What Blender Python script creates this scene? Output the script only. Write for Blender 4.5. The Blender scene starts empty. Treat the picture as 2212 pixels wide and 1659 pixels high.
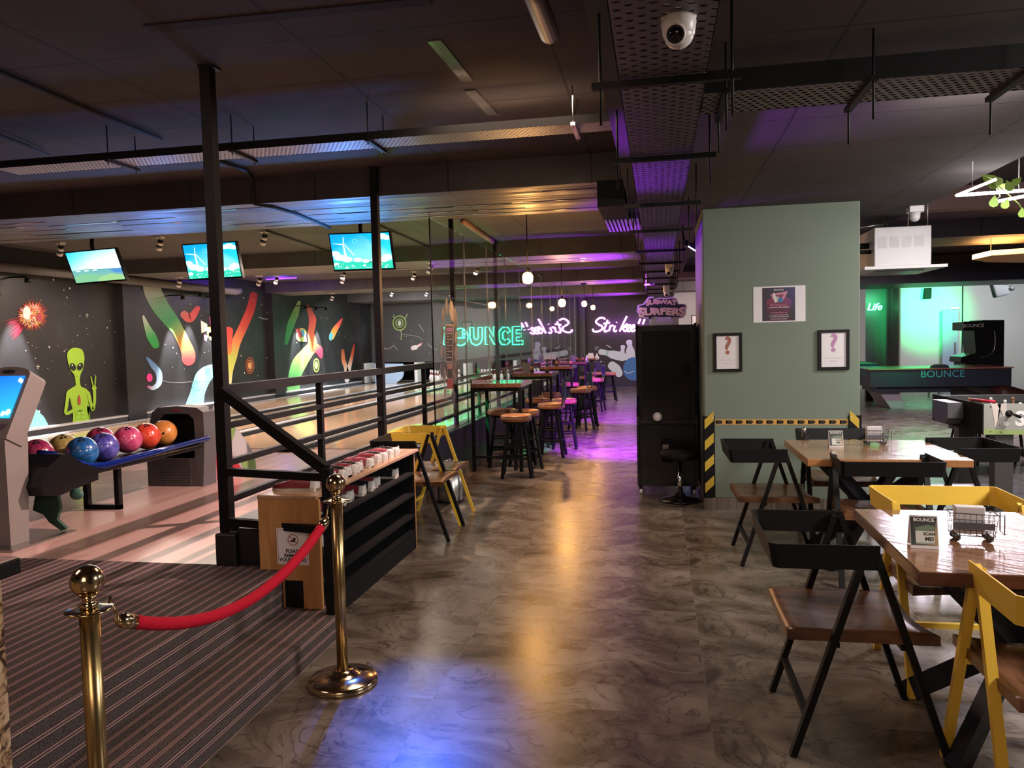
import bpy, bmesh, math, random
from mathutils import Vector, Matrix, Euler
random.seed(7)
PI = math.pi
SC = bpy.context.scene
COL = SC.collection

# ---------------------------------------------------------------- camera, world, exposure
F = 1657.0; CX, CY, H = 1106.0, 829.5, 1.55
def _basis():
    f = Vector((1422.0-CX, -(730.0-CY), -F)).normalized()
    r = -Vector((-7550.0-CX, -(947.0-CY), -F)).normalized()
    r = (r - f*r.dot(f)).normalized()
    u = r.cross(f)
    return r, f, u
_r, _f, _u = _basis()
ROT = Matrix((_r, _f, _u))            # camera axes -> world axes
cam_d = bpy.data.cameras.new('camera'); cam = bpy.data.objects.new('camera', cam_d); COL.objects.link(cam)
cam_d.sensor_width = 36.0; cam_d.lens = 36.0*F/2212.0; cam_d.clip_start = 0.02; cam_d.clip_end = 200
cam.matrix_world = Matrix.Translation((0, 0, H)) @ ROT.to_4x4()
SC.camera = cam
w = bpy.data.worlds.new('world'); SC.world = w; w.use_nodes = True
w.node_tree.nodes['Background'].inputs[0].default_value = (0.32, 0.29, 0.30, 1)
w.node_tree.nodes['Background'].inputs[1].default_value = 0.22
SC.view_settings.view_transform = 'Standard'; SC.view_settings.look = 'None'
SC.view_settings.gamma = 1.0; SC.view_settings.exposure = 0.35; SC.view_settings.use_curve_mapping = False
cy = SC.cycles
cy.use_denoising = True
cy.max_bounces = 7; cy.diffuse_bounces = 3; cy.glossy_bounces = 4; cy.transmission_bounces = 4; cy.transparent_max_bounces = 24
cy.caustics_reflective = False; cy.caustics_refractive = False; cy.sample_clamp_indirect = 3.0
cy.use_adaptive_sampling = True; cy.adaptive_threshold = 0.02

def at(px, py, x=None, y=None, z=None):
    """point of the place seen at a pixel of the photograph, on a given world plane"""
    d = ROT @ Vector((px-CX, -(py-CY), -F)); o = Vector((0, 0, H))
    if x is not None: t = x/d.x
    elif y is not None: t = y/d.y
    else: t = (z-H)/d.z
    return o + d*t

# ---------------------------------------------------------------- lamps of the room, with added fills and uplights that have no fixture
def lamp(name, kind, loc, color, power, target=None, size=0.1, spot=60, blend=0.5, size_y=None):
    d = bpy.data.lights.new(name, kind); o = bpy.data.objects.new(name, d); COL.objects.link(o)
    o.location = loc; d.color = color; d.energy = power
    if kind == 'AREA':
        d.shape = 'RECTANGLE' if size_y else 'SQUARE'; d.size = size
        if size_y: d.size_y = size_y
    else: d.shadow_soft_size = size
    if kind == 'SPOT': d.spot_size = math.radians(spot); d.spot_blend = blend
    if target is not None:
        o.rotation_euler = (Vector(target)-Vector(loc)).to_track_quat('-Z', 'Y').to_euler()
    return o
WARM = (1.0, 0.72, 0.52); PINK = (1.0, 0.66, 0.60); WHITE = (1, 0.93, 0.86); PURPLE = (0.36, 0.03, 1.0); GREEN = (0.02, 1.0, 0.28); BLUE = (0.05, 0.16, 1.0)
lamp('entrance_fill', 'AREA', (-0.4, -1.6, 2.6), WARM, 48, (-0.2, 0.6, 0), 1.6)  # unseen area fill, stands in for ceiling lamps behind the camera
lamp('desk_fill', 'AREA', (-3.8, 1.6, 2.95), PINK, 20, (-3.4, 2.2, 0), 1.0)  # unseen fill over the desk, added without a fixture
lamp('spot_over_approach', 'SPOT', (-0.85, 5.9, 2.60), PINK, 620, (-4.5, 4.9, 0.35), 0.018, 78, 0.6)
lamp('corridor_fill', 'AREA', (-0.9, 4.4, 3.0), WARM, 26, (-0.9, 4.6, 0), 0.9)  # added fill just under the slab, no ceiling fixture built
lamp('spot_by_bar', 'SPOT', (-3.3, 7.5, 2.75), WARM, 330, (-1.3, 6.3, 0), 0.03, 40, 0.25)
lamp('spot_corridor_far', 'SPOT', (-1.9, 8.3, 2.95), WARM, 300, (-0.7, 9.2, 0), 0.08, 60, 0.9)
lamp('blue_spot', 'SPOT', (-1.9, 5.6, 2.7), BLUE, 900, (-0.98, 3.0, 0), 0.03, 16, 0.9)
lamp('lane_wash_near', 'AREA', (-5.8, 10.2, 2.80), (1, 0.80, 0.66), 210, (-5.8, 10.2, 0), 5.2, size_y=0.5)
lamp('lane_wash_mid', 'AREA', (-5.8, 15.0, 2.95), (1, 0.82, 0.70), 190, (-5.8, 15.2, 0), 5.2, size_y=0.5)
lamp('lane_wash_far', 'AREA', (-5.8, 20.2, 2.9), (0.95, 0.97, 1), 190, (-5.8, 21.0, 0), 5.2, size_y=0.4)
lamp('purple_flood_1', 'SPOT', (-0.15, 8.6, 2.60), PURPLE, 6500, (-0.45, 10.9, 0), 0.08, 42, 0.9)
lamp('purple_flood_2', 'SPOT', (-0.15, 12.6, 2.60), PURPLE, 5000, (-0.6, 16.0, 0), 0.08, 56, 0.9)
lamp('purple_beam_fill_1', 'SPOT', (-0.45, 12.25, 1.9), PURPLE, 420, (-1.1, 12.25, 2.84), 0.08, 84, 1.0)  # three added uplights in mid-air, to turn the beam undersides purple
lamp('purple_beam_fill_2', 'SPOT', (-0.45, 17.5, 1.9), PURPLE, 520, (-1.2, 17.5, 2.84), 0.08, 88, 1.0)
lamp('purple_beam_fill_3', 'SPOT', (-0.45, 22.3, 1.9), PURPLE, 600, (-1.5, 22.5, 2.84), 0.08, 92, 1.0)
lamp('purple_tray_fill', 'SPOT', (-1.0, 4.6, 1.7), PURPLE, 160, (-0.08, 4.4, 2.44), 0.08, 50, 0.9)  # two added spots from below, no fixture, to tint the long tray
lamp('purple_tray_fill_2', 'SPOT', (-1.0, 7.6, 1.7), PURPLE, 160, (-0.1, 7.8, 2.5), 0.08, 90, 0.9)
lamp('green_flood_bar', 'SPOT', (-3.05, 8.5, 2.75), GREEN, 5200, (-2.75, 10.2, 0.35), 0.06, 38, 0.6)
lamp('green_flood_lane', 'SPOT', (-5.6, 16.6, 2.75), GREEN, 800, (-4.9, 19.0, 0.35), 0.06, 55, 0.9)
lamp('blue_beam_fill_1', 'SPOT', (-3.2, 7.72, 2.1), (0.06, 0.3, 1.0), 150, (-3.3, 7.2, 2.84), 0.1, 130, 1.0)  # two added blue spots without fixtures, to colour the first beam's underside
lamp('blue_beam_fill_2', 'SPOT', (-5.3, 7.72, 2.1), (0.1, 0.32, 1.0), 90, (-5.4, 7.2, 2.84), 0.1, 130, 1.0)
lamp('blue_tray_fill', 'SPOT', (-1.9, 5.6, 1.9), (0.06, 0.3, 1.0), 12, (-1.7, 4.85, 2.86), 0.05, 24, 1.0)  # added spot in mid-air for the blue patch on the cross tray
lamp('warm_tray_fill', 'SPOT', (-0.9, 5.4, 1.9), (1.0, 0.55, 0.22), 22, (-0.9, 4.8, 2.86), 0.05, 34, 1.0)  # warm spot added below the cross tray for its orange tint
lamp('dining_lamp', 'AREA', (3.3, 2.4, 2.5), WHITE, 105, (2.0, 3.2, 0), 0.8)
lamp('dining_lamp_far', 'AREA', (3.5, 5.9, 2.45), WHITE, 60, (2.2, 5.8, 0), 0.6)
lamp('pillar_wash', 'AREA', (1.5, 3.9, 2.45), (1, 0.93, 0.85), 7, (1.1, 7.0, 1.2), 0.5)
lamp('games_room_lamp', 'AREA', (4.4, 12.5, 2.75), (0.95, 0.84, 0.98), 230, (4.4, 12.5, 0), 1.8)
lamp('games_green', 'SPOT', (6.6, 19.9, 2.5), GREEN, 900, (6.95, 22.0, 2.1), 0.1, 60, 1.0)
lamp('games_green_floor', 'SPOT', (4.4, 15.6, 2.45), GREEN, 500, (4.9, 18.3, 0), 0.1, 60, 1.0)
lamp('games_green_patch', 'SPOT', (2.8, 10.0, 2.75), GREEN, 380, (3.0, 12.2, 0), 0.05, 22, 0.9)
lamp('games_white', 'AREA', (7.8, 19.0, 2.7), (0.9, 0.95, 1.0), 90, (7.6, 21.8, 1.2), 1.0)
lamp('far_room', 'AREA', (1.2, 18.5, 2.7), (1, 0.78, 0.78), 130, (1.0, 21.5, 0.8), 1.0)

# ---------------------------------------------------------------- materials
def new_mat(name):
    m = bpy.data.materials.new(name); m.use_nodes = True
    nt = m.node_tree; b = nt.nodes['Principled BSDF']
    return m, nt, b
def nd(nt, t, **k):
    n = nt.nodes.new(t)
    for a, v in k.items(): setattr(n, a, v)
    return n
def simple(name, col, rough=0.5, metal=0.0, spec=0.5, var=0.12, scale=18.0, coat=0.0, bump=0.0, stretch=(1, 1, 1)):
    """plain paint or metal with a faint procedural mottling"""
    m, nt, b = new_mat(name)
    tc = nd(nt, 'ShaderNodeTexCoord'); mp = nd(nt, 'ShaderNodeMapping'); mp.inputs['Scale'].default_value = stretch
    nz = nd(nt, 'ShaderNodeTexNoise'); nz.inputs['Scale'].default_value = scale; nz.inputs['Detail'].default_value = 3
    mx = nd(nt, 'ShaderNodeMix', data_type='RGBA')
    nt.links.new(tc.outputs['Object'], mp.inputs[0]); nt.links.new(mp.outputs[0], nz.inputs['Vector'])
    nt.links.new(nz.outputs[0], mx.inputs[0])
    mx.inputs[6].default_value = (*[max(0, c*(1-var)) for c in col], 1)
    mx.inputs[7].default_value = (*[min(1, c*(1+var)) for c in col], 1)
    nt.links.new(mx.outputs[2], b.inputs['Base Color'])
    b.inputs['Roughness'].default_value = rough; b.inputs['Metallic'].default_value = metal
    b.inputs['Specular IOR Level'].default_value = spec; b.inputs['Coat Weight'].default_value = coat
    b.inputs['Coat Roughness'].default_value = 0.06
    if bump:
        bp = nd(nt, 'ShaderNodeBump'); bp.inputs['Strength'].default_value = bump; bp.inputs['Distance'].default_value = 0.005
        nt.links.new(nz.outputs[0], bp.inputs['Height']); nt.links.new(bp.outputs[0], b.inputs['Normal'])
    return m
def emit(name, col, strength):
    m, nt, b = new_mat(name)
    b.inputs['Base Color'].default_value = (*[c*0.5 for c in col], 1)
    b.inputs['Emission Color'].default_value = (*col, 1); b.inputs['Emission Strength'].default_value = strength
    return m
def vcol(name, strength=0.0, rough=0.5, noise=0.0):
    """colour comes from the painted shapes themselves"""
    m, nt, b = new_mat(name)
    a = nd(nt, 'ShaderNodeVertexColor'); a.layer_name = 'Col'
    nt.links.new(a.outputs[0], b.inputs['Base Color']); b.inputs['Roughness'].default_value = rough
    if strength:
        nt.links.new(a.outputs[0], b.inputs['Emission Color']); b.inputs['Emission Strength'].default_value = strength
        b.inputs['Base Color'].default_value = (0.02, 0.02, 0.02, 1); nt.links.remove(b.inputs['Base Color'].links[0])
    return m
def ramp(nt, fac, stops):
    r = nd(nt, 'ShaderNodeValToRGB'); e = r.color_ramp.elements
    while len(e) < len(stops): e.new(0.5)
    for i, (p, c) in enumerate(stops): e[i].position = p; e[i].color = (*c, 1)
    nt.links.new(fac, r.inputs[0]); return r
def math_n(nt, op, a, b=None, c=None):
    n = nd(nt, 'ShaderNodeMath', operation=op)
    for i, v in enumerate((a, b, c)):
        if v is None: continue
        if isinstance(v, (int, float)): n.inputs[i].default_value = v
        else: nt.links.new(v, n.inputs[i])
    return n.outputs[0]
def world_pos(nt): return nd(nt, 'ShaderNodeNewGeometry').outputs['Position']

def floor_marble():
    m, nt, b = new_mat('dark_marble_tile')
    pos = world_pos(nt); sep = nd(nt, 'ShaderNodeSeparateXYZ'); nt.links.new(pos, sep.inputs[0])
    # tile cells 1.175 x 0.61 m
    u = math_n(nt, 'DIVIDE', math_n(nt, 'ADD', sep.outputs[0], 0.99+11.75), 1.175)
    v = math_n(nt, 'DIVIDE', math_n(nt, 'ADD', sep.outputs[1], -3.14+12.2), 0.61)
    fu = math_n(nt, 'FRACT', u); fv = math_n(nt, 'FRACT', v)
    cell = nd(nt, 'ShaderNodeCombineXYZ')
    par = math_n(nt, 'MODULO', math_n(nt, 'FLOOR', u), 2.0); par2 = math_n(nt, 'MODULO', math_n(nt, 'FLOOR', v), 3.0)
    # printed slabs repeat: local coordinate inside the tile + an offset per kind of slab
    lx = math_n(nt, 'ADD', math_n(nt, 'MULTIPLY', fu, 1.175), math_n(nt, 'MULTIPLY', par, 7.3))
    ly = math_n(nt, 'ADD', math_n(nt, 'MULTIPLY', fv, 0.61), math_n(nt, 'MULTIPLY', math_n(nt, 'FLOOR', math_n(nt, 'MULTIPLY', par2, 0.5)), 5.1))
    nt.links.new(lx, cell.inputs[0]); nt.links.new(ly, cell.inputs[1])
    mp = nd(nt, 'ShaderNodeMapping'); mp.inputs['Rotation'].default_value = (0, 0, 0.35); mp.inputs['Scale'].default_value = (1.0, 1.25, 1)
    nt.links.new(cell.outputs[0], mp.inputs[0])
    n1 = nd(nt, 'ShaderNodeTexNoise'); n1.inputs['Scale'].default_value = 1.9; n1.inputs['Detail'].default_value = 9; n1.inputs['Roughness'].default_value = 0.62; n1.inputs['Distortion'].default_value = 0.9
    nt.links.new(mp.outputs[0], n1.inputs['Vector'])
    base = ramp(nt, n1.outputs[0], [(0.30, (0.038, 0.026, 0.019)), (0.42, (0.105, 0.080, 0.062)), (0.55, (0.195, 0.158, 0.130)), (0.72, (0.285, 0.243, 0.205))])
    n2 = nd(nt, 'ShaderNodeTexNoise'); n2.inputs['Scale'].default_value = 2.6; n2.inputs['Detail'].default_value = 8; n2.inputs['Distortion'].default_value = 2.4
    nt.links.new(mp.outputs[0], n2.inputs['Vector'])
    vein = math_n(nt, 'ABSOLUTE', math_n(nt, 'SUBTRACT', n2.outputs[0], 0.5))
    vm = ramp(nt, vein, [(0.0, (1, 1, 1)), (0.022, (0, 0, 0)), (1.0, (0, 0, 0))])
    mx = nd(nt, 'ShaderNodeMix', data_type='RGBA'); nt.links.new(math_n(nt, 'MULTIPLY', vm.outputs[0], 0.7), mx.inputs[0])
    nt.links.new(base.outputs[0], mx.inputs[6]); mx.inputs[7].default_value = (0.022, 0.013, 0.010, 1)
    # joints
    jx = math_n(nt, 'LESS_THAN', fu, 0.0035); jy = math_n(nt, 'LESS_THAN', fv, 0.006)
    j = math_n(nt, 'MAXIMUM', jx, jy)
    mj = nd(nt, 'ShaderNodeMix', data_type='RGBA'); nt.links.new(math_n(nt, 'MULTIPLY', j, 0.55), mj.inputs[0])
    nt.links.new(mx.outputs[2], mj.inputs[6]); mj.inputs[7].default_value = (0.19, 0.155, 0.13, 1)
    nt.links.new(mj.outputs[2], b.inputs['Base Color'])
    rr = nd(nt, 'ShaderNodeMapRange'); rr.inputs[3].default_value = 0.20; rr.inputs[4].default_value = 0.36
    nt.links.new(n1.outputs[0], rr.inputs[0]); nt.links.new(rr.outputs[0], b.inputs['Roughness'])
    b.inputs['Specular IOR Level'].default_value = 0.5
    return m
def planks(name, c0, c1, width=0.027, axis=0, rough=0.2, length=1.2, coat=0.3, off=0.0):
    """narrow boards running along the other axis"""
    m, nt, b = new_mat(name)
    pos = world_pos(nt); sep = nd(nt, 'ShaderNodeSeparateXYZ'); nt.links.new(pos, sep.inputs[0])
    a, c = (0, 1) if axis == 0 else (1, 0)
    row = math_n(nt, 'FLOOR', math_n(nt, 'DIVIDE', sep.outputs[a], width))
    wn = nd(nt, 'ShaderNodeTexWhiteNoise', noise_dimensions='1D'); nt.links.new(row, wn.inputs['W'])
    seg = math_n(nt, 'FLOOR', math_n(nt, 'DIVIDE', math_n(nt, 'ADD', sep.outputs[c], math_n(nt, 'MULTIPLY', wn.outputs[0], 5.0)), length))
    wn2 = nd(nt, 'ShaderNodeTexWhiteNoise', noise_dimensions='2D'); cb = nd(nt, 'ShaderNodeCombineXYZ')
    nt.links.new(row, cb.inputs[0]); nt.links.new(seg, cb.inputs[1]); nt.links.new(cb.outputs[0], wn2.inputs['Vector'])
    mp = nd(nt, 'ShaderNodeMapping'); mp.inputs['Scale'].default_value = (40, 1.5, 40) if axis == 0 else (1.5, 40, 40)
    nt.links.new(pos, mp.inputs[0]); nz = nd(nt, 'ShaderNodeTexNoise'); nz.inputs['Scale'].default_value = 1.0; nz.inputs['Detail'].default_value = 4
    nt.links.new(mp.outputs[0], nz.inputs['Vector'])
    f = math_n(nt, 'ADD', math_n(nt, 'MULTIPLY', wn2.outputs[0], 0.55), math_n(nt, 'MULTIPLY', nz.outputs[0], 0.5))
    r = ramp(nt, f, [(0.15, c0), (0.9, c1)])
    nt.links.new(r.outputs[0], b.inputs['Base Color']); b.inputs['Roughness'].default_value = rough
    b.inputs['Coat Weight'].default_value = coat; b.inputs['Coat Roughness'].default_value = 0.08
    return m
def carpet():
    m, nt, b = new_mat('striped_carpet')
    uv = nd(nt, 'ShaderNodeUVMap'); uv.uv_map = 'UVMap'; sep = nd(nt, 'ShaderNodeSeparateXYZ'); nt.links.new(uv.outputs[0], sep.inputs[0])
    f = math_n(nt, 'FRACT', math_n(nt, 'DIVIDE', sep.outputs[0], 0.062))
    l1 = math_n(nt, 'LESS_THAN', math_n(nt, 'ABSOLUTE', math_n(nt, 'SUBTRACT', f, 0.42)), 0.045)
    l2 = math_n(nt, 'LESS_THAN', math_n(nt, 'ABSOLUTE', math_n(nt, 'SUBTRACT', f, 0.60)), 0.045)
    line = math_n(nt, 'MAXIMUM', l1, l2)
    halo = math_n(nt, 'LESS_THAN', math_n(nt, 'ABSOLUTE', math_n(nt, 'SUBTRACT', f, 0.51)), 0.20)
    nz = nd(nt, 'ShaderNodeTexNoise'); nz.inputs['Scale'].default_value = 260; nz.inputs['Detail'].default_value = 2
    nt.links.new(world_pos(nt), nz.inputs['Vector'])
    base = ramp(nt, nz.outputs[0], [(0.3, (0.030, 0.024, 0.026)), (0.7, (0.150, 0.118, 0.112))])
    mh = nd(nt, 'ShaderNodeMix', data_type='RGBA'); nt.links.new(math_n(nt, 'MULTIPLY', halo, 0.55), mh.inputs[0])
    nt.links.new(base.outputs[0], mh.inputs[6]); mh.inputs[7].default_value = (0.055, 0.014, 0.012, 1)
    mx = nd(nt, 'ShaderNodeMix', data_type='RGBA'); nt.links.new(line, mx.inputs[0])
    nt.links.new(mh.outputs[2], mx.inputs[6]); mx.inputs[7].default_value = (0.40, 0.27, 0.245, 1)
    nt.links.new(mx.outputs[2], b.inputs['Base Color']); b.inputs['Roughness'].default_value = 0.95; b.inputs['Specular IOR Level'].default_value = 0.1
    bp = nd(nt, 'ShaderNodeBump'); bp.inputs['Strength'].default_value = 0.6; bp.inputs['Distance'].default_value = 0.004
    nt.links.new(nz.outputs[0], bp.inputs['Height']); nt.links.new(bp.outputs[0], b.inputs['Normal'])
    return m
def concrete(name, c0, c1, rough_lo=0.35, rough_hi=0.8, board=0.62, bump=0.35, streak=0.12):
    """board-marked painted concrete: seams every board along y, long seams every 1.22 m along x"""
    m, nt, b = new_mat(name)
    pos = world_pos(nt); sep = nd(nt, 'ShaderNodeSeparateXYZ'); nt.links.new(pos, sep.inputs[0])
    nz = nd(nt, 'ShaderNodeTexNoise'); nz.inputs['Scale'].default_value = 1.3; nz.inputs['Detail'].default_value = 8; nz.inputs['Roughness'].default_value = 0.65
    nt.links.new(pos, nz.inputs['Vector'])
    base = ramp(nt, nz.outputs[0], [(0.3, c0), (0.7, c1)])
    mp = nd(nt, 'ShaderNodeMapping'); mp.inputs['Scale'].default_value = (0.7, 14, 1); nt.links.new(pos, mp.inputs[0])
    ns = nd(nt, 'ShaderNodeTexNoise'); ns.inputs['Scale'].default_value = 1.0; ns.inputs['Detail'].default_value = 5
    nt.links.new(mp.outputs[0], ns.inputs['Vector'])
    wob = math_n(nt, 'MULTIPLY', nz.outputs[0], 0.03)
    fx = math_n(nt, 'FRACT', math_n(nt, 'ADD', math_n(nt, 'DIVIDE', sep.outputs[0], 1.22), math_n(nt, 'ADD', wob, 0.42)))
    fy = math_n(nt, 'FRACT', math_n(nt, 'ADD', math_n(nt, 'DIVIDE', sep.outputs[1], board), wob))
    sx = math_n(nt, 'LESS_THAN', fx, 0.012); sy = math_n(nt, 'LESS_THAN', fy, 0.02)
    seam = math_n(nt, 'MAXIMUM', sx, math_n(nt, 'MULTIPLY', sy, math_n(nt, 'GREATER_THAN', ns.outputs[0], 0.47)))
    mx = nd(nt, 'ShaderNodeMix', data_type='RGBA'); nt.links.new(math_n(nt, 'MULTIPLY', seam, 0.75), mx.inputs[0])
    nt.links.new(base.outputs[0], mx.inputs[6]); mx.inputs[7].default_value = (0.012, 0.009, 0.008, 1)
    nt.links.new(mx.outputs[2], b.inputs['Base Color'])
    rg = nd(nt, 'ShaderNodeMapRange'); rg.inputs[1].default_value = 0.38; rg.inputs[2].default_value = 0.62
    rg.inputs[3].default_value = rough_hi; rg.inputs[4].default_value = rough_lo
    nt.links.new(ns.outputs[0], rg.inputs[0]); nt.links.new(rg.outputs[0], b.inputs['Roughness'])
    bp = nd(nt, 'ShaderNodeBump'); bp.inputs['Strength'].default_value = bump; bp.inputs['Distance'].default_value = 0.010
    nt.links.new(math_n(nt, 'SUBTRACT', math_n(nt, 'MULTIPLY', ns.outputs[0], streak), seam), bp.inputs['Height']); nt.links.new(bp.outputs[0], b.inputs['Normal'])
    b.inputs['Specular IOR Level'].default_value = 0.5
    return m
def wood(name, c0, c1, scale=6.0, rough=0.3, stretch=(1, 8, 8), coat=0.0, rot=0.0):
    m, nt, b = new_mat(name)
    tc = nd(nt, 'ShaderNodeTexCoord'); mp = nd(nt, 'ShaderNodeMapping'); mp.inputs['Scale'].default_value = stretch; mp.inputs['Rotation'].default_value = (0, 0, rot)
    nt.links.new(tc.outputs['Object'], mp.inputs[0])
    nz = nd(nt, 'ShaderNodeTexNoise'); nz.inputs['Scale'].default_value = scale; nz.inputs['Detail'].default_value = 6; nz.inputs['Distortion'].default_value = 0.8
    nt.links.new(mp.outputs[0], nz.inputs['Vector'])
    r = ramp(nt, nz.outputs[0], [(0.3, c0), (0.7, c1)]); nt.links.new(r.outputs[0], b.inputs['Base Color'])
    b.inputs['Roughness'].default_value = rough; b.inputs['Coat Weight'].default_value = coat; b.inputs['Coat Roughness'].default_value = 0.1
    bp = nd(nt, 'ShaderNodeBump'); bp.inputs['Strength'].default_value = 0.25; bp.inputs['Distance'].default_value = 0.004
    nt.links.new(nz.outputs[0], bp.inputs['Height']); nt.links.new(bp.outputs[0], b.inputs['Normal'])
    return m
def table_wood(name, c0, c1):
    """varnished top of boards laid on the slant"""
    m, nt, b = new_mat(name)
    tc = nd(nt, 'ShaderNodeTexCoord'); mp = nd(nt, 'ShaderNodeMapping'); mp.inputs['Rotation'].default_value = (0, 0, 0.7); mp.inputs['Scale'].default_value = (1, 1, 1)
    nt.links.new(tc.outputs['Object'], mp.inputs[0]); sep = nd(nt, 'ShaderNodeSeparateXYZ'); nt.links.new(mp.outputs[0], sep.inputs[0])
    row = math_n(nt, 'FLOOR', math_n(nt, 'DIVIDE', sep.outputs[1], 0.085))
    wn = nd(nt, 'ShaderNodeTexWhiteNoise', noise_dimensions='1D'); nt.links.new(row, wn.inputs['W'])
    m2 = nd(nt, 'ShaderNodeMapping'); m2.inputs['Scale'].default_value = (3, 26, 3); nt.links.new(mp.outputs[0], m2.inputs[0])
    nz = nd(nt, 'ShaderNodeTexNoise'); nz.inputs['Scale'].default_value = 1.0; nz.inputs['Detail'].default_value = 6; nz.inputs['Distortion'].default_value = 1.2
    nt.links.new(m2.outputs[0], nz.inputs['Vector'])
    f = math_n(nt, 'ADD', math_n(nt, 'MULTIPLY', wn.outputs[0], 0.35), math_n(nt, 'MULTIPLY', nz.outputs[0], 0.75))
    r = ramp(nt, f, [(0.25, c0), (0.85, c1)]); nt.links.new(r.outputs[0], b.inputs['Base Color'])
    b.inputs['Roughness'].default_value = 0.22; b.inputs['Coat Weight'].default_value = 0.8; b.inputs['Coat Roughness'].default_value = 0.08
    bp = nd(nt, 'ShaderNodeBump'); bp.inputs['Strength'].default_value = 0.35; bp.inputs['Distance'].default_value = 0.006
    nt.links.new(f, bp.inputs['Height']); nt.links.new(bp.outputs[0], b.inputs['Normal']); nt.links.new(bp.outputs[0], b.inputs['Coat Normal'])
    return m
def perforated(name, col, pitch=0.03, hole=0.3, rough=0.35, slot=1.0, metal=0.6, ax=(0, 1)):
    """sheet metal with rows of punched holes"""
    m, nt, b = new_mat(name)
    pos = world_pos(nt); sep = nd(nt, 'ShaderNodeSeparateXYZ'); nt.links.new(pos, sep.inputs[0])
    v = math_n(nt, 'DIVIDE', sep.outputs[ax[1]], pitch*0.87)
    u = math_n(nt, 'ADD', math_n(nt, 'DIVIDE', sep.outputs[ax[0]], pitch*slot), math_n(nt, 'MULTIPLY', math_n(nt, 'MODULO', math_n(nt, 'ADD', math_n(nt, 'FLOOR', v), 2000), 2.0), 0.5))
    du = math_n(nt, 'MULTIPLY', math_n(nt, 'SUBTRACT', math_n(nt, 'FRACT', math_n(nt, 'ADD', u, 500)), 0.5), slot*0.8 if slot > 1 else 1.0)
    dv = math_n(nt, 'SUBTRACT', math_n(nt, 'FRACT', math_n(nt, 'ADD', v, 500)), 0.5)
    d = math_n(nt, 'SQRT', math_n(nt, 'ADD', math_n(nt, 'MULTIPLY', du, du), math_n(nt, 'MULTIPLY', dv, dv)))
    nt.links.new(math_n(nt, 'GREATER_THAN', d, hole), b.inputs['Alpha'])
    b.inputs['Base Color'].default_value = (*col, 1); b.inputs['Roughness'].default_value = rough; b.inputs['Metallic'].default_value = metal
    return m
def glass_mat():
    m, nt, b = new_mat('clear_glass'); out = nt.nodes['Material Output']; nt.nodes.remove(b)
    g = nd(nt, 'ShaderNodeNewGeometry'); dt = nd(nt, 'ShaderNodeVectorMath', operation='DOT_PRODUCT')
    nt.links.new(g.outputs['Normal'], dt.inputs[0]); nt.links.new(g.outputs['Incoming'], dt.inputs[1])
    k = math_n(nt, 'SUBTRACT', 1.0, math_n(nt, 'ABSOLUTE', dt.outputs['Value']))
    fac = math_n(nt, 'ADD', math_n(nt, 'MULTIPLY', math_n(nt, 'POWER', k, 5.0), 0.80), 0.035)
    tr = nd(nt, 'ShaderNodeBsdfTransparent'); tr.inputs[0].default_value = (0.95, 0.985, 0.965, 1)
    gl = nd(nt, 'ShaderNodeBsdfGlossy'); gl.inputs['Roughness'].default_value = 0.015
    mx = nd(nt, 'ShaderNodeMixShader'); nt.links.new(fac, mx.inputs[0]); nt.links.new(tr.outputs[0], mx.inputs[1]); nt.links.new(gl.outputs[0], mx.inputs[2])
    nt.links.new(mx.outputs[0], out.inputs[0]); return m
def amber_glass():
    m, nt, b = new_mat('amber_glass'); out = nt.nodes['Material Output']; nt.nodes.remove(b)
    fr = nd(nt, 'ShaderNodeFresnel'); fr.inputs[0].default_value = 1.4
    tr = nd(nt, 'ShaderNodeBsdfTransparent'); tr.inputs[0].default_value = (1.0, 0.78, 0.35, 1)
    gl = nd(nt, 'ShaderNodeBsdfGlossy'); gl.inputs['Roughness'].default_value = 0.1
    tl = nd(nt, 'ShaderNodeBsdfTranslucent'); tl.inputs[0].default_value = (1.0, 0.6, 0.15, 1)
    m1 = nd(nt, 'ShaderNodeMixShader'); m1.inputs[0].default_value = 0.45; nt.links.new(tr.outputs[0], m1.inputs[1]); nt.links.new(tl.outputs[0], m1.inputs[2])
    mx = nd(nt, 'ShaderNodeMixShader'); nt.links.new(fr.outputs[0], mx.inputs[0]); nt.links.new(m1.outputs[0], mx.inputs[1]); nt.links.new(gl.outputs[0], mx.inputs[2])
    nt.links.new(mx.outputs[0], out.inputs[0]); return m
def granite(name):
    m, nt, b = new_mat(name)
    tc = nd(nt, 'ShaderNodeTexCoord'); nz = nd(nt, 'ShaderNodeTexNoise'); nz.inputs['Scale'].default_value = 22; nz.inputs['Detail'].default_value = 8; nz.inputs['Distortion'].default_value = 1.5
    nt.links.new(tc.outputs['Object'], nz.inputs['Vector'])
    r = ramp(nt, nz.outputs[0], [(0.40, (0.035, 0.015, 0.008)), (0.46, (0.30, 0.17, 0.08)), (0.56, (0.52, 0.35, 0.21)), (0.72, (0.62, 0.46, 0.33))])
    nt.links.new(r.outputs[0], b.inputs['Base Color']); b.inputs['Roughness'].default_value = 0.3
    return m
def ball_mat(name, c0, c1):
    m, nt, b = new_mat(name)
    tc = nd(nt, 'ShaderNodeTexCoord'); nz = nd(nt, 'ShaderNodeTexNoise'); nz.inputs['Scale'].default_value = 9; nz.inputs['Detail'].default_value = 6; nz.inputs['Distortion'].default_value = 2.2
    nt.links.new(tc.outputs['Object'], nz.inputs['Vector'])
    r = ramp(nt, nz.outputs[0], [(0.35, c0), (0.68, c1)]); nt.links.new(r.outputs[0], b.inputs['Base Color'])
    b.inputs['Roughness'].default_value = 0.22; b.inputs['Coat Weight'].default_value = 0.6; return m
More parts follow.
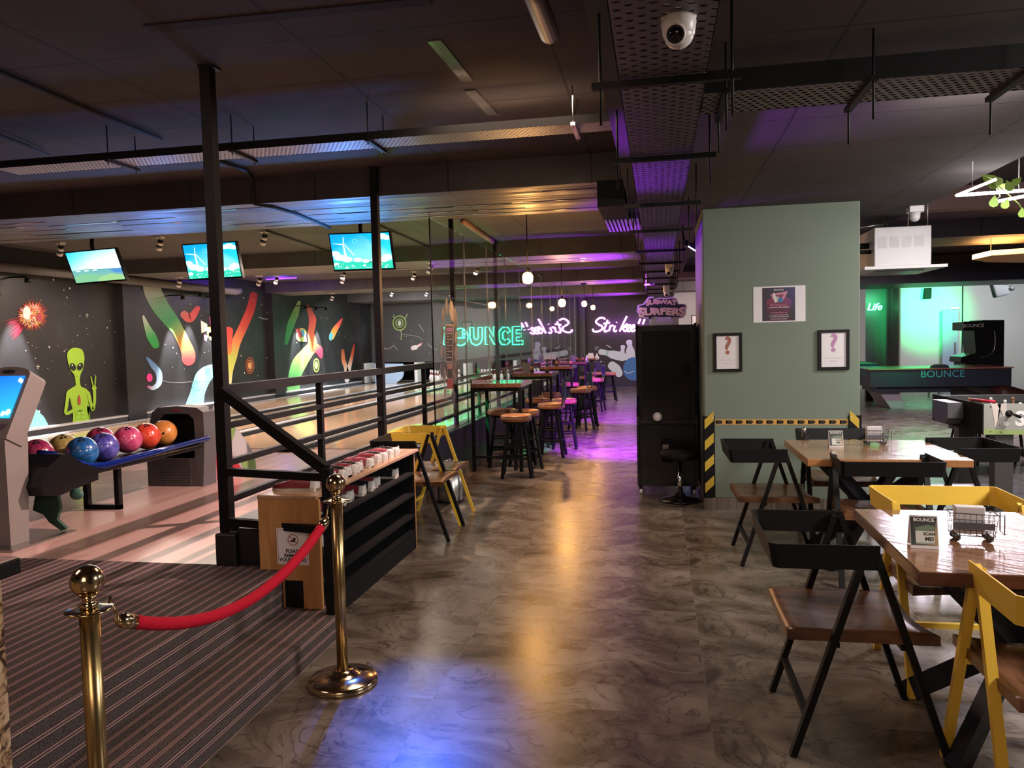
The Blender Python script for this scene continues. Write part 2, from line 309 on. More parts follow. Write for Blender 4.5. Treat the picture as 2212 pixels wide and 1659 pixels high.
def mural_wall(name):
    m, nt, b = new_mat(name)
    pos = world_pos(nt); nz = nd(nt, 'ShaderNodeTexNoise'); nz.inputs['Scale'].default_value = 0.9; nz.inputs['Detail'].default_value = 7
    nt.links.new(pos, nz.inputs['Vector'])
    r = ramp(nt, nz.outputs[0], [(0.35, (0.008, 0.0075, 0.008)), (0.60, (0.019, 0.017, 0.018)), (0.8, (0.040, 0.042, 0.056))])
    nt.links.new(r.outputs[0], b.inputs['Base Color']); b.inputs['Roughness'].default_value = 0.45; return m

M = {}
M['floor'] = floor_marble()
M['approach'] = planks('approach_boards', (0.50, 0.31, 0.26), (0.66, 0.45, 0.39), 0.09, 0, 0.24, 1.4, 0.35)
M['lane'] = planks('lane_boards', (0.62, 0.40, 0.25), (0.78, 0.55, 0.36), 0.027, 0, 0.16, 3.0, 0.5)
M['carpet'] = carpet()
M['slab'] = concrete('painted_concrete_slab', (0.052, 0.042, 0.040), (0.088, 0.072, 0.067), 0.88, 0.88, 0.61)
M['beam'] = concrete('painted_concrete_beam', (0.052, 0.045, 0.043), (0.085, 0.072, 0.068), 0.5, 0.85, 3.0)
M['beam_under'] = concrete('taped_concrete_beam_underside', (0.095, 0.083, 0.078), (0.15, 0.13, 0.12), 0.38, 0.75, 0.21, 0.3, 0.5)
M['mural_wall'] = mural_wall('mural_black')
M['paint'] = vcol('mural_paint', 0, 0.5)
M['screen'] = vcol('screen_picture', 1.35)
M['black'] = simple('black_metal', (0.005, 0.005, 0.006), 0.5, 0.0, 0.22)
M['black_sat'] = simple('black_satin_paint', (0.006, 0.006, 0.007), 0.25, spec=0.35)
M['black_matt'] = simple('black_matt', (0.007, 0.007, 0.008), 0.75, spec=0.2)
M['navy'] = simple('navy_black_metal', (0.014, 0.016, 0.028), 0.45)
M['yellow'] = simple('yellow_powder_coat', (0.78, 0.50, 0.055), 0.42, var=0.05)
M['white'] = simple('white_plastic', (0.78, 0.74, 0.74), 0.35, var=0.03)
M['offwhite'] = simple('white_paint', (0.62, 0.60, 0.60), 0.6, var=0.04)
M['lens'] = simple('dark_lens', (0.006, 0.006, 0.009), 0.08)
M['kerb'] = simple('charcoal_panel', (0.018, 0.018, 0.021), 0.35, stretch=(30, 30, 1), var=0.3, scale=3)
M['green_wall'] = simple('sage_green_paint', (0.170, 0.208, 0.162), 0.72, var=0.06, scale=2.5)
M['grey_wall'] = simple('grey_paint', (0.34, 0.33, 0.32), 0.7, var=0.08, scale=1.5)
M['pale_wall'] = simple('pale_grey_paint', (0.50, 0.50, 0.48), 0.7, var=0.08, scale=1.2)
M['dark_wall'] = simple('charcoal_paint', (0.055, 0.052, 0.052), 0.6, var=0.2, scale=1.2)
M['strike_wall'] = simple('black_purple_paint', (0.009, 0.007, 0.011), 0.5, var=0.3, scale=2)
M['terracotta'] = simple('orange_lit_brown', (0.28, 0.17, 0.145), 0.7, var=0.1, scale=3)  # orange light on the edge beam put into the brown; trunking shares it
M['duct'] = simple('grey_brown_duct', (0.10, 0.085, 0.08), 0.6)
M['brass'] = simple('polished_brass', (0.62, 0.47, 0.27), 0.14, 1.0, var=0.03)
M['brass_b'] = simple('brushed_brass', (0.46, 0.33, 0.15), 0.27, 1.0, stretch=(60, 60, 1), scale=4)
M['chrome'] = simple('chrome', (0.75, 0.74, 0.72), 0.1, 1.0, var=0.02)
M['steel'] = simple('steel', (0.45, 0.44, 0.42), 0.3, 1.0, var=0.05)
M['velvet'] = simple('red_velvet', (0.55, 0.008, 0.030), 0.85, var=0.2, scale=90, spec=0.2)
M['oak'] = wood('oak_laminate', (0.36, 0.165, 0.055), (0.52, 0.27, 0.10), 3.0, 0.35, (6, 6, 1.0))
M['oak_top'] = wood('worn_oak_top', (0.34, 0.19, 0.11), (0.50, 0.31, 0.19), 3.0, 0.25, (6, 1.0, 6), 0.3)
M['seat_wood'] = wood('dark_stained_seat', (0.050, 0.018, 0.008), (0.20, 0.088, 0.040), 3.2, 0.34, (1.2, 7, 3), 0.15)
M['ttop1'] = table_wood('brown_slanted_boards', (0.16, 0.065, 0.030), (0.38, 0.19, 0.10))
M['ttop2'] = table_wood('honey_slanted_boards', (0.26, 0.12, 0.05), (0.52, 0.29, 0.14))
M['tedge1'] = wood('dark_table_edge', (0.075, 0.024, 0.012), (0.14, 0.052, 0.028), 4, 0.35, (1, 1, 8), 0.4)
M['tedge2'] = wood('honey_table_edge', (0.33, 0.14, 0.05), (0.46, 0.21, 0.08), 4, 0.35, (1, 1, 8), 0.4)
M['bar_top'] = wood('bar_top_boards', (0.14, 0.055, 0.035), (0.26, 0.11, 0.07), 4, 0.14, (8, 1, 8), 1.0)
M['leather'] = simple('tan_leather', (0.36, 0.155, 0.075), 0.38, var=0.18, scale=25)
M['granite'] = granite('speckled_granite')
M['paper'] = simple('white_paper', (0.74, 0.70, 0.72), 0.8, var=0.03)
M['ink'] = simple('black_ink', (0.012, 0.012, 0.012), 0.6)
M['red_ink'] = simple('red_ink', (0.30, 0.02, 0.03), 0.6)
M['glass'] = glass_mat()
M['amber'] = amber_glass()
M['neon_green'] = emit('green_neon_tube', (0.05, 1.0, 0.48), 5.0)
M['neon_purple'] = emit('purple_neon_tube', (0.92, 0.35, 1.0), 6.0)
M['neon_green2'] = emit('bright_green_neon', (0.12, 1.0, 0.42), 6.0)
M['bulb'] = emit('warm_filament', (1.0, 0.62, 0.28), 34.0)
M['led_white'] = emit('white_led_tube', (0.95, 0.92, 1.0), 26.0)
M['led_violet'] = emit('violet_led', (0.16, 0.03, 1.0), 5.0)
M['tray_l'] = perforated('galvanised_perforated', (0.55, 0.52, 0.50), 0.030, 0.27, 0.45, metal=0.15)
M['tray_r'] = perforated('dark_perforated', (0.17, 0.165, 0.16), 0.036, 0.30, 0.45, metal=0.1)
M['tray_long'] = perforated('black_slotted', (0.11, 0.10, 0.11), 0.030, 0.30, 0.45, 2.2, 0.1)
M['kiosk'] = simple('taupe_metal', (0.21, 0.185, 0.17), 0.5, var=0.05)
M['hood'] = simple('grey_moulded_plastic', (0.085, 0.083, 0.088), 0.4, var=0.15, scale=60)
M['blue_metal'] = simple('blue_anodised_rail', (0.006, 0.03, 0.30), 0.18, 0.7)
M['gutter'] = simple('grey_gutter', (0.24, 0.24, 0.26), 0.3, var=0.05)
M['gutter_dark'] = simple('dark_grey_channel', (0.07, 0.068, 0.078), 0.4)
M['cap'] = simple('silver_cap', (0.70, 0.69, 0.71), 0.25, 0.3, var=0.03)
M['leaf'] = simple('green_leaf', (0.22, 0.34, 0.06), 0.5, var=0.3)
M['orange'] = simple('orange_panel', (0.66, 0.33, 0.05), 0.5, var=0.06)
M['napkin'] = simple('white_napkin', (0.72, 0.68, 0.72), 0.9, var=0.04, scale=40)
M['wire'] = simple('gunmetal_wire', (0.10, 0.095, 0.10), 0.35, 0.8)
# ---------------------------------------------------------------- building helpers
def tag(o, label=None, cat=None, group=None, kind=None):
    if label: o['label'] = label
    if cat: o['category'] = cat
    if group: o['group'] = group
    if kind: o['kind'] = kind
    return o
def thing(name, label, cat, loc=(0, 0, 0), rz=0.0, group=None):
    o = bpy.data.objects.new(name, None); COL.objects.link(o); o.empty_display_size = 0.05
    o.location = loc; o.rotation_euler = (0, 0, rz); return tag(o, label, cat, group)
class MB:
    def __init__(s): s.bm = bmesh.new(); s.cl = s.bm.verts.layers.float_color.new('Col'); s.mi = 0; s.uv = None
    def _new(s, vs, smooth=False):
        fs = set()
        for v in vs: fs.update(v.link_faces)
        for f in fs: f.material_index = s.mi; f.smooth = smooth
    def box(s, x0, x1, y0, y1, z0, z1, bevel=0.0, rot=None, piv=None):
        r = bmesh.ops.create_cube(s.bm, size=1.0); vs = r['verts']
        for v in vs: v.co = Vector(((x0+x1)/2+v.co.x*(x1-x0), (y0+y1)/2+v.co.y*(y1-y0), (z0+z1)/2+v.co.z*(z1-z0)))
        s._new(vs)
        if bevel:
            es = set()
            for v in vs: es.update(v.link_edges)
            r = bmesh.ops.bevel(s.bm, geom=list(es), offset=bevel, segments=2, affect='EDGES', profile=0.5)
            vs = r['verts']; s._new(vs)
        if rot is not None: bmesh.ops.rotate(s.bm, cent=piv or Vector(((x0+x1)/2, (y0+y1)/2, (z0+z1)/2)), matrix=rot, verts=list(set(vs)))
        return vs
    def bar(s, a, b, w, h=None, up=(0, 0, 1), ext=0.0):
        a, b = Vector(a), Vector(b); h = h or w; d = (b-a).normalized(); a = a-d*ext; b = b+d*ext
        u = Vector(up); sd = d.cross(u)
        if sd.length < 1e-4: sd = d.cross(Vector((1, 0, 0)))
        sd.normalize(); u = sd.cross(d).normalized(); vs = []
        for p in (a, b):
            for i, j in ((-1, -1), (1, -1), (1, 1), (-1, 1)): vs.append(s.bm.verts.new(p+sd*i*w/2+u*j*h/2))
        for f in ((3, 2, 1, 0), (4, 5, 6, 7), (0, 1, 5, 4), (1, 2, 6, 5), (2, 3, 7, 6), (3, 0, 4, 7)): s.bm.faces.new([vs[i] for i in f])
        s._new(vs); return vs
    def tube(s, pts, r, n=8, closed=False, smooth=True, caps=True):
        pts = [Vector(p) for p in pts]; rs = r if isinstance(r, (list, tuple)) else [r]*len(pts)
        rings = []; N = len(pts); prev = None
        for i, p in enumerate(pts):
            if closed: d = (pts[(i+1) % N]-pts[i-1])
            else: d = pts[min(i+1, N-1)]-pts[max(i-1, 0)]
            d = d.normalized() if d.length > 1e-9 else Vector((0, 0, 1))
            if prev is None:
                u = d.orthogonal().normalized() if abs(d.z) > 0.9 else d.cross(Vector((0, 0, 1))).normalized()
            else:
                u = prev - d*prev.dot(d); u = u.normalized() if u.length > 1e-6 else d.orthogonal().normalized()
            prev = u; v = d.cross(u)
            rings.append([s.bm.verts.new(p+(u*math.cos(2*PI*k/n)+v*math.sin(2*PI*k/n))*rs[i]) for k in range(n)])
        for i in range(N if closed else N-1):
            A, B = rings[i], rings[(i+1) % N]
            for k in range(n): s.bm.faces.new((A[k], A[(k+1) % n], B[(k+1) % n], B[k]))
        if caps and not closed: s.bm.faces.new(rings[0][::-1]); s.bm.faces.new(rings[-1])
        s._new([v for R in rings for v in R], smooth)
    def lathe(s, prof, c=(0, 0, 0), n=24, axis='z', smooth=True, M4=None):
        c = Vector(c); rings = []
        for r, z in prof:
            if r < 1e-5: ring = [s.bm.verts.new(Vector((0, 0, z)))]
            else: ring = [s.bm.verts.new(Vector((r*math.cos(2*PI*k/n), r*math.sin(2*PI*k/n), z))) for k in range(n)]
            rings.append(ring)
        for A, B in zip(rings, rings[1:]):
            for k in range(n):
                if len(A) == 1 and len(B) == 1: continue
                if len(A) == 1: s.bm.faces.new((A[0], B[k], B[(k+1) % n]))
                elif len(B) == 1: s.bm.faces.new((A[k], A[(k+1) % n], B[0]))
                else: s.bm.faces.new((A[k], A[(k+1) % n], B[(k+1) % n], B[k]))
        if len(rings[0]) > 1: s.bm.faces.new(rings[0][::-1])
        if len(rings[-1]) > 1: s.bm.faces.new(rings[-1])
        vs = [v for R in rings for v in R]
        if M4 is not None:
            for v in vs: v.co = M4 @ v.co
        for v in vs: v.co = v.co + c
        s._new(vs, smooth); return vs
    def ball(s, c, r, u=20, v=12, sc=(1, 1, 1), smooth=True):
        q = bmesh.ops.create_uvsphere(s.bm, u_segments=u, v_segments=v, radius=r)['verts']
        for a in q: a.co = Vector((a.co.x*sc[0], a.co.y*sc[1], a.co.z*sc[2]))+Vector(c)
        s._new(q, smooth); return q
    def prism(s, poly, z0, z1, plane='xy', smooth=False):
        """poly in a plane, extruded along the third axis"""
        def P(a, b, c): return {'xy': Vector((a, b, c)), 'xz': Vector((a, c, b)), 'yz': Vector((c, a, b))}[plane]
        A = [s.bm.verts.new(P(a, b, z0)) for a, b in poly]; B = [s.bm.verts.new(P(a, b, z1)) for a, b in poly]; n = len(poly)
        s.bm.faces.new(A[::-1]); s.bm.faces.new(B)
        for i in range(n): s.bm.faces.new((A[i], A[(i+1) % n], B[(i+1) % n], B[i]))
        s._new(A+B, smooth); return A+B
    def poly(s, pts, cols):
        if not isinstance(cols[0], (tuple, list)): cols = [cols]*len(pts)
        vs = []
        for p, c in zip(pts, cols):
            v = s.bm.verts.new(Vector(p)); v[s.cl] = (*c, 1); vs.append(v)
        try: f = s.bm.faces.new(vs)
        except ValueError: return
        f.material_index = s.mi
        if len(vs) > 4:
            for t in bmesh.ops.triangulate(s.bm, faces=[f])['faces']: t.material_index = s.mi
    def build(s, name, mats, parent=None, label=None, cat=None, group=None, kind=None, world=False, loc=None, rz=0.0, normals=True):
        if normals: bmesh.ops.recalc_face_normals(s.bm, faces=s.bm.faces)
        me = bpy.data.meshes.new(name)
        off = None
        if world and parent is not None: off = Vector(parent.location)
        if loc is not None and world: off = Vector(loc)
        if off is not None:
            for v in s.bm.verts: v.co -= off
        s.bm.to_mesh(me); s.bm.free()
        for m in (mats if isinstance(mats, (list, tuple)) else [mats]): me.materials.append(m)
        o = bpy.data.objects.new(name, me); COL.objects.link(o)
        if parent is not None: o.parent = parent
        if loc is not None: o.location = loc; o.rotation_euler = (0, 0, rz)
        return tag(o, label, cat, group, kind)
def dup(o, loc=None, rz=None, label=None, group=None, parent=None, col=None):
    c = o.copy(); COL.objects.link(c)
    if parent is not None: c.parent = parent
    if loc is not None: c.location = loc
    if rz is not None: c.rotation_euler = (0, 0, rz)
    if label: c['label'] = label
    if group: c['group'] = group
    for ch in list(o.children): dup(ch, parent=c)
    return c
def text_mesh(body, size=1.0, extrude=0.0, bevel=0.0, shear=0.0, align='CENTER', space=1.0, offset=0.0):
    cu = bpy.data.curves.new('t', 'FONT'); cu.body = body; cu.size = size; cu.extrude = extrude; cu.bevel_depth = bevel
    cu.shear = shear; cu.align_x = align; cu.align_y = 'CENTER'; cu.space_character = space; cu.offset = offset; cu.resolution_u = 3
    o = bpy.data.objects.new('t', cu); COL.objects.link(o); bpy.context.view_layer.update()
    me = bpy.data.meshes.new_from_object(o.evaluated_get(bpy.context.evaluated_depsgraph_get()))
    bpy.data.objects.remove(o); bpy.data.curves.remove(cu); return me
def text_obj(name, body, mat, parent, M4, **k):
    me = text_mesh(body, **k); me.name = name; me.transform(M4); me.materials.clear(); me.materials.append(mat)
    o = bpy.data.objects.new(name, me); COL.objects.link(o)
    if parent is not None: o.parent = parent
    return o
def facing_m(loc, rz=0.0, tilt=PI/2):
    """text plane standing upright, read from -y when rz is 0"""
    return Matrix.Translation(loc) @ Matrix.Rotation(rz, 4, 'Z') @ Matrix.Rotation(tilt, 4, 'X')
def lerp(a, b, t): return tuple(x+(y-x)*t for x, y in zip(a, b))
def smoothpath(pts, n=8, closed=False):
    """Catmull-Rom through the points"""
    P = [Vector(p) for p in pts]; out = []; N = len(P)
    for i in range(N if closed else N-1):
        p0 = P[i-1] if (closed or i > 0) else P[0]; p1 = P[i]; p2 = P[(i+1) % N]; p3 = P[(i+2) % N] if (closed or i+2 < N) else P[-1]
        for k in range(n):
            t = k/n; out.append(0.5*((2*p1)+(p2-p0)*t+(2*p0-5*p1+4*p2-p3)*t*t+(3*p1-p0-3*p2+p3)*t**3))
    if not closed: out.append(P[-1])
    return out
# ---------------------------------------------------------------- the setting
YE = 23.7; XL = -9.15; XG = -2.26; ZC = 3.08; ZB = 2.84; ZD = 2.67
def struct(name, mb, mats, label=None): return mb.build(name, mats, kind='structure', label=label)
b = MB(); b.box(-9.6, 14, -3.2, 30, -0.12, 0); struct('floor', b, M['floor'])
# carpeted steps up to the bowling level, unrolled stripes
def carpet_steps():
    b = MB(); y0, y1 = -3.2, 3.83
    prof = [(-9.15, 0.347), (-2.017, 0.347), (-2.017, 0.14), (-1.69, 0.14), (-1.69, 0.0)]
    full = [prof[0], prof[1], (-2.012, 0.330), (-2.017, 0.14), prof[3], (-1.685, 0.125), prof[4]]
    s = 0; acc = [0]
    for p, q in zip(full, full[1:]): s += math.dist(p, q); acc.append(s)
    uvl = b.bm.loops.layers.uv.new('UVMap')
    ys = [y0, y1]; V = [[b.bm.verts.new((x, y, z)) for y in ys] for x, z in full]
    for i in range(len(full)-1):
        f = b.bm.faces.new((V[i][0], V[i+1][0], V[i+1][1], V[i][1]))
        for l in f.loops:
            k = i if l.vert in V[i] else i+1; l[uvl].uv = (acc[k]+0.03, l.vert.co.y)
    bot = [b.bm.verts.new((x, y, -0.02)) for y in ys for x in (-9.15, -1.69)]
    f = b.bm.faces.new([V[i][1] for i in range(len(full))]+[bot[3], bot[2]])
    for l in f.loops: l[uvl].uv = (l.vert.co.x, 0)
    struct('floor_carpet_steps', b, M['carpet'])
carpet_steps()
b = MB(); b.box(-9.15, -2.43, 3.83, 8.35, 0.0, 0.347); struct('floor_approach', b, M['approach'])
# small arrow dots on the approach
# kerb wall that edges the bowling level
M['worn'] = simple('chipped_black_paint', (0.010, 0.010, 0.011), 0.4, var=0.9, scale=40)
b = MB(); b.box(-2.43, XG, 3.90, YE, 0, 0.565, 0.004)
b.box(-2.445, XG+0.01, 7.2, YE, 0.563, 0.572); struct('wall_kerb', b, M['kerb'])
b = MB(); b.box(XG, XG+0.018, 5.7, YE, 0, 0.085); struct('baseboard_kerb', b, M['floor'])
b = MB(); b.box(-2.425, -2.30, 3.80, 3.90, 0.347, 0.530, 0.012); b.box(-2.30, -2.14, 3.83, 3.90, 0.347, 0.555); struct('trim_kerb_end', b, M['worn'])

# ceiling: slab, cross beams, the long beam with its low zone
b = MB(); b.box(-9.6, 14, -3.2, 30, ZC, ZC+0.15); struct('ceiling', b, M['slab'])
b = MB()
for y0, y1 in ((6.42, 7.80), (11.62, 12.85), (16.9, 18.15), (21.8, 23.3)):
    b.mi = 0; b.box(-9.15, -0.23, y0, y1, ZB+0.003, ZC+0.02)
    b.mi = 1; b.box(-9.15, -0.23, y0+0.001, y1-0.001, ZB, ZB+0.004)
    if y0 > 8: b.mi = 0; b.box(0.4, 14, y0, y1, ZB, ZC+0.02)
struct('ceiling_cross_beams', b, [M['beam'], M['beam_under']])
b = MB(); b.box(-0.23, 2.34, -3.2, 9.0, ZD, ZC+0.02); b.box(-0.23, 0.42, 9.0, YE, ZD, ZC+0.02); struct('ceiling_low_slab', b, M['slab'])
# strips of peeling tape on the slab and beams
tp = MB()
def strip(x0, x1, y0, y1, z, mi):
    tp.mi = mi; tp.box(x0, x1, y0, y1, z-0.004, z+0.001)
M['tape'] = simple('glossy_tape', (0.16, 0.14, 0.13), 0.14, var=0.25, scale=9)
M['tape_dark'] = simple('dark_tape', (0.022, 0.012, 0.012), 0.85, var=0.3)
for (ax, ay, bx, by, mi) in ((320, 62, 930, 2, 1), (938, 88, 1010, 175, 0), (1015, 195, 1065, 248, 0)):
    p, q = at(ax, ay, z=ZC-0.004), at(bx, by, z=ZC-0.004); tp.mi = mi; tp.bar(p, q, 0.07, 0.006)
random.seed(3)
for k in range(34):
    yy = random.choice((6.62, 6.86, 7.12, 7.40, 7.62))+random.uniform(-0.04, 0.04); xx = random.uniform(-8.6, -0.9); L = random.uniform(0.25, 1.3)
    strip(xx, min(xx+L, -0.3), yy, yy+0.028, ZB, 0)
for k in range(26):
    yb = random.choice((11.9, 12.2, 12.6, 17.1, 17.5, 17.9, 22.2, 22.7)); xx = random.uniform(-8, -0.8); L = random.uniform(0.3, 1.2)
    strip(xx, min(xx+L, -0.3), yb, yb+0.04, ZB, 0)
struct('ceiling_tape_strips', tp, [M['tape'], M['tape_dark']])

# ---- left wall with its mural
def Q3(a, c): return (a/4.148, 560+c/4.148)
def Q4(a, c): return (280+a/3.253, 560+c/3.253)
class Mural:
    def __init__(s, fn): s.b = MB(); s.fn = fn; s.layer = 0
    def P(s, p, lay): return s.fn(p[0], p[1], lay)
    def ribbon(s, pts, q=lambda a, c: (a, c), lay=0, seg=6, capn=5):
        """pts: (x, y, halfwidth, colour) in crop pixels"""
        P = [(Vector((p[0], p[1], 0)), p[2], p[3]) for p in pts]
        C = smoothpath([a for a, _, _ in P], seg); N = len(P)
        rows = []
        for i, c in enumerate(C):
            t = i/seg; k = min(int(t), N-2) if N > 1 else 0; f = t-k
            hw = P[k][1]+(P[k+1][1]-P[k][1])*f; col = lerp(P[k][2], P[k+1][2], f)
            d = (C[min(i+1, len(C)-1)]-C[max(i-1, 0)]); d.z = 0; d.normalize(); n = Vector((-d.y, d.x, 0)); rows.append((c, n, d, hw, col))
        out = []
        c, n, d, hw, col = rows[0]
        for j in range(capn): 
            a = PI/2*j/capn; out.append((c-d*hw*math.cos(a)*0.8, n, hw*max(math.sin(a), 0.02), col))
        for c, n, d, hw, col in rows: out.append((c, n, hw, col))
        c, n, d, hw, col = rows[-1]
        for j in range(1, capn+1):
            a = PI/2*j/capn; out.append((c+d*hw*math.sin(a), n, hw*max(math.cos(a), 0.02), col))
        vs = []
        for c, n, hw, col in out:
            r = []
            for sg in (1, -1):
                pp = c+n*hw*sg; v = s.b.bm.verts.new(s.P(q(pp.x, pp.y), lay)); v[s.b.cl] = (*col, 1); r.append(v)
            vs.append(r)
        for A, B in zip(vs, vs[1:]): f = s.b.bm.faces.new((A[0], A[1], B[1], B[0])); f.material_index = 1
    def blob(s, pts, col, q=lambda a, c: (a, c), lay=0, smooth=True, cols=None):
        P = smoothpath([(p[0], p[1], 0) for p in pts], 5, True) if smooth else [Vector((p[0], p[1], 0)) for p in pts]
        cs = [col(p.x, p.y) if callable(col) else col for p in P]
        s.b.mi = 1; s.b.poly([s.P(q(p.x, p.y), lay) for p in P], cs)
    def ell(s, x, y, rx, ry, col, q=lambda a, c: (a, c), lay=0, n=22, rot=0):
        pts = []
        for k in range(n):
            a = 2*PI*k/n; u, v = rx*math.cos(a), ry*math.sin(a); pts.append((x+u*math.cos(rot)-v*math.sin(rot), y+u*math.sin(rot)+v*math.cos(rot)))
        s.blob(pts, col, q, lay, False)
    def line(s, pts, hw, col, q=lambda a, c: (a, c), lay=1): s.ribbon([(x, y, hw, col) for x, y in pts], q, lay, 4, 2)
W_ = (0.75, 0.78, 0.75); GR = (0.03, 0.30, 0.08); RD = (0.50, 0.035, 0.03); ORG = (0.70, 0.20, 0.05); YL = (0.75, 0.72, 0.12); LG = (0.25, 0.55, 0.12); CYN = (0.22, 0.62, 0.58); PK = (0.75, 0.08, 0.32)
mu = Mural(lambda px, py, lay: at(px, py, x=XL+0.004+0.0025*lay))
mu.b.mi = 0; mu.b.box(XL-0.3, XL, -3.2, YE, 0, ZC)
R4 = lambda pts, lay=0: mu.ribbon(pts, Q4, lay)
R4([(150, 150, 60, (0.45, 0.48, 0.45)), (165, 230, 62, (0.38, 0.45, 0.38)), (215, 330, 60, (0.12, 0.36, 0.15)), (290, 430, 52, GR), (340, 500, 40, (0.25, 0.40, 0.10)), (385, 590, 42, ORG), (412, 660, 48, (0.62, 0.10, 0.06)), (414, 700, 47, (0.62, 0.05, 0.05))])
R4([(96, 400, 6, W_), (125, 480, 22, (0.25, 0.5, 0.25)), (155, 545, 34, (0.03, 0.38, 0.08)), (182, 600, 27, (0.02, 0.33, 0.05))])
R4([(380, 385, 26, (0.55, 0.12, 0.10)), (425, 415, 30, (0.60, 0.08, 0.06)), (478, 345, 18, RD)])
R4([(872, 250, 27, (0.32, 0.02, 0.02)), (850, 350, 30, (0.38, 0.025, 0.02)), (800, 470, 31, (0.45, 0.05, 0.03)), (750, 580, 32, (0.62, 0.20, 0.06)), (722, 680, 34, (0.45, 0.48, 0.08)), (700, 780, 27, (0.62, 0.62, 0.12)), (690, 870, 26, (0.75, 0.75, 0.45))])
R4([(697, 500, 30, (0.60, 0.05, 0.04)), (680, 590, 40, (0.62, 0.09, 0.05)), (690, 640, 30, (0.65, 0.2, 0.06))], 1)
mu.blob([(470, 800), (530, 752), (600, 742), (615, 790), (565, 860), (530, 940), (505, 1045), (395, 1045), (425, 940), (445, 870)], CYN, Q4, 0)
for r in (10, 20, 30): mu.line([(468+r*math.cos(a*0.7), 890+r*1.4*math.sin(a*0.7)) for a in range(9)], 1.2, (0.10, 0.28, 0.28), Q4, 1)
for r in (8, 16): mu.line([(548+r*math.cos(a*0.75), 785+r*1.4*math.sin(a*0.75)) for a in range(9)], 1.2, (0.10, 0.28, 0.28), Q4, 1)
R4([(120, 690, 5, (0.10, 0.22, 0.50)), (165, 745, 20, (0.12, 0.26, 0.55)), (205, 800, 22, (0.25, 0.40, 0.62)), (205, 870, 20, (0.35, 0.50, 0.70)), (165, 905, 14, (0.50, 0.62, 0.75)), (130, 895, 8, (0.45, 0.10, 0.35))])
mu.ell(140, 832, 21, 30, (0.80, 0.04, 0.30), Q4, 2)
for rx, ry, c in ((32, 60, (0.28, 0.05, 0.015)), (27, 50, (0.02, 0.02, 0.02)), (23, 42, (0.42, 0.14, 0.03)), (18, 33, (0.05, 0.02, 0.02)), (13, 25, (0.65, 0.34, 0.10))): mu.ell(845, 748, rx, ry, c, Q4, {32: 0, 27: 1, 23: 2, 18: 3, 13: 4}[rx])
R4([(1192, 300, 10, (0.35, 0.42, 0.22)), (1165, 380, 24, (0.16, 0.32, 0.08)), (1130, 470, 26, (0.04, 0.28, 0.06)), (1100, 590, 12, (0.02, 0.24, 0.06))])
R4([(1250, 330, 12, (0.30, 0.06, 0.03)), (1285, 420, 26, (0.62, 0.06, 0.05)), (1275, 520, 22, (0.70, 0.14, 0.06)), (1285, 600, 34, (0.68, 0.22, 0.06)), (1245, 660, 42, (0.68, 0.62, 0.15)), (1195, 730, 52, (0.22, 0.46, 0.10)), (1160, 820, 44, (0.08, 0.34, 0.09)), (1150, 930, 44, (0.10, 0.28, 0.05))])
R4([(1295, 615, 30, (0.68, 0.16, 0.05)), (1330, 640, 30, (0.75, 0.03, 0.06)), (1345, 690, 8, (0.70, 0.03, 0.06))], 1)
for rx, ry, c, l in ((22, 50, (0.45, 0.60, 0.12), 2), (17, 40, (0.04, 0.06, 0.02), 3), (12, 26, (0.55, 0.72, 0.18), 4)): mu.ell(1312, 745, rx, ry, c, Q4, l)
mu.ell(1205, 530, 34, 48, (0.70, 0.62, 0.12), Q4, 2, rot=0.3)
mu.blob([(1165, 490), (1195, 485), (1215, 540), (1195, 560)], (0.60, 0.08, 0.08), Q4, 3, False); mu.blob([(1200, 505), (1222, 490), (1235, 540), (1212, 545)], (0.12, 0.40, 0.60), Q4, 3, False)
mu.blob([(1190, 560), (1218, 540), (1240, 578), (1210, 580)], (0.40, 0.65, 0.15), Q4, 3, False); mu.blob([(1228, 545), (1240, 540), (1246, 580), (1236, 582)], (0.75, 0.15, 0.35), Q4, 3, False)
R4([(1418, 550, 18, (0.70, 0.45, 0.08)), (1440, 500, 20, (0.70, 0.28, 0.05)), (1470, 455, 14, (0.62, 0.08, 0.07)), (1495, 415, 2, (0.6, 0.05, 0.05))])
mu.ell(1415, 542, 14, 30, (0.15, 0.48, 0.55), Q4, 1, rot=0.15)
R4([(1498, 640, 10, (0.30, 0.06, 0.03)), (1503, 710, 14, (0.55, 0.16, 0.05)), (1522, 770, 15, (0.62, 0.42, 0.30)), (1527, 850, 16, (0.75, 0.70, 0.66))])
R4([(1578, 600, 6, (0.30, 0.03, 0.02)), (1562, 680, 11, (0.50, 0.10, 0.04)), (1548, 740, 13, (0.62, 0.40, 0.30)), (1535, 800, 15, (0.74, 0.70, 0.66))])
# second picture with coloured patches, beside the first post
for c, pts in (((0.8, 0.8, 0.75), [(500, 430), (545, 455), (548, 500), (505, 520)]), ((0.80, 0.72, 0.10), [(545, 480), (580, 470), (582, 540), (548, 550)]), ((0.75, 0.10, 0.35), [(560, 405), (582, 410), (582, 470), (565, 460)]), ((0.75, 0.15, 0.35), [(520, 525), (548, 540), (540, 578), (525, 570)]), ((0.70, 0.75, 0.2), [(552, 520), (592, 500), (592, 590), (560, 560)])): mu.blob(pts, c, Q4, 1, False)
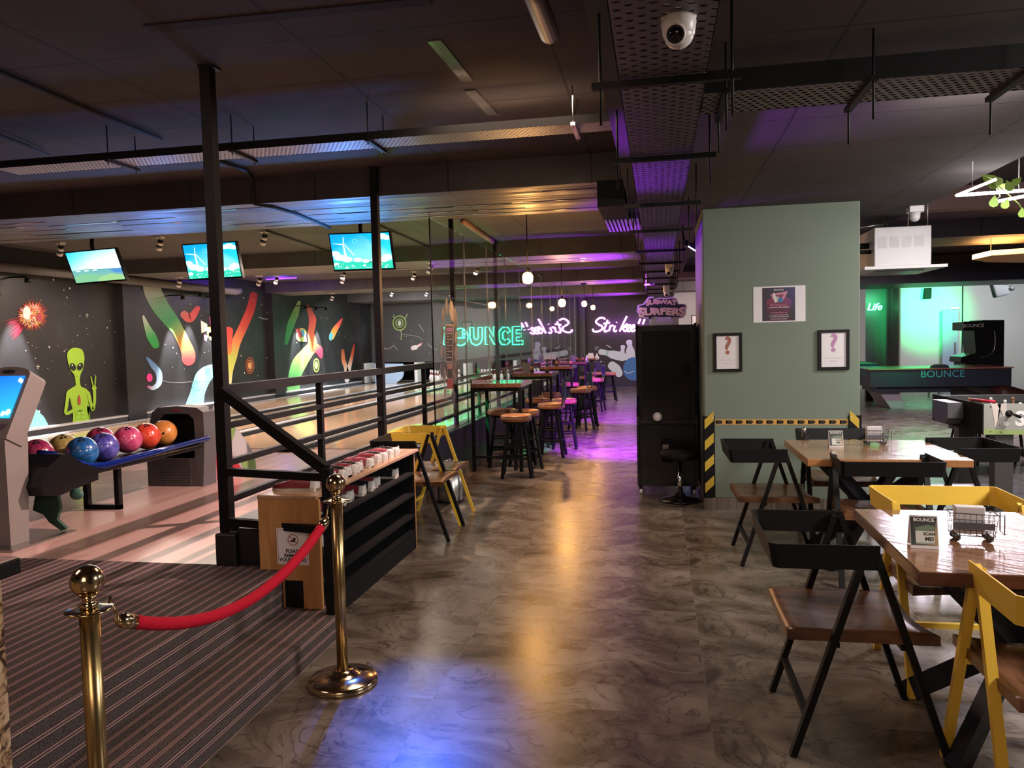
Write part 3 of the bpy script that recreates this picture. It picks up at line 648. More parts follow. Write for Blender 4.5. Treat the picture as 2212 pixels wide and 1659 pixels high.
# burst of flame
cx, cy_ = 290, 500
mu.ell(295, 500, 92, 100, (0.62, 0.12, 0.04), Q3, 0)
for k in range(520):
    tail = k % 4 == 0; a = random.uniform(2.15, 2.95) if tail else random.uniform(0, 2*PI); L = random.uniform(150, 310) if tail else random.uniform(85, 165); w_ = random.uniform(1.2, 4.5)
    r0 = random.uniform(20, 100); c = random.choice(((0.75, 0.08, 0.05), (0.80, 0.26, 0.04), (0.70, 0.05, 0.10), (0.55, 0.04, 0.10), (0.8, 0.4, 0.08)))
    if tail: c = random.choice(((0.45, 0.03, 0.05), (0.55, 0.06, 0.08), (0.35, 0.02, 0.05)))
    ca, sa = math.cos(a), math.sin(a); e = lerp(c, (0.06, 0.0, 0.01), 0.8)
    mu.b.mi = 1; mu.b.poly([mu.P(Q3(*p), 1+k % 3) for p in ((cx+ca*r0-sa*w_, cy_+sa*r0+ca*w_), (cx+ca*r0+sa*w_, cy_+sa*r0-ca*w_), (cx+ca*L, cy_+sa*L))], [c, c, e])
for k in range(260):
    a = random.uniform(0, 2*PI); r0 = 78*math.sqrt(random.random()); L = r0+random.uniform(15, 45); w_ = random.uniform(2, 7); ca, sa = math.cos(a), math.sin(a)
    ux, uy = 275+ca*r0, 500+sa*r0*1.1; c = random.choice(((0.85, 0.62, 0.15), (0.88, 0.70, 0.40), (0.85, 0.40, 0.10), (0.88, 0.60, 0.62), (0.75, 0.10, 0.12)))
    mu.b.poly([mu.P(Q3(*p), 4+k % 2) for p in ((ux-sa*w_, uy+ca*w_), (ux+sa*w_, uy-ca*w_), (275+ca*L, 500+sa*L*1.1))], [c, c, lerp(c, (0.7, 0.1, 0.05), 0.6)])
mu.ell(240, 480, 34, 60, (0.86, 0.66, 0.66), Q3, 6); mu.ell(350, 520, 26, 38, (0.30, 0.04, 0.06), Q3, 6)
# green visitor
AG = (0.26, 0.46, 0.03); AD = (0.20, 0.42, 0.03)
mu.blob([(604, 890), (607, 835), (640, 800), (685, 794), (730, 808), (752, 850), (756, 905), (742, 985), (722, 1030), (712, 1082), (680, 1088), (662, 1030), (628, 985)], AG, Q3, 2)
mu.blob([(676, 1080), (714, 1080), (720, 1135), (770, 1160), (795, 1190), (800, 1250), (780, 1330), (792, 1420), (800, 1470), (665, 1480), (655, 1400), (645, 1330), (628, 1250), (600, 1190), (640, 1155), (678, 1130)], AG, Q3, 1)
mu.ribbon([(612, 1200, 17, AG), (600, 1290, 14, AG), (592, 1380, 14, AG), (660, 1355, 14, AG), (725, 1335, 14, AG)], Q3, 3)
mu.ribbon([(790, 1200, 17, AG), (812, 1280, 13, AG), (832, 1350, 13, AG), (848, 1270, 12, AG), (846, 1180, 14, AG)], Q3, 3)
mu.ell(845, 1155, 20, 24, AG, Q3, 4); mu.line([(838, 1145), (815, 1055)], 5, AG, Q3, 4); mu.line([(850, 1145), (857, 1050)], 5, AG, Q3, 4)
mu.ell(653, 965, 27, 36, (0.01, 0.01, 0.01), Q3, 4, rot=-0.5); mu.ell(718, 962, 25, 36, (0.01, 0.01, 0.01), Q3, 4, rot=0.45)
mu.ell(648, 950, 6, 8, (0.5, 0.6, 0.3), Q3, 5); mu.ell(716, 948, 6, 8, (0.5, 0.6, 0.3), Q3, 5)
mu.line([(672, 1048), (706, 1048)], 2, AD, Q3, 5)
mu.blob([(697, 1260), (703, 1218), (714, 1218), (724, 1260), (722, 1300), (700, 1302)], (0.30, 0.05, 0.03), Q3, 5, False); mu.line([(705, 1358), (735, 1355)], 4, (0.05, 0.10, 0.02), Q3, 5)
for yy in (1380, 1415, 1450):
    for xx in (700, 745): mu.ell(xx, yy, 18, 13, (0.26, 0.52, 0.05), Q3, 3)
mu.blob([(258, 1312), (330, 1345), (400, 1420), (450, 1520), (150, 1590), (170, 1500), (210, 1400)], (0.20, 0.52, 0.46), Q3, 0, False)
# stars, scratches
for k in range(330):
    yy = random.uniform(6.0, 23.4); zz = random.uniform(0.55, 2.75); r = random.uniform(0.004, 0.012) if k % 9 else 0.02
    g = random.uniform(0.35, 0.8); xx = XL+0.006; mu.b.poly([(xx, yy-r, zz), (xx, yy, zz-r), (xx, yy+r, zz), (xx, yy, zz+r)], (g, g*0.97, g*0.9))
for (a, c) in ((780, 500), (340, 962)):
    mu.line([(a-14, c), (a+14, c)], 2.2, (0.6, 0.58, 0.5), Q3); mu.line([(a, c-16), (a, c+22)], 2.2, (0.6, 0.58, 0.5), Q3)
for pts in ([(330, 1155), (395, 1160)], [(1440, 1080), (1560, 1105), (1900, 1085)]): mu.line(pts, 1.6, (0.25, 0.24, 0.23), Q3)
for pts in ([(905, 405), (950, 420), (1010, 418)], [(1640, 620), (1650, 660), (1632, 710), (1645, 745)], [(1615, 440), (1640, 475)], [(1630, 430), (1612, 470)]): mu.line(pts, 2.2, (0.42, 0.42, 0.38), Q4)
struct('wall_left', mu.b, [M['mural_wall'], M['paint']])
# pilasters and the pipe under the ceiling of the left wall
for i, (pa, pb) in enumerate(((268, 308), (590, 612), (779, 806))):
    ya = at(pa, 700, x=XL+0.14).y; yb = at(pb, 700, x=XL+0.14).y; b = MB(); b.box(XL, XL+0.14, ya, yb, 0, ZC); struct('wall_pilaster_%d' % (i+1), b, M['mural_wall'])
b = MB(); b.mi = 1; b.box(XL, XL+0.12, 3.0, YE, 0.30, 0.415); b.mi = 0; b.box(XL, XL+0.13, 3.0, YE, 0.415, 0.442); struct('trim_lane_cap', b, [M['cap'], M['gutter_dark']])

# ---- masking wall over the pins with its painting, and the wall at the corridor's end
ms = Mural(lambda px, py, lay: at(px, py, y=23.30-0.004-0.003*lay))
ms.b.mi = 0; ms.b.box(XL, -2.43, 23.30, 23.4, 0.98, ZC)
QB = lambda a, c: (800+a/7.373, 700+c/7.373)
for rx, ry, c, l in ((15, 17, (0.30, 0.42, 0.10), 0), (12.5, 14, (0.03, 0.035, 0.03), 1), (9.5, 10.5, (0.22, 0.30, 0.10), 2), (5.5, 8, (0.05, 0.06, 0.03), 3), (3.5, 6, (0.62, 0.66, 0.55), 4)): ms.ell(863, 698, rx, ry, c, lay=l)
ms.line([(865, 713), (867, 722), (866, 734)], 0.7, (0.42, 0.45, 0.25)); ms.line([(867, 722), (885, 724), (905, 728), (912, 735)], 0.4, (0.35, 0.36, 0.3))
ms.line([(852, 690), (850, 680)], 0.8, (0.4, 0.5, 0.2)); ms.line([(874, 690), (880, 678)], 0.8, (0.4, 0.5, 0.2))
ms.ribbon([(891, 752, 4.5, (0.72, 0.55, 0.55)), (898, 750, 5.0, (0.75, 0.68, 0.68)), (903, 747, 2.2, (0.72, 0.5, 0.5)), (907, 745, 2.8, (0.72, 0.45, 0.48)), (912, 740, 0.8, (0.4, 0.03, 0.08))])
for k in range(70):
    a, c = random.uniform(812, 1120), random.uniform(668, 775); r = random.uniform(0.3, 0.9); ms.blob([(a-r, c), (a, c-r), (a+r, c), (a, c+r)], (0.55, 0.55, 0.5), lay=1, smooth=False)
for pts in ([(924, 742), (932, 750), (945, 756)], [(830, 752), (840, 754), (850, 747), (858, 756)], [(905, 700), (915, 716)], [(815, 700), (828, 722)]): ms.line(pts, 0.5, (0.42, 0.42, 0.38))
struct('wall_masking', ms.b, [M['dark_wall'], M['paint']])
st = Mural(lambda px, py, lay: at(px, py, y=YE-0.004-0.003*lay))
st.b.mi = 0; st.b.box(-2.43, 0.30, YE, YE+0.15, 0, ZC)
PN = (0.50, 0.58, 0.60); PG = (0.12, 0.42, 0.28)
QP = lambda a, c: (1060+a/6.506, 740+c/6.506)
st.ribbon([(1545, 130, 40, PN), (1600, 140, 38, PN), (1640, 150, 34, PN), (1720, 170, 60, PN), (1850, 200, 62, PN)], QP, 0)
st.ribbon([(1858, 60, 34, PN), (1855, 95, 24, PN), (1850, 140, 34, PN)], QP, 1)
st.ribbon([(1945, -5, 44, PN), (1955, 50, 32, PN), (1960, 110, 60, PN), (1965, 220, 70, PN)], QP, 1)
st.ribbon([(1700, 320, 60, PN), (1760, 370, 66, PN), (1800, 430, 55, PN)], QP, 0)
st.ell(2010, 370, 150, 165, (0.03, 0.13, 0.32), QP, 2); st.line([(1880, 400), (1930, 430), (2010, 400)], 5, (0.5, 0.55, 0.6), QP, 3)
for a in (1632, 1650): st.line([(a, 105), (a-12, 190)], 3, PG, QP, 3)
st.line([(1460, 60), (1520, 65), (1465, 90), (1500, 105)], 3, (0.4, 0.4, 0.45), QP, 1); st.line([(1625, 35), (1690, 70)], 5, (0.6, 0.6, 0.65), QP, 1)
for a, c in ((1212, 690),): pass
# pins painted left of the pillar (seen past the glass)
struct('wall_strike', st.b, [M['strike_wall'], M['paint']])
b = MB(); b.box(-2.43, -2.20, YE-0.16, YE, 0, ZC); struct('wall_pillar_end', b, M['dark_wall'])
b = MB(); b.box(-2.2, 0.30, YE-0.02, YE, 0, 0.09); struct('baseboard_strike', b, M['dark_wall'])
b = MB(); b.box(0.30, 5.6, 22.6, 22.75, 0, ZC); struct('wall_back_middle', b, M['grey_wall'])

# ---- green pillar
b = MB(); b.box(0.392, 1.700, 7.03, 8.35, 0.10, ZD+0.02, 0.012); struct('wall_green_pillar', b, M['green_wall'])
b = MB(); b.box(0.384, 1.708, 7.018, 8.36, 0, 0.105); struct('baseboard_green_pillar', b, M['floor'])
# ---- games room on the right
xw = at(1945, 800, y=22.0).x
b = MB(); b.box(xw, 14, 22.0, 22.15, 0, ZC); struct('wall_games_back', b, M['pale_wall'])
b = MB(); b.box(5.6, xw, 22.9, 23.05, 0, ZC); b.box(xw, xw+0.05, 22.15, 22.9, 0, ZC); struct('wall_games_alcove', b, M['dark_wall'])
b = MB(); b.box(9.8, 9.95, 8, 22.0, 0, ZC); struct('wall_right', b, M['grey_wall'])
b = MB(); b.box(2.6, 14, 16.3, 18.0, 2.50, ZB); struct('ceiling_bulkhead', b, M['navy'])
b = MB(); b.box(2.345, 9.8, 8.95, 9.15, ZB, ZC); struct('ceiling_edge_beam', b, M['terracotta'])
b = MB(); b.box(-9.6, 14, -3.35, -3.2, 0, ZC); struct('wall_front', b, M['grey_wall'])
p = at(1450, 300, y=22.55)
# ---- bowling lanes
M['black_line'] = simple('black_groove', (0.01, 0.01, 0.012), 0.5)
MUR = ['beside the mural wall', 'second from the mural wall', 'third from the mural wall', 'nearest the railing']
for i, xc in enumerate((-8.10, -6.55, -5.00, -3.47)):
    t = thing('bowling_lane', 'pale boarded bowling lane %s, running to its pins' % MUR[i], 'bowling lane', (xc, 8.35, 0), group='bowling lanes')
    b = MB(); b.box(xc-0.525, xc+0.525, 8.35, 23.25, 0.02, 0.352); b.build('lane_bed', M['lane'], t, world=True)
    for sg in (-1, 1):
        g = MB(); x0, x1 = sorted((xc+sg*0.530, xc+sg*(0.765 if not (i == 3 and sg == 1) else 0.665))); n = 6
        pr = [(x0, 0.352), (x0+0.01, 0.345)]+[(x0+0.015+(x1-x0-0.03)*k/n, 0.345-0.055*math.sin(PI*k/n)) for k in range(n+1)]+[(x1, 0.352), (x1, 0.24), (x0, 0.24)]
        g.prism(pr, 8.35, 23.2, 'xz'); g.build('gutter', M['gutter'], t, world=True)
        e = MB(); xx = xc+sg*0.527; e.box(xx-0.008, xx+0.008, 8.35, 23.2, 0.345, 0.354); e.build('edge_strip', M['black'], t, world=True)
for i, xx in enumerate((-7.325, -5.775, -4.235)):
    b = MB(); b.mi = 0; b.box(xx-0.10, xx+0.04, 8.35, 23.2, 0.345, 0.376); b.mi = 1; b.box(xx+0.04, xx+0.075, 8.35, 23.2, 0.33, 0.368); b.box(xx-0.125, xx-0.10, 8.35, 23.2, 0.33, 0.36)
    struct('trim_lane_divider_%d' % (i+1), b, [M['cap'], M['black_line']])
b = MB(); b.mi = 2; b.box(-2.71, -2.43, 8.35, 23.2, 0.28, 0.35); b.mi = 0; b.box(-2.80, -2.66, 8.35, 23.2, 0.34, 0.378); b.mi = 1; b.box(-2.66, -2.63, 8.35, 23.2, 0.33, 0.37); struct('trim_lane_side', b, [M['cap'], M['black_line'], M['gutter']])
b = MB(); b.box(-9.15, -2.43, 8.33, 8.37, 0.2, 0.3505); struct('trim_foul_line', b, M['black'])
b = MB(); b.box(XL, -2.43, 23.26, 23.9, 0.0, 0.35); b.box(XL, -2.43, 24.3, 24.4, 0.35, 1.0); struct('wall_pin_pit', b, M['black_matt'])
b = MB()
for xx in (-9.0, -7.33, -5.78, -4.23, -2.52): b.box(xx-0.05, xx+0.05, 22.6, 23.4, 0.36, 0.98)
struct('wall_pin_partitions', b, M['offwhite'])
# ---------------------------------------------------------------- railing of square black tube
XR = -2.39
rail = thing('railing', 'black square-tube railing with tall posts along the edge of the lanes', 'railing', (XR, 3.88, 0.565))
def post(y, z1, w=0.06, z0=0.565): b = MB(); b.box(XR-w/2, XR+w/2, y-w/2, y+w/2, z0, z1); b.build('post', M['black'], rail, world=True)
b = MB(); b.box(XR-0.03, XR+0.03, 3.85, 3.91, 0.347, 3.08); b.box(XR-0.035, XR+0.055, 3.845, 3.925, 3.068, 3.08); b.build('post', M['black'], rail, world=True)
post(6.37, ZC-0.002); post(8.87, ZC-0.002, 0.05); post(11.36, ZC-0.002, 0.05)
for y in (5.13, 7.62, 10.1): post(y, 1.33, 0.04)
for z in (1.347, 1.135, 0.925, 0.715):
    b = MB(); h = 0.055 if z > 1.3 else 0.035; b.box(XR-h/2, XR+h/2, 3.91, 20.0, z-h, z); b.build('rail', M['black'], rail, world=True)
# the short end frame beside the steps
b = MB(); b.box(-1.732, -1.682, 3.695, 3.745, 0.14, 0.915, 0.004); b.build('post', M['black'], rail, world=True)
b = MB(); b.bar((XR+0.01, 3.86, 1.315), (-1.715, 3.725, 0.905), 0.045, 0.055); b.build('handrail', M['black'], rail, world=True)
for z in (0.865, 0.585):
    b = MB(); b.bar((XR+0.02, 3.86, z), (-1.71, 3.722, z), 0.035, 0.042); b.build('rail', M['black'], rail, world=True)

# ---------------------------------------------------------------- glass panes
gy = [7.65, 9.05, 10.30, 11.55, 12.80, 14.05, 15.3, 16.55, 17.8, 19.05, 20.3, 21.55, 22.8]
for i in range(len(gy)-1):
    b = MB(); b.box(XG-0.035, XG-0.023, gy[i]+0.004, gy[i+1]-0.004, 0.573, ZB-0.004)
    lab = 'clear frameless glass pane above the charcoal kerb between bar tables and lanes'
    if i == 0: lab = 'clear glass pane nearest the camera, with the tall banner stickers on it'
    g = b.build('glass_pane', M['glass'], kind='structure', world=True, loc=(XG, gy[i], 0.573)); 
    e = MB(); e.box(XG-0.036, XG-0.022, gy[i]-0.003, gy[i]+0.004, 0.573, ZB-0.004) 
    e.build('glass_pane_edge', M['black_sat'] if i in (0,) else M['gutter'], g, world=False).location = (-XG, -gy[i], -0.573)
# menu banner and sticker feathers stuck on the first pane
def on_glass(px, py, d=0.0): return at(px, py, x=XG-0.020+d)
ban = thing('window_banner', 'tall narrow printed menu strip with red foot stuck on the first glass pane', 'banner', on_glass(971, 790))
mb = MB()
def gquad(mb, x0, y0, x1, y1, c, d=0.0, taper=0.0):
    mb.poly([on_glass(x0, y0, d), on_glass(x1, y0, d), on_glass(x1-taper, y1, d), on_glass(x0+taper, y1, d)], c)
gquad(mb, 961, 700, 980, 783, (0.32, 0.30, 0.36), 0.0, 1); gquad(mb, 963, 704, 978, 780, (0.03, 0.028, 0.035), 0.001, 1)
gquad(mb, 964, 708, 977, 716, (0.35, 0.16, 0.55), 0.002)
for k in range(9): gquad(mb, 964.5+(k % 2)*0.5, 719+k*6.5, 970 if k % 2 else 976, 721+k*6.5, (0.42, 0.40, 0.46), 0.002)
mb.build('menu_print', M['paint'], ban, world=True, normals=False)
mb = MB(); gquad(mb, 966, 785, 978.5, 840, (0.40, 0.22, 0.22), 0.0); gquad(mb, 967.5, 797, 977, 817, (0.05, 0.06, 0.05), 0.001); gquad(mb, 966, 818, 978.5, 840, (0.45, 0.10, 0.11), 0.001)
mb.build('foot_print', M['paint'], ban, world=True, normals=False)
fe = MB()
random.seed(11)
for (cx0, cy0, hw, hh) in ((958, 680, 5, 20), (965, 665, 4, 20), (975, 672, 6, 24), (984, 690, 6, 26), (956, 720, 5, 20), (985, 730, 4, 22), (956, 760, 6, 24), (984, 765, 6, 24), (955, 800, 7, 22), (985, 800, 6, 20), (961, 812, 5, 18), (963, 850, 4, 16), (979, 856, 4.5, 18)):
    for k in range(3):
        x0 = cx0+random.uniform(-2, 2); y0 = cy0+random.uniform(-4, 4); c = random.choice(((0.30, 0.27, 0.30), (0.12, 0.11, 0.13), (0.40, 0.36, 0.38)))
        fe.poly([on_glass(x0, y0-hh, -0.0005*k), on_glass(x0+hw*0.6, y0-hh*0.2, -0.0005*k), on_glass(x0+hw*0.2, y0+hh, -0.0005*k), on_glass(x0-hw*0.7, y0+hh*0.1, -0.0005*k)], c)
fe.build('feather_sticker', M['paint'], ban, world=True, normals=False)

# ---------------------------------------------------------------- rope barrier
def stanchion(loc, label):
    t = thing('rope_stanchion', label, 'stanchion', loc, group='brass rope stanchions')
    b = MB(); b.lathe([(0, 0), (0.157, 0), (0.160, 0.006), (0.158, 0.022), (0.150, 0.030), (0.09, 0.040), (0.050, 0.055), (0.045, 0.064), (0, 0.064)], n=40); b.build('base', M['brass'], t)
    b = MB(); b.lathe([(0.0255, 0.055), (0.0255, 0.845)], n=28); b.build('pole', M['brass_b'], t)
    b = MB(); b.lathe([(0, 0.843), (0.060, 0.845), (0.062, 0.849), (0.058, 0.852), (0.03, 0.851), (0, 0.851)], n=32); b.build('collar', M['brass'], t)
    b = MB(); b.lathe([(0.024, 0.85), (0.020, 0.856), (0.026, 0.862), (0.017, 0.868), (0.015, 0.878), (0.022, 0.886), (0.0, 0.887)], n=24); b.build('neck', M['brass'], t)
    b = MB(); b.ball((0, 0, 0.927), 0.044, 28, 18); b.build('ball_finial', M['brass'], t)
    return t
s1 = stanchion((-1.445, 3.235, 0), 'brass rope stanchion beside the shoe rack, its round base in full view')
s2 = stanchion((-1.535, 1.80, 0), 'brass rope stanchion in front on the left, its foot cut off by the picture edge')
rp = thing('barrier_rope', 'sagging red velvet rope with brass ends hung between the two stanchions', 'rope', (-1.49, 2.5, 0.846))
A = Vector((-1.525, 1.87, 0.846)); B_ = Vector((-1.452, 3.17, 0.846)); L = (B_-A)
def cat(t, z0=0.80, sag=0.175): p = A+L*t; return Vector((p.x, p.y, z0-sag*(1-(2*t-1)**2)+0.0*(t)))
pts = [cat(0.055+0.89*k/26) for k in range(27)]
b = MB(); b.tube(pts, 0.0205, 14); b.build('velvet_cord', M['velvet'], rp, world=True)
for e0, e1, hook in ((pts[0], pts[1], A), (pts[-1], pts[-2], B_)):
    d = (e0-e1).normalized(); b = MB(); b.tube([e0-d*0.012, e0+d*0.012, e0+d*0.034, e0+d*0.044, e0+d*0.052], [0.0225, 0.0225, 0.0215, 0.014, 0.006], 14)
    q = e0+d*0.052; b.tube([q, q+Vector((0, 0, 0.012)), hook+Vector((0, 0, 0.012)), hook+Vector((0, 0, -0.006))], 0.0042, 8); b.ball(q+d*0.004, 0.009, 10, 8); b.build('brass_end', M['brass'], rp, world=True)

# ---------------------------------------------------------------- shoe rack
RX0, RX1, RY0, RY1, RZ = -2.115, -1.825, 3.79, 5.50, 0.755
rk = thing('shoe_rack', 'oak-topped shoe rack with black open shelves full of bowling shoes', 'shoe rack', (RX1, RY0, 0))
b = MB(); b.prism([(-2.135, 0.350), (-2.010, 0.350), (-2.005, 0.143), (-1.785, 0.143), (-1.785, 0.735), (-2.135, 0.735)], RY0-0.025, RY0, 'xz'); b.build('end_panel', M['oak'], rk, world=True)
b = MB(); b.box(-1.995, -1.89, RY0-0.0265, RY0-0.0245, 0.145, 0.295); b.build('painted_patch', M['black_matt'], rk, world=True)
b = MB(); b.box(-2.14, -1.80, RY0-0.025, RY1+0.05, 0.735, RZ, 0.003); b.build('top_board', M['oak_top'], rk, world=True)
b = MB(); b.box(RX0, RX1, RY1, RY1+0.02, 0.0, 0.735); b.build('end_panel', M['black_matt'], rk, world=True)
b = MB(); b.box(RX1-0.003, RX1+0.002, RY1+0.001, RY1+0.019, 0.0, 0.735); b.build('edge_banding', M['oak'], rk, world=True)
b = MB(); b.box(-2.112, -2.095, RY0, RY1, 0.0, 0.735); b.build('back_panel', M['black_matt'], rk, world=True)
for z in (0.585, 0.425, 0.265, 0.145):
    b = MB(); b.box(-2.095, RX1, RY0+0.002 if z > 0.2 else 3.84, RY1, z-0.018, z); b.build('shelf', M['black_matt'], rk, world=True)
b = MB(); b.box(-2.095, RX1-0.005, 3.84, RY1, 0.0, 0.127); b.build('plinth', M['black_matt'], rk, world=True)
# notice
sg = thing('notice_sign', 'white PLEASE REMOVE YOUR SHOES notice taped on the rack end panel', 'sign', (-1.93, RY0-0.028, 0.45))
Y = RY0-0.0262
def onp(px, py): return at(px, py, y=Y)
c0, c1 = onp(597, 1148), onp(668, 1221)
b = MB(); b.box(c0.x, c1.x, Y-0.001, Y, c1.z, c0.z+0.02); b.build('paper', M['paper'], sg, world=True)
b = MB(); x0, x1, z0, z1 = c0.x+0.006, c1.x-0.006, c1.z+0.006, c0.z+0.014
for q in ((x0, x1, z0, z0+0.002), (x0, x1, z1-0.002, z1), (x0, x0+0.002, z0, z1), (x1-0.002, x1, z0, z1)): b.box(q[0], q[1], Y-0.0016, Y-0.0009, q[2], q[3])
cc = onp(633, 1166); r = 0.029
for k in range(28):
    a, a2 = 2*PI*k/28, 2*PI*(k+1)/28; b.bar((cc.x+r*math.cos(a), Y-0.0014, cc.z+r*math.sin(a)), (cc.x+r*math.cos(a2), Y-0.0014, cc.z+r*math.sin(a2)), 0.0005, 0.0035, ext=0.0003)
b.bar((cc.x-r*0.7, Y-0.0016, cc.z+r*0.7), (cc.x+r*0.7, Y-0.0016, cc.z-r*0.7), 0.0005, 0.0035); b.build('border', M['red_ink'], sg, world=True)
b = MB(); b.prism([(cc.x-0.017, cc.z-0.012), (cc.x+0.012, cc.z-0.013), (cc.x+0.016, cc.z+0.010), (cc.x+0.004, cc.z+0.012), (cc.x+0.001, cc.z+0.0), (cc.x-0.016, cc.z-0.005)], Y-0.0014, Y-0.0008, 'xz'); b.build('shoe_symbol', M['ink'], sg, world=True)
for body, py in (('PLEASE', 1191), ('REMOVE', 1200.5), ('YOUR SHOES', 1210)):
    p = onp(633, py); text_obj('lettering', body, M['ink'], sg, Matrix.Translation(-Vector(sg.location)) @ facing_m((p.x, Y-0.0014, p.z)), size=0.0265, offset=0.0010)

# ---------------------------------------------------------------- bowling shoes
M['shoe_red'] = simple('maroon_shoe_leather', (0.22, 0.030, 0.045), 0.42, var=0.25, scale=30); M['shoe_pink'] = simple('dusty_red_shoe_leather', (0.36, 0.075, 0.11), 0.42, var=0.2, scale=30)
M['shoe_black'] = simple('black_shoe_leather', (0.014, 0.014, 0.016), 0.4); M['shoe_white'] = simple('white_shoe_leather', (0.60, 0.56, 0.54), 0.45, var=0.1, scale=30); M['sole'] = simple('cream_sole', (0.55, 0.50, 0.44), 0.55, var=0.08)
M['lining'] = simple('brown_lining', (0.10, 0.05, 0.035), 0.8)
def shoe(label, main, back='shoe_white', size=1.0):
    """toe towards -x, heel at x = 0"""
    t = thing('bowling_shoe', label, 'shoe', group='bowling shoes on the rack')
    L = 0.27*size; W = 0.046*size
    st_ = [(0.0, 0.55), (0.03, 0.78), (0.12, 0.84), (0.3, 0.76), (0.5, 0.82), (0.68, 1.0), (0.82, 0.95), (0.93, 0.66), (1.0, 0.12)]
    def outline(f=1.0): return [(-u*L, W*wd*f) for u, wd in st_]+[(-u*L, -W*wd*f) for u, wd in reversed(st_)]
    b = MB(); b.prism(outline(1.06), 0.0, 0.014, 'xy'); b.prism(outline(1.1)[:3]+outline(1.1)[-3:], -0.0, 0.022, 'xy'); b.build('sole', M['sole'], t)
    hts = [0.060, 0.070, 0.066, 0.072, 0.066, 0.050, 0.042, 0.034, 0.018]
    b = MB(); rings = []
    for (u, wd), h in zip(st_, hts):
        ring = []
        for k in range(9):
            a = PI*k/8; yy = math.cos(a); zz = math.sin(a)**0.55
            if u < 0.42: zz = min(zz, 0.93); yy *= 1.0-0.22*zz
            ring.append(b.bm.verts.new((-u*L+(0.006 if u == 0 else 0)*(zz), W*wd*yy*0.98, 0.012+(h-0.012)*zz)))
        rings.append(ring)
    for i, (A1, B1) in enumerate(zip(rings, rings[1:])):
        for k in range(8):
            f = b.bm.faces.new((A1[k], A1[k+1], B1[k+1], B1[k])); f.smooth = True
            f.material_index = 1 if (i < 2) else (2 if (i in (2,) and k in (3, 4)) else 0)
            if 0 < i < 3 and k in (3, 4): f.material_index = 2
    f = b.bm.faces.new(rings[0]); f.material_index = 1; b.bm.faces.new(rings[-1][::-1])
    b.build('upper', [M[main], M[back], M['lining']], t)
    b = MB()
    for k in range(4):
        u = 0.42+k*0.07; h = 0.0705-k*0.0055; b.tube([(-u*L, -0.020*size, h-0.004), (-u*L-0.004, 0, h+0.004), (-u*L, 0.020*size, h-0.004)], 0.0026, 5)
    b.build('laces', M['shoe_black'], t)
    b = MB(); b.box(-0.006, 0.005, -0.007, 0.007, 0.030, 0.072, 0.002); b.build('heel_tab', M['offwhite'], t)
    return t
protos = {}
def put_shoe(kind, label, loc, rz=0.0):
    main = {'red': 'shoe_red', 'pink': 'shoe_pink', 'black': 'shoe_black'}[kind]
    if kind not in protos: t = shoe(label, main); protos[kind] = t; t.location = loc; t.rotation_euler = (0, 0, rz)
    else: t = dup(protos[kind], loc, rz, label)
    return t
ORD = ['first', 'second', 'third', 'fourth', 'fifth', 'sixth', 'seventh', 'eighth', 'ninth', 'tenth', 'eleventh', 'twelfth']
CN = {'red': 'maroon', 'pink': 'dusty red', 'black': 'black'}
top = [('pink', 4.02), ('black', 4.115), ('red', 4.235), ('black', 4.335), ('red', 4.43), ('black', 4.52), ('pink', 4.68), ('red', 4.85), ('black', 4.94), ('pink', 5.09), ('black', 5.18)]
for i, (k, y) in enumerate(top):
    put_shoe(k, '%s bowling shoe with white heel, %s from the stanchion on the rack top' % (CN[k], ORD[i]), (-1.83-0.012*(i % 2), y, RZ), 0.04*(i % 3-1))
for i, (k, y, o) in enumerate([('red', 4.15, 0.02), ('black', 4.34, 0), ('pink', 4.44, -0.01), ('red', 4.62, 0), ('black', 4.78, 0), ('red', 4.90, -0.01), ('black', 5.25, 0)]):
    put_shoe(k, '%s bowling shoe with white heel, %s from the front on the upper shelf' % (CN[k], ORD[i]), (-1.865+o, y, 0.585), 0.5 if i == 0 else 0.05)
put_shoe('pink', 'dusty red bowling shoe turned sideways on the second shelf', (-1.86, 4.02, 0.425), 0.45)
put_shoe('black', 'black bowling shoe with white heel beside the red one on the second shelf', (-1.85, 4.14, 0.425), 0.1)
put_shoe('red', 'maroon bowling shoe with white heel at the front end of the third shelf', (-1.85, 3.865, 0.265), 0.05)
put_shoe('black', 'bowling shoe with only its white heel seen at the front end of the upper shelf', (-1.85, 3.86, 0.585), 0.05)
c = put_shoe('red', 'dark bowling shoe lying lengthwise at the back corner of the rack top', (-1.87, 3.97, RZ), 0.0); c.location = (-1.86, 3.93, RZ); c.rotation_euler = (0, 0, 0.02)

# ---------------------------------------------------------------- reception desk corner
dk = thing('reception_desk', 'speckled stone desk corner with pale top at the left edge of the picture', 'desk', (-1.74, 1.72, 0.0))
b = MB(); b.box(-3.2, -2.017, -1.2, 1.725, 0.349, 0.955); b.box(-2.018, -1.735, -1.2, 1.725, 0.142, 0.955); b.build('body', M['granite'], dk, world=True)
b = MB(); b.box(-3.25, -1.70, -1.2, 1.757, 0.957, 1.0, 0.004); b.build('counter_edge', M['black'], dk, world=True)
b = MB(); b.box(-3.25, -1.704, -1.2, 1.753, 0.998, 1.004, 0.002); b.build('counter_top', simple('pale_pink_laminate', (0.55, 0.36, 0.29), 0.3), dk, world=True)

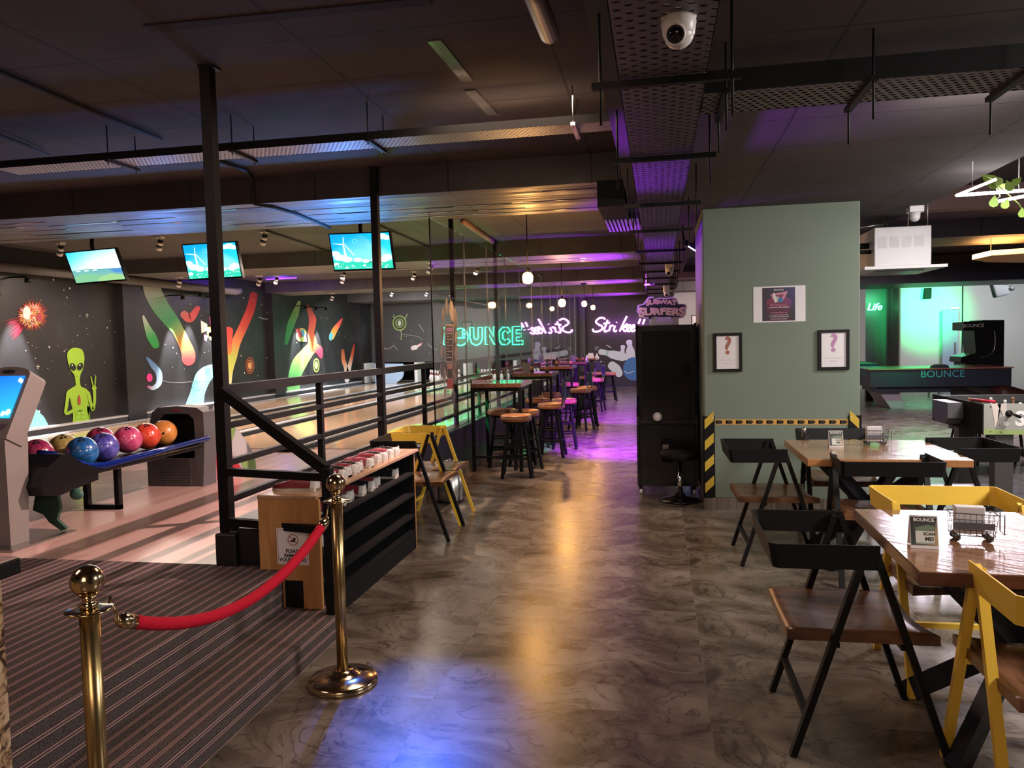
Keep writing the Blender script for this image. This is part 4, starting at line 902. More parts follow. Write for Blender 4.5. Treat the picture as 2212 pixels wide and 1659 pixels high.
# ---------------------------------------------------------------- score kiosk
kx0, kx1, ky = -4.275, -3.955, 4.02
kk = thing('score_kiosk', 'taupe score console with lit touch screen standing on the approach', 'kiosk', (-4.3, 4.1, 0.347))
z0 = 0.347
b = MB(); b.prism([(3.93, z0), (4.45, z0), (4.45, z0+0.012), (3.93, z0+0.012)], kx0-0.02, kx1+0.10, 'yz'); b.build('base_plate', M['steel'], kk, world=True)
b = MB(); b.prism([(4.02, z0+0.012), (4.16, z0+0.012), (4.20, 1.03), (4.02, 1.03)], kx0+0.01, kx1, 'yz'); b.build('column', M['kiosk'], kk, world=True)
def kf(u, v, d=0.0):
    """point on the slanted face: u across 0..1, v up 0..1, d in front of it"""
    a = Vector((kx0, 4.02, 1.03)); e = Vector((kx0, 4.26, 1.465)); n = Vector((0, -0.875, 0.483))
    p = a+(e-a)*v; p.x = kx0+(kx1+0.01-kx0)*u; return p+n*d
out = [(0, 0), (1, 0), (1, 0.90), (0.94, 0.945), (0.82, 0.975), (0.66, 0.995), (0.5, 1.0), (0.34, 0.995), (0.18, 0.975), (0.06, 0.945), (0, 0.90)]
b = MB(); A1 = [b.bm.verts.new(kf(u, v)) for u, v in out]; B1 = [b.bm.verts.new(kf(u, v, -0.14)) for u, v in out]; b.bm.faces.new(A1); b.bm.faces.new(B1[::-1])
for k in range(len(out)): b.bm.faces.new((A1[k], A1[(k+1) % len(out)], B1[(k+1) % len(out)], B1[k]))
b.build('head', M['kiosk'], kk, world=True)
mb = MB()
mb.poly([kf(0.05, 0.27, 0.006), kf(0.93, 0.27, 0.006), kf(0.93, 0.86, 0.006), kf(0.05, 0.86, 0.006)], [(0.02, 0.35, 0.75), (0.02, 0.45, 0.80), (0.01, 0.18, 0.75), (0.0, 0.12, 0.70)])
for u, v, r in ((0.75, 0.33, 0.05), (0.85, 0.35, 0.06), (0.6, 0.32, 0.06), (0.85, 0.80, 0.04), (0.9, 0.78, 0.04)):
    mb.poly([kf(min(u+r*math.cos(a*PI/5), 0.93), max(v+r*0.8*math.sin(a*PI/5), 0.27), 0.008) for a in range(10)], (0.55, 0.75, 0.85))
mb.build('touch_screen', M['screen'], kk, world=True, normals=False)
b = MB(); b.poly([kf(0.5+0.15*math.cos(a*PI/10)*1.0, 0.925+0.030*math.sin(a*PI/10), 0.004) for a in range(20)], (0.03, 0.03, 0.03)); b.build('speaker_grille', M['paint'], kk, world=True, normals=False)
b = MB(); b.poly([kf(0.5+0.42*math.cos(PI+a*PI/12), 0.19+0.12*math.sin(PI+a*PI/12), 0.004) for a in range(13)], (0.12, 0.08, 0.12)); 
b.poly([kf(0.62, 0.12, 0.006), kf(0.70, 0.12, 0.006), kf(0.70, 0.17, 0.006), kf(0.62, 0.17, 0.006)], (0.5, 0.02, 0.04)); b.build('keypad', M['paint'], kk, world=True, normals=False)

# ---------------------------------------------------------------- ball return
br = thing('ball_return', 'ball return rack with blue rails, grey hood and colourful curved cover', 'ball return', (-4.15, 5.2, 0.347))
b = MB(); b.prism([(-4.36, 0.70), (-3.94, 0.70), (-3.94, 0.745), (-3.985, 0.735), (-4.05, 0.715), (-4.15, 0.708), (-4.25, 0.715), (-4.315, 0.735), (-4.36, 0.745)], 4.45, 6.0, 'xz'); b.build('ball_track', M['black'], br, world=True)
for xx, sgn in ((-3.86, 1), (-4.44, -1)):
    b = MB(); b.tube([(xx-sgn*0.0, 6.02, 0.775), (xx, 5.2, 0.755), (xx, 4.75, 0.745), (xx-sgn*0.02, 4.62, 0.76), (xx-sgn*0.06, 4.5, 0.82), (xx-sgn*0.12, 4.42, 0.87), (xx-sgn*0.2, 4.38, 0.885)], 0.024, 12); b.build('side_rail', M['blue_metal'], br, world=True)
b = MB(); b.box(-4.44, -3.86, 4.46, 5.95, 0.695, 0.735, 0.01); b.build('tray', M['black_sat'], br, world=True)
b = MB(); pr = [(4.16, 0.70), (4.22, 0.82), (4.34, 0.885), (4.40, 0.88), (4.52, 0.80), (4.66, 0.74), (4.66, 0.66), (4.30, 0.62), (4.18, 0.64)]
b.prism(pr, -4.46, -3.84, 'yz'); b.build('tray_nose', M['black_sat'], br, world=True)
for k in range(2):
    b = MB(); yy = 5.12
    b.box(-4.345+k*0.27, -4.305+k*0.27, yy-0.02, yy+0.02, 0.347, 0.70); b.build('leg', M['black'], br, world=True)
b = MB(); b.box(-4.345, -4.035, 5.10, 5.14, 0.347, 0.382); b.build('foot_bar', M['black'], br, world=True)
# hood
hx0, hx1, hy0, hy1 = -4.47, -3.93, 6.03, 6.22
def hood():
    b = MB()
    out = [(-4.47, 0.347), (-3.93, 0.347), (-3.90, 0.75), (-3.90, 1.0), (-3.96, 1.04), (-4.15, 1.055), (-4.34, 1.045), (-4.40, 1.0), (-4.47, 0.75)]
    inn = [(-4.37, 0.60), (-4.00, 0.60), (-3.985, 0.75), (-3.99, 0.94), (-4.04, 0.985), (-4.15, 0.99), (-4.27, 0.985), (-4.32, 0.94), (-4.385, 0.75)]
    A0 = [b.bm.verts.new((x, hy0, z)) for x, z in out]; A1 = [b.bm.verts.new((x, hy1, z)) for x, z in out]
    B0 = [b.bm.verts.new((x, hy0-0.005, z)) for x, z in inn]; B1 = [b.bm.verts.new((x, hy1-0.04, z)) for x, z in inn]; n = len(out)
    for i in range(n):
        j = (i+1) % n
        b.bm.faces.new((A0[i], A0[j], A1[j], A1[i])); b.bm.faces.new((A0[i], A0[j], B0[j], B0[i])); f = b.bm.faces.new((B0[i], B0[j], B1[j], B1[i])); f.material_index = 1
    b.bm.faces.new(A1); f = b.bm.faces.new(B1); f.material_index = 1
    b.build('hood', [M['hood'], M['black_matt']], br, world=True)
hood()
b = MB()
for k in range(13): b.box(-4.34, -4.04, hy0-0.008, hy0+0.002, 0.365+k*0.018, 0.376+k*0.018)
b.build('grille', M['hood'], br, world=True)
b = MB(); b.box(-4.20, -4.12, hy0-0.004, hy0, 1.012, 1.028); b.build('badge', M['red_ink'], br, world=True)
# curved cover panel with coloured patches (side facing the corridor)
xs = -3.925
def q5(a, c): p = at(a/3.457, 740+c/3.457, x=xs); return (p.y, max(p.z, 0.349))
o0 = [q5(a, c) for a, c in ((1510, 478), (1560, 488), (1640, 530), (1700, 572), (1765, 632), (1830, 720), (1885, 812), (1912, 890), (1920, 975))]
prof = [(6.225, 0.349), (6.225, o0[0][1])]+[q for q in o0 if q[0] > 6.23]+[(o0[-1][0], 0.349)]
b = MB(); b.mi = 0; b.prism(prof, -4.40, xs, 'yz')
M['cover_grey'] = simple('pale_grey_cover', (0.36, 0.36, 0.37), 0.35, var=0.05)
RED = (0.52, 0.02, 0.02); BLU = (0.02, 0.16, 0.36); GRN = (0.18, 0.30, 0.09); GRY = (0.40, 0.39, 0.40); CRM = (0.38, 0.02, 0.04)
b.mi = 1
def patch(pts, c, l=0): b.poly([(xs+0.0015+0.001*l, max(q5(*p)[0], 6.23), q5(*p)[1]) for p in pts], c)
patch([(1500, 500), (1570, 500), (1630, 533), (1690, 580), (1688, 640), (1640, 690), (1500, 555)], CRM); patch([(1490, 575), (1625, 708), (1680, 775), (1612, 812), (1480, 885)], RED)
patch([(1480, 908), (1592, 850), (1545, 1050), (1480, 1066)], BLU); patch([(1612, 835), (1695, 792), (1812, 948), (1700, 1020), (1560, 1052)], CRM)
patch([(1700, 590), (1762, 642), (1712, 795), (1690, 760), (1650, 705), (1700, 650)], GRN); patch([(1773, 655), (1826, 726), (1880, 812), (1785, 876), (1718, 800)], GRY); patch([(1888, 828), (1908, 895), (1915, 970), (1832, 968), (1795, 888)], GRN, 1)
b.build('curved_cover', [M['cover_grey'], M['paint']], br, world=True)
# bag of cloths under the nose
cl = thing('cleaning_cloth', 'green cleaning cloth hanging under the front of the ball rack', 'cloth', (-4.0, 4.4, 0.6))
b = MB(); b.prism([(-0.10, 0.02), (-0.02, 0.04), (0.06, 0.03), (0.08, -0.08), (0.05, -0.16), (0.12, -0.22), (0.08, -0.235), (-0.01, -0.18), (-0.05, -0.13), (-0.13, -0.10)], -0.012, 0.012, 'xz'); b.build('cloth_fold', simple('dark_green_cloth', (0.03, 0.075, 0.05), 0.8, var=0.4, scale=20), cl)
b = MB(); b.ball((0.16, 0.05, 0.0), 0.05, 12, 8, (1.0, 0.6, 0.8)); b.build('cloth_bundle', simple('green_cloth_bundle', (0.04, 0.12, 0.09), 0.6, var=0.4, scale=20), cl)

balls = [('orange', (-4.15, 5.83, 0.845), (0.42, 0.16, 0.03), (0.62, 0.28, 0.07), 'amber bowling ball with a finger hole, last before the grey hood'),
 ('red', (-4.15, 5.608, 0.845), (0.50, 0.035, 0.02), (0.66, 0.10, 0.05), 'bright red bowling ball between the amber and the pink balls'),
 ('pink', (-4.155, 5.386, 0.845), (0.40, 0.03, 0.12), (0.62, 0.13, 0.24), 'pink bowling ball in the middle of the rack'),
 ('crimson', (-4.22, 5.165, 0.862), (0.16, 0.01, 0.04), (0.50, 0.05, 0.14), 'dark crimson marbled bowling ball behind the violet-blue one'),
 ('indigo', (-4.045, 4.975, 0.842), (0.03, 0.025, 0.20), (0.14, 0.13, 0.50), 'violet-blue marbled bowling ball on the rack'),
 ('blue', (-4.03, 4.745, 0.842), (0.01, 0.05, 0.20), (0.03, 0.18, 0.45), 'deep blue bowling ball at the front of the rack'),
 ('gold', (-4.26, 4.84, 0.848), (0.28, 0.22, 0.06), (0.48, 0.40, 0.14), 'dull gold bowling ball behind the deep blue one'),
 ('maroon', (-4.25, 4.585, 0.845), (0.16, 0.008, 0.05), (0.42, 0.05, 0.12), 'maroon bowling ball at the end of the rack next to the kiosk')]
for nm, loc, c0, c1, lab in balls:
    b = MB(); b.ball((0, 0, 0), 0.108, 36, 24)
    o = b.build('bowling_ball', ball_mat('ball_'+nm, c0, c1), loc=loc); tag(o, lab, 'bowling ball', 'bowling balls on the return rack')
    d = Vector((0.55, -0.8, 0.05)).normalized() if nm == 'orange' else Vector((0.3, -0.5, 0.8)).normalized()
    h = MB(); h.ball(d*0.104, 0.011, 10, 8)
    if nm != 'orange':
        e = d.orthogonal().normalized(); h.ball((d+e*0.22).normalized()*0.104, 0.011, 10, 8); h.ball((d+e*0.1+d.cross(e)*0.25).normalized()*0.103, 0.012, 10, 8)
    h.build('finger_hole', M['black_matt'], o)
# low black foul detector on the floor in front of the lanes
fd = thing('foul_sensor', 'low black sensor box on the floor where the lanes begin', 'sensor', (-4.235, 8.25, 0.347))
b = MB(); b.box(-4.34, -4.13, 8.1, 8.32, 0.348, 0.40, 0.01); b.build('housing', M['black'], fd, world=True)

# ---------------------------------------------------------------- pins at the lane ends
def pin(label, group):
    b = MB(); s = 0.38/0.381
    b.lathe([(0, 0), (0.028, 0), (0.030, 0.004), (0.047, 0.057), (0.0605, 0.114), (0.0585, 0.15), (0.045, 0.19), (0.030, 0.23), (0.0235, 0.26), (0.024, 0.285), (0.030, 0.32), (0.0325, 0.343), (0.029, 0.365), (0.018, 0.378), (0, 0.381)], n=16)
    for f in b.bm.faces:
        z = f.calc_center_median().z
        if 0.236 < z < 0.262 or 0.27 < z < 0.288: f.material_index = 1
    o = b.build('bowling_pin', [M['white'], M['red_ink']]); return tag(o, label, 'bowling pin', group)
P0 = None
for li, xc in enumerate((-6.55-0.0, -5.00, -3.47)):
    lab = 'white red-banded pin in the triangle ending the lane %s' % MUR[li+1]
    g = 'bowling pins on the lane %s' % MUR[li+1]
    for row in range(4):
        for k in range(row+1):
            loc = (xc+(k-row/2)*0.305, 22.30+row*0.264, 0.352)
            if P0 is None: P0 = pin(lab, g); P0.location = loc
            else: dup(P0, loc, 0, lab, g)
ps = thing('pinsetter_sweep', 'blue-grey lowered pin sweep board closing the lane beside the mural', 'pin sweep', (-8.1, 22.5, 0.36))
b = MB(); b.prism([(-8.62, 0.356), (-7.95, 0.356), (-7.75, 0.50), (-7.70, 0.62), (-7.70, 0.95), (-8.62, 0.97)], 22.50, 22.54, 'xz'); b.build('board', simple('blue_grey_board', (0.35, 0.50, 0.72), 0.4), ps, world=True)
# ---------------------------------------------------------------- dining chairs (A-frame, wrap-round band back)
def make_chair(label, metal, loc, rz):
    """faces local +x"""
    t = thing('dining_chair', label, 'chair', loc, rz, 'A-frame dining chairs')
    m = M[metal]; AZ = 0.785; hw = 0.262
    for s in (-1, 1):
        for e in (-1, 1):
            b = MB(); b.bar((e*0.012, s*hw, AZ-0.004), (e*0.268, s*hw*1.01, 0.0), 0.024, 0.032, up=(0, 1, 0)); b.build('leg', m, t)
    # band: two arms and the back, one bent plate
    b = MB(); th = 0.006
    outer = [(0.028, hw+0.014), (-0.315, hw+0.020), (-0.335, hw-0.0), (-0.335, -hw+0.0), (-0.315, -hw-0.020), (0.028, -hw-0.014)]
    top = [(x-(0.016 if i in (1, 2, 3, 4) else 0), y*(1.02)) for i, (x, y) in enumerate(outer)]
    rows = []
    for z, path in ((0.705, outer), (0.795, top)):
        r_o = [b.bm.verts.new((x, y, z)) for x, y in path]
        r_i = [b.bm.verts.new((x+(th if i in (1, 2, 3, 4) else 0), y-math.copysign(th, y), z)) for i, (x, y) in enumerate(path)]
        rows.append((r_o, r_i))
    (lo, li), (uo, ui) = rows
    for k in range(5):
        b.bm.faces.new((lo[k], lo[k+1], uo[k+1], uo[k])); b.bm.faces.new((li[k], ui[k], ui[k+1], li[k+1]))
        b.bm.faces.new((uo[k], uo[k+1], ui[k+1], ui[k])); b.bm.faces.new((lo[k], li[k], li[k+1], lo[k+1]))
    for k in (0, 5): b.bm.faces.new((lo[k], li[k], ui[k], uo[k]))
    b.build('back_band', m, t)
    # dished seat with scooped front edge
    b = MB(); n = 12; G = []
    for i in range(n+1):
        u = i/n; row = []
        for j in range(n+1):
            v = j/n*2-1; x = -0.285+u*0.485; y = v*0.255
            if u > 0.5: x += 0.035*(abs(v)**2)*(u-0.5)*2
            d = 0.020*math.exp(-((u-0.42)/0.30)**2-(v/0.62)**2)*1.0
            row.append((x, y, 0.468-d-0.012*max(0, u-0.8)*5*(1-v*v)))
        G.append(row)
    V = [[b.bm.verts.new(p) for p in r] for r in G]; Wd = [[b.bm.verts.new((p[0], p[1], 0.432)) for p in r] for r in G]
    for i in range(n):
        for j in range(n):
            f = b.bm.faces.new((V[i][j], V[i+1][j], V[i+1][j+1], V[i][j+1])); f.smooth = True
            b.bm.faces.new((Wd[i][j], Wd[i][j+1], Wd[i+1][j+1], Wd[i+1][j]))
    for i in range(n):
        b.bm.faces.new((V[i][0], Wd[i][0], Wd[i+1][0], V[i+1][0])); b.bm.faces.new((V[i][n], V[i+1][n], Wd[i+1][n], Wd[i][n]))
        b.bm.faces.new((V[0][i], V[0][i+1], Wd[0][i+1], Wd[0][i])); b.bm.faces.new((V[n][i], Wd[n][i], Wd[n][i+1], V[n][i+1]))
    b.build('seat', M['seat_wood'], t)
    b = MB()
    for e in (-1, 1): b.box(e*0.115-0.012, e*0.115+0.012, -hw, hw, 0.412, 0.431)
    b.build('seat_rail', m, t)
    b = MB(); b.box(-0.228, -0.204, -hw, hw, 0.135, 0.160); b.build('stretcher', m, t)
    return t
ch_b = make_chair('black A-frame chair with scooped wooden seat in the right foreground, left of the dark table', 'black', (0.735, 3.155, 0), 0.0)
ch_y = make_chair('yellow A-frame chair at the far side of the dark table', 'yellow', (1.30, 3.69, 0), -PI/2)
dup(ch_y, (1.275, 2.70, 0), PI/2, 'yellow A-frame chair nearest the camera, cut by the right picture edge')
dup(ch_b, (0.795, 5.56, 0), 0.02, 'black A-frame chair left of the honey table, before the green pillar')
dup(ch_b, (1.345, 5.12, 0), PI/2-0.02, 'black A-frame chair at the near side of the honey table, back to the camera')
dup(ch_b, (1.905, 5.62, 0), PI+0.05, 'black A-frame chair right of the honey table')
dup(ch_b, (1.36, 6.14, 0), -PI/2, 'black A-frame chair behind the honey table against the pillar')
dup(ch_b, (-1.905, 5.97, 0), 0.03, 'black A-frame chair behind the shoe rack')
dup(ch_y, (-1.945, 6.50, 0), 0.02, 'yellow A-frame chair behind the shoe rack, beside the steel bin')

# ---------------------------------------------------------------- dining tables
def dining_table(label, x0, x1, y0, y1, top, edge, rz=0.0):
    cx, cy = (x0+x1)/2, (y0+y1)/2; t = thing('dining_table', label, 'table', (cx, cy, 0), rz); hx, hy = (x1-x0)/2, (y1-y0)/2
    b = MB(); b.mi = 1; b.box(-hx, hx, -hy, hy, 0.712, 0.758, 0.003); b.mi = 0
    b.box(-hx+0.004, hx-0.004, -hy+0.004, hy-0.004, 0.757, 0.7595); b.build('tabletop', [M[top], M[edge]], t)
    k = 0.31
    for i, (sx, sy) in enumerate(((1, 1), (1, -1))):
        for s in (1, -1):
            b = MB(); b.bar((-sx*s*k, -sy*s*k, 0.0), (sx*s*k*0.0+sx*s*0.0, 0, 0.355), 0.05, 0.085, up=(0, 0, 1)); b.bar((0, 0, 0.355), (sx*s*k, sy*s*k, 0.705), 0.05, 0.085, up=(0, 0, 1)); b.build('leg', M['navy'], t)
    b = MB()
    for sx, sy in ((1, 1), (1, -1)): b.bar((-sx*k, -sy*k, 0.700), (sx*k, sy*k, 0.700), 0.08, 0.02)
    b.build('top_brace', M['navy'], t)
    return t
T2 = dining_table('near square table of dark varnished slanted boards on crossed navy legs', 0.845, 1.795, 2.685, 3.640, 'ttop1', 'tedge1', -0.02)
T1 = dining_table('far square table of honey-brown slanted boards before the green pillar', 0.920, 1.885, 5.095, 6.020, 'ttop2', 'tedge2', 0.0)

# ---------------------------------------------------------------- things on the tables
def tent_card(label, loc, rz, s=1.0):
    t = thing('tent_card', label, 'table sign', loc, rz); W2, Hh, D = 0.047*s, 0.115*s, 0.032*s
    b = MB(); th = 0.0018
    for sg in (-1, 1):
        vs = [(-W2, sg*D, 0), (W2, sg*D, 0), (W2, 0, Hh), (-W2, 0, Hh)]; n = Vector((0, sg*Hh, D)).normalized()*th
        A1 = [b.bm.verts.new(Vector(v)) for v in vs]; B1 = [b.bm.verts.new(Vector(v)-n) for v in vs]
        b.bm.faces.new(A1); b.bm.faces.new(B1[::-1])
        for k in range(4): b.bm.faces.new((A1[k], A1[(k+1) % 4], B1[(k+1) % 4], B1[k]))
    b.build('card', M['paper'], t)
    ang = math.atan2(Hh, D)
    def F(u, v, d=0.0): return Vector((u*W2, -D*(1-v)-d*math.sin(ang), Hh*v+d*math.cos(ang)))
    mb = MB(); pts = [(-0.93, 0.10), (0.93, 0.10), (0.93, 0.95), (-0.93, 0.95)]
    mb.poly([F(*p, 0.0008) for p in [(-0.93, 0.10), (0.0, 0.10), (0.93, 0.10), (0.93, 0.45), (0.93, 0.95), (-0.93, 0.95)]], [(0.03, 0.05, 0.05), (0.12, 0.14, 0.12), (0.50, 0.32, 0.15), (0.48, 0.33, 0.18), (0.02, 0.02, 0.03), (0.01, 0.01, 0.015)])
    mb.poly([F(*p, 0.0012) for p in [(-0.5, 0.52), (0.6, 0.55), (0.85, 0.66), (0.3, 0.72), (-0.7, 0.62)]], (0.16, 0.22, 0.15))
    mb.poly([F(*p, 0.0012) for p in [(-0.6, 0.14), (0.7, 0.14), (0.7, 0.50), (-0.6, 0.50)]], (0.36, 0.46, 0.40))
    mb.poly([F(*p, 0.0016) for p in [(-0.62, 0.18), (0.72, 0.18), (0.72, 0.53), (-0.62, 0.53)]], (0.66, 0.66, 0.62))
    mb.build('print', M['paint'], t, normals=False)
    MM = lambda u, v: Matrix.Translation(F(u, v, 0.0022)) @ Matrix.Rotation(ang, 4, 'X')
    text_obj('lettering', 'BOUNCE', M['paper'], t, MM(0, 0.86), size=0.017*s, offset=0.0006)
    text_obj('lettering', 'SCAN', M['ink'], t, MM(0.36, 0.44), size=0.015*s, offset=0.0003); text_obj('lettering', 'ME!', M['ink'], t, MM(0.36, 0.29), size=0.019*s, offset=0.0004)
    return t
p = at(2007, 1185, z=0.76); tc1 = tent_card('white tent card reading SCAN ME on the near dark table', (p.x-0.012, p.y+0.028, 0.7605), -0.10)
p = at(1807, 967, z=0.76); dup(tc1, (p.x, p.y+0.03, 0.7605), 0.0, 'small white tent card on the far honey table')
def napkin_cart(label, loc, rz, s=1.0):
    t = thing('napkin_cart', label, 'napkin holder', loc, rz, 'miniature cart napkin holders'); L2, W2 = 0.075*s, 0.030*s; z0, z1 = 0.022*s, 0.098*s
    r = 0.0016*s
    for yy in (-W2, W2):
        b = MB()
        b.tube([(-L2*0.92, yy, z0), (L2*0.85, yy, z0-0.002), (L2*1.02, yy, z1), (-L2, yy, z1+0.004)], r*1.3, 6, closed=True, smooth=True)
        for k in range(8):
            u = -0.85+k*0.235; b.tube([(L2*u, yy, z0), (L2*u*1.05, yy, z1)], r*0.7, 5)
        for k in range(1, 4): z = z0+(z1-z0)*k/4; b.tube([(-L2*0.95, yy, z), (L2*0.95, yy, z)], r*0.7, 5)
        b.build('wire_side', M['wire'], t)
    b = MB(); 
    for x in (-L2, L2): b.tube([(x, -W2, z1), (x, W2, z1)], r*1.3, 6); b.tube([(x*0.9, -W2, z0), (x*0.9, W2, z0)], r, 6)
    for k in range(6): b.tube([(-L2*0.9+k*L2*0.36, -W2, z0), (-L2*0.9+k*L2*0.36, W2, z0)], r*0.7, 5)
    b.tube([(L2*1.02, -W2, z1), (L2*1.25, -W2, z1+0.002), (L2*1.25, -W2*0.98, z0+0.01), (L2*1.25, W2*0.98, z0+0.01), (L2*1.25, W2, z1+0.002), (L2*1.02, W2, z1)], r*1.3, 6); b.build('wire_frame', M['wire'], t)
    b = MB(); b.box(-L2*0.88, L2*0.86, -W2-0.004, -W2-0.001, z0+(z1-z0)*0.30, z0+(z1-z0)*0.62); b.build('name_plate', simple('dark_glitter_plate', (0.10, 0.10, 0.12), 0.5, var=0.6, scale=400), t)
    for x in (-L2*0.72, L2*0.66):
        for y in (-W2*0.9, W2*0.9):
            b = MB(); b.lathe([(0, -0.004), (0.0125*s, -0.004), (0.0135*s, 0), (0.0125*s, 0.004), (0, 0.004)], (0, 0, 0), 16, M4=Matrix.Rotation(PI/2, 4, 'X')); b.bm.verts.ensure_lookup_table()
            for v in b.bm.verts: v.co += Vector((x, y, 0.0135*s))
            b.build('wheel', M['wire'], t)
    b = MB(); b.box(-L2*0.78, L2*0.50, -W2*0.62, W2*0.62, z0+0.003, z1+0.026*s, 0.004); b.build('napkins', M['napkin'], t)
    return t
p = at(2108, 1172, z=0.76); nc = napkin_cart('miniature shopping cart holding white napkins on the near dark table', (p.x, p.y+0.035, 0.7605), -0.14, 1.05)
p = at(1893, 962, z=0.76); dup(nc, (p.x, p.y+0.03, 0.7605), 0.08, 'miniature shopping cart holding napkins on the far honey table')
p = at(1737, 945, z=0.76); t = thing('salt_shaker', 'small clear glass shaker at the far left of the honey table', 'shaker', (p.x, p.y, 0.7605))
b = MB(); b.lathe([(0, 0), (0.018, 0), (0.018, 0.06), (0.014, 0.075), (0, 0.075)], n=16); b.build('body', M['steel'], t)

# ---------------------------------------------------------------- bar tables along the glass
def bar_table(label, y0):
    x0, x1, d = -2.215, -1.60, 0.82; t = thing('bar_table', label, 'bar table', (x0, y0, 0), group='high bar tables')
    b = MB(); b.box(x0, x1, y0, y0+d, 1.005, 1.055, 0.004); b.build('tabletop', M['bar_top'], t, world=True)
    b = MB()
    for k in range(1, 4): b.box(x0+(x1-x0)*k/4-0.0015, x0+(x1-x0)*k/4+0.0015, y0-0.0008, y0+0.002, 1.006, 1.054)
    b.build('board_joint', M['black_matt'], t, world=True)
    b = MB(); b.box(x0, x0+0.02, y0, y0+d+0.35, 1.056, 1.115, 0.003); b.build('back_ledge', M['bar_top'], t, world=True)
    for (xx, yy) in ((x0+0.02, y0+0.02), (x1-0.02, y0+0.02), (x0+0.02, y0+d-0.02), (x1-0.02, y0+d-0.02)):
        b = MB(); b.box(xx-0.02, xx+0.02, yy-0.02, yy+0.02, 0, 1.005); b.build('leg', M['black'], t, world=True)
    b = MB()
    for yy in (y0+0.02, y0+d-0.02): b.box(x0+0.04, x1-0.04, yy-0.012, yy+0.012, 0.16, 0.185)
    b.build('foot_bar', M['black'], t, world=True)
    b = MB(); b.box(x0+0.02, x1-0.02, y0+0.03, y0+d-0.03, 0.96, 1.004); b.build('apron', M['black'], t, world=True)
    return t
NT = ['first bar table from the camera, green light on its top', 'second bar table from the camera along the glass', 'third bar table from the camera along the glass', 'fourth bar table from the camera along the glass', 'last bar table before the far wall, with napkins on it']
TY = [8.90, 11.60, 14.42, 17.25, 20.20]
for lab, y in zip(NT, TY): bar_table(lab, y)

# ---------------------------------------------------------------- bar stools
def bar_stool(label, loc, rz=0.0, back=False):
    t = thing('bar_stool', label, 'bar stool', loc, rz, 'round leather bar stools'); S = 0.715
    b = MB(); b.lathe([(0, S-0.075), (0.165, S-0.075), (0.178, S-0.066), (0.183, S-0.04), (0.178, S-0.014), (0.165, S-0.003), (0.10, S+0.004), (0, S+0.006)], n=32); b.build('seat', M['leather'], t)
    b = MB()
    for z in (S-0.016,):
        b.tube([(0.1785*math.cos(a*PI/14), 0.1785*math.sin(a*PI/14), z) for a in range(28)], 0.003, 6, closed=True)
    b.build('piping', M['shoe_black'], t)
    b = MB(); b.lathe([(0, S-0.10), (0.15, S-0.10), (0.15, S-0.076), (0, S-0.076)], n=28); b.build('seat_ring', M['black'], t)
    for k in range(4):
        a = PI/4+k*PI/2; c, s = math.cos(a), math.sin(a); b = MB(); b.bar((0.125*c, 0.125*s, S-0.09), (0.235*c, 0.235*s, 0), 0.03, 0.03); b.build('leg', M['black'], t)
    for z in (0.22, 0.36):
        q = 0.235-(0.235-0.125)*z/(S-0.09); b = MB()
        for k in range(4):
            if z > 0.3 and k % 2: continue
            a, a2 = PI/4+k*PI/2, PI/4+(k+1)*PI/2; b.bar((q*math.cos(a), q*math.sin(a), z), (q*math.cos(a2), q*math.sin(a2), z), 0.018, 0.022)
        b.build('foot_rest', M['black'], t)
    if back:
        b = MB(); n = 8
        for k in range(n):
            a, a2 = -0.6+1.2*k/n, -0.6+1.2*(k+1)/n; R_ = 0.20
            b.bar((-R_*math.cos(a), R_*math.sin(a), S+0.16), (-R_*math.cos(a2), R_*math.sin(a2), S+0.16), 0.014, 0.22, ext=0.001)
        b.build('backrest', M['navy'], t)
        b = MB()
        for s in (-1, 1): b.bar((-0.14, s*0.09, S-0.08), (-0.19, s*0.10, S+0.10), 0.018)
        b.tube([(-0.2*math.cos(a*0.15), 0.2*math.sin(a*0.15), S+0.272) for a in range(-4, 5)], 0.006, 6); b.build('back_frame', M['chrome'], t)
    return t
so = bar_stool('backless tan leather stool at the near side of the first bar table', (-1.615, 8.62, 0), 0.15)
dup(so, (-1.62, 9.22, 0), 0.4, 'backless tan leather stool right behind the front one, under the first bar table')
dup(so, (-1.93, 9.35, 0), 0.2, 'backless tan leather stool half hidden beside the glass under the first bar table')
sb = bar_stool('stool with a navy backrest at the corridor side of the first bar table', (-1.42, 10.15, 0), PI, True)
dup(so, (-1.345, 10.95, 0), 0.1, 'tan leather stool standing out by the near side of the second bar table')
dup(sb, (-1.75, 11.1, 0), PI/2, 'navy-backed stool between the first and second bar tables')
dup(so, (-1.72, 12.15, 0), 0.3, 'tan leather stool pushed under the second bar table')
dup(sb, (-1.33, 13.2, 0), PI*0.9, 'navy-backed stool at the near side of the third bar table')
dup(so, (-1.27, 13.75, 0), 0.2, 'tan leather stool in the corridor by the third bar table')
dup(so, (-1.72, 15.0, 0), 0.5, 'tan leather stool pushed under the third bar table')
dup(sb, (-1.34, 16.6, 0), PI*0.95, 'navy-backed stool at the near side of the fourth bar table')
dup(so, (-1.62, 17.7, 0), 0.3, 'tan leather stool under the fourth bar table')
dup(so, (-1.235, 19.45, 0), 0.2, 'purple-lit stool standing alone beside the last bar table')
dup(sb, (-1.55, 19.7, 0), PI*0.6, 'navy-backed stool before the last bar table')

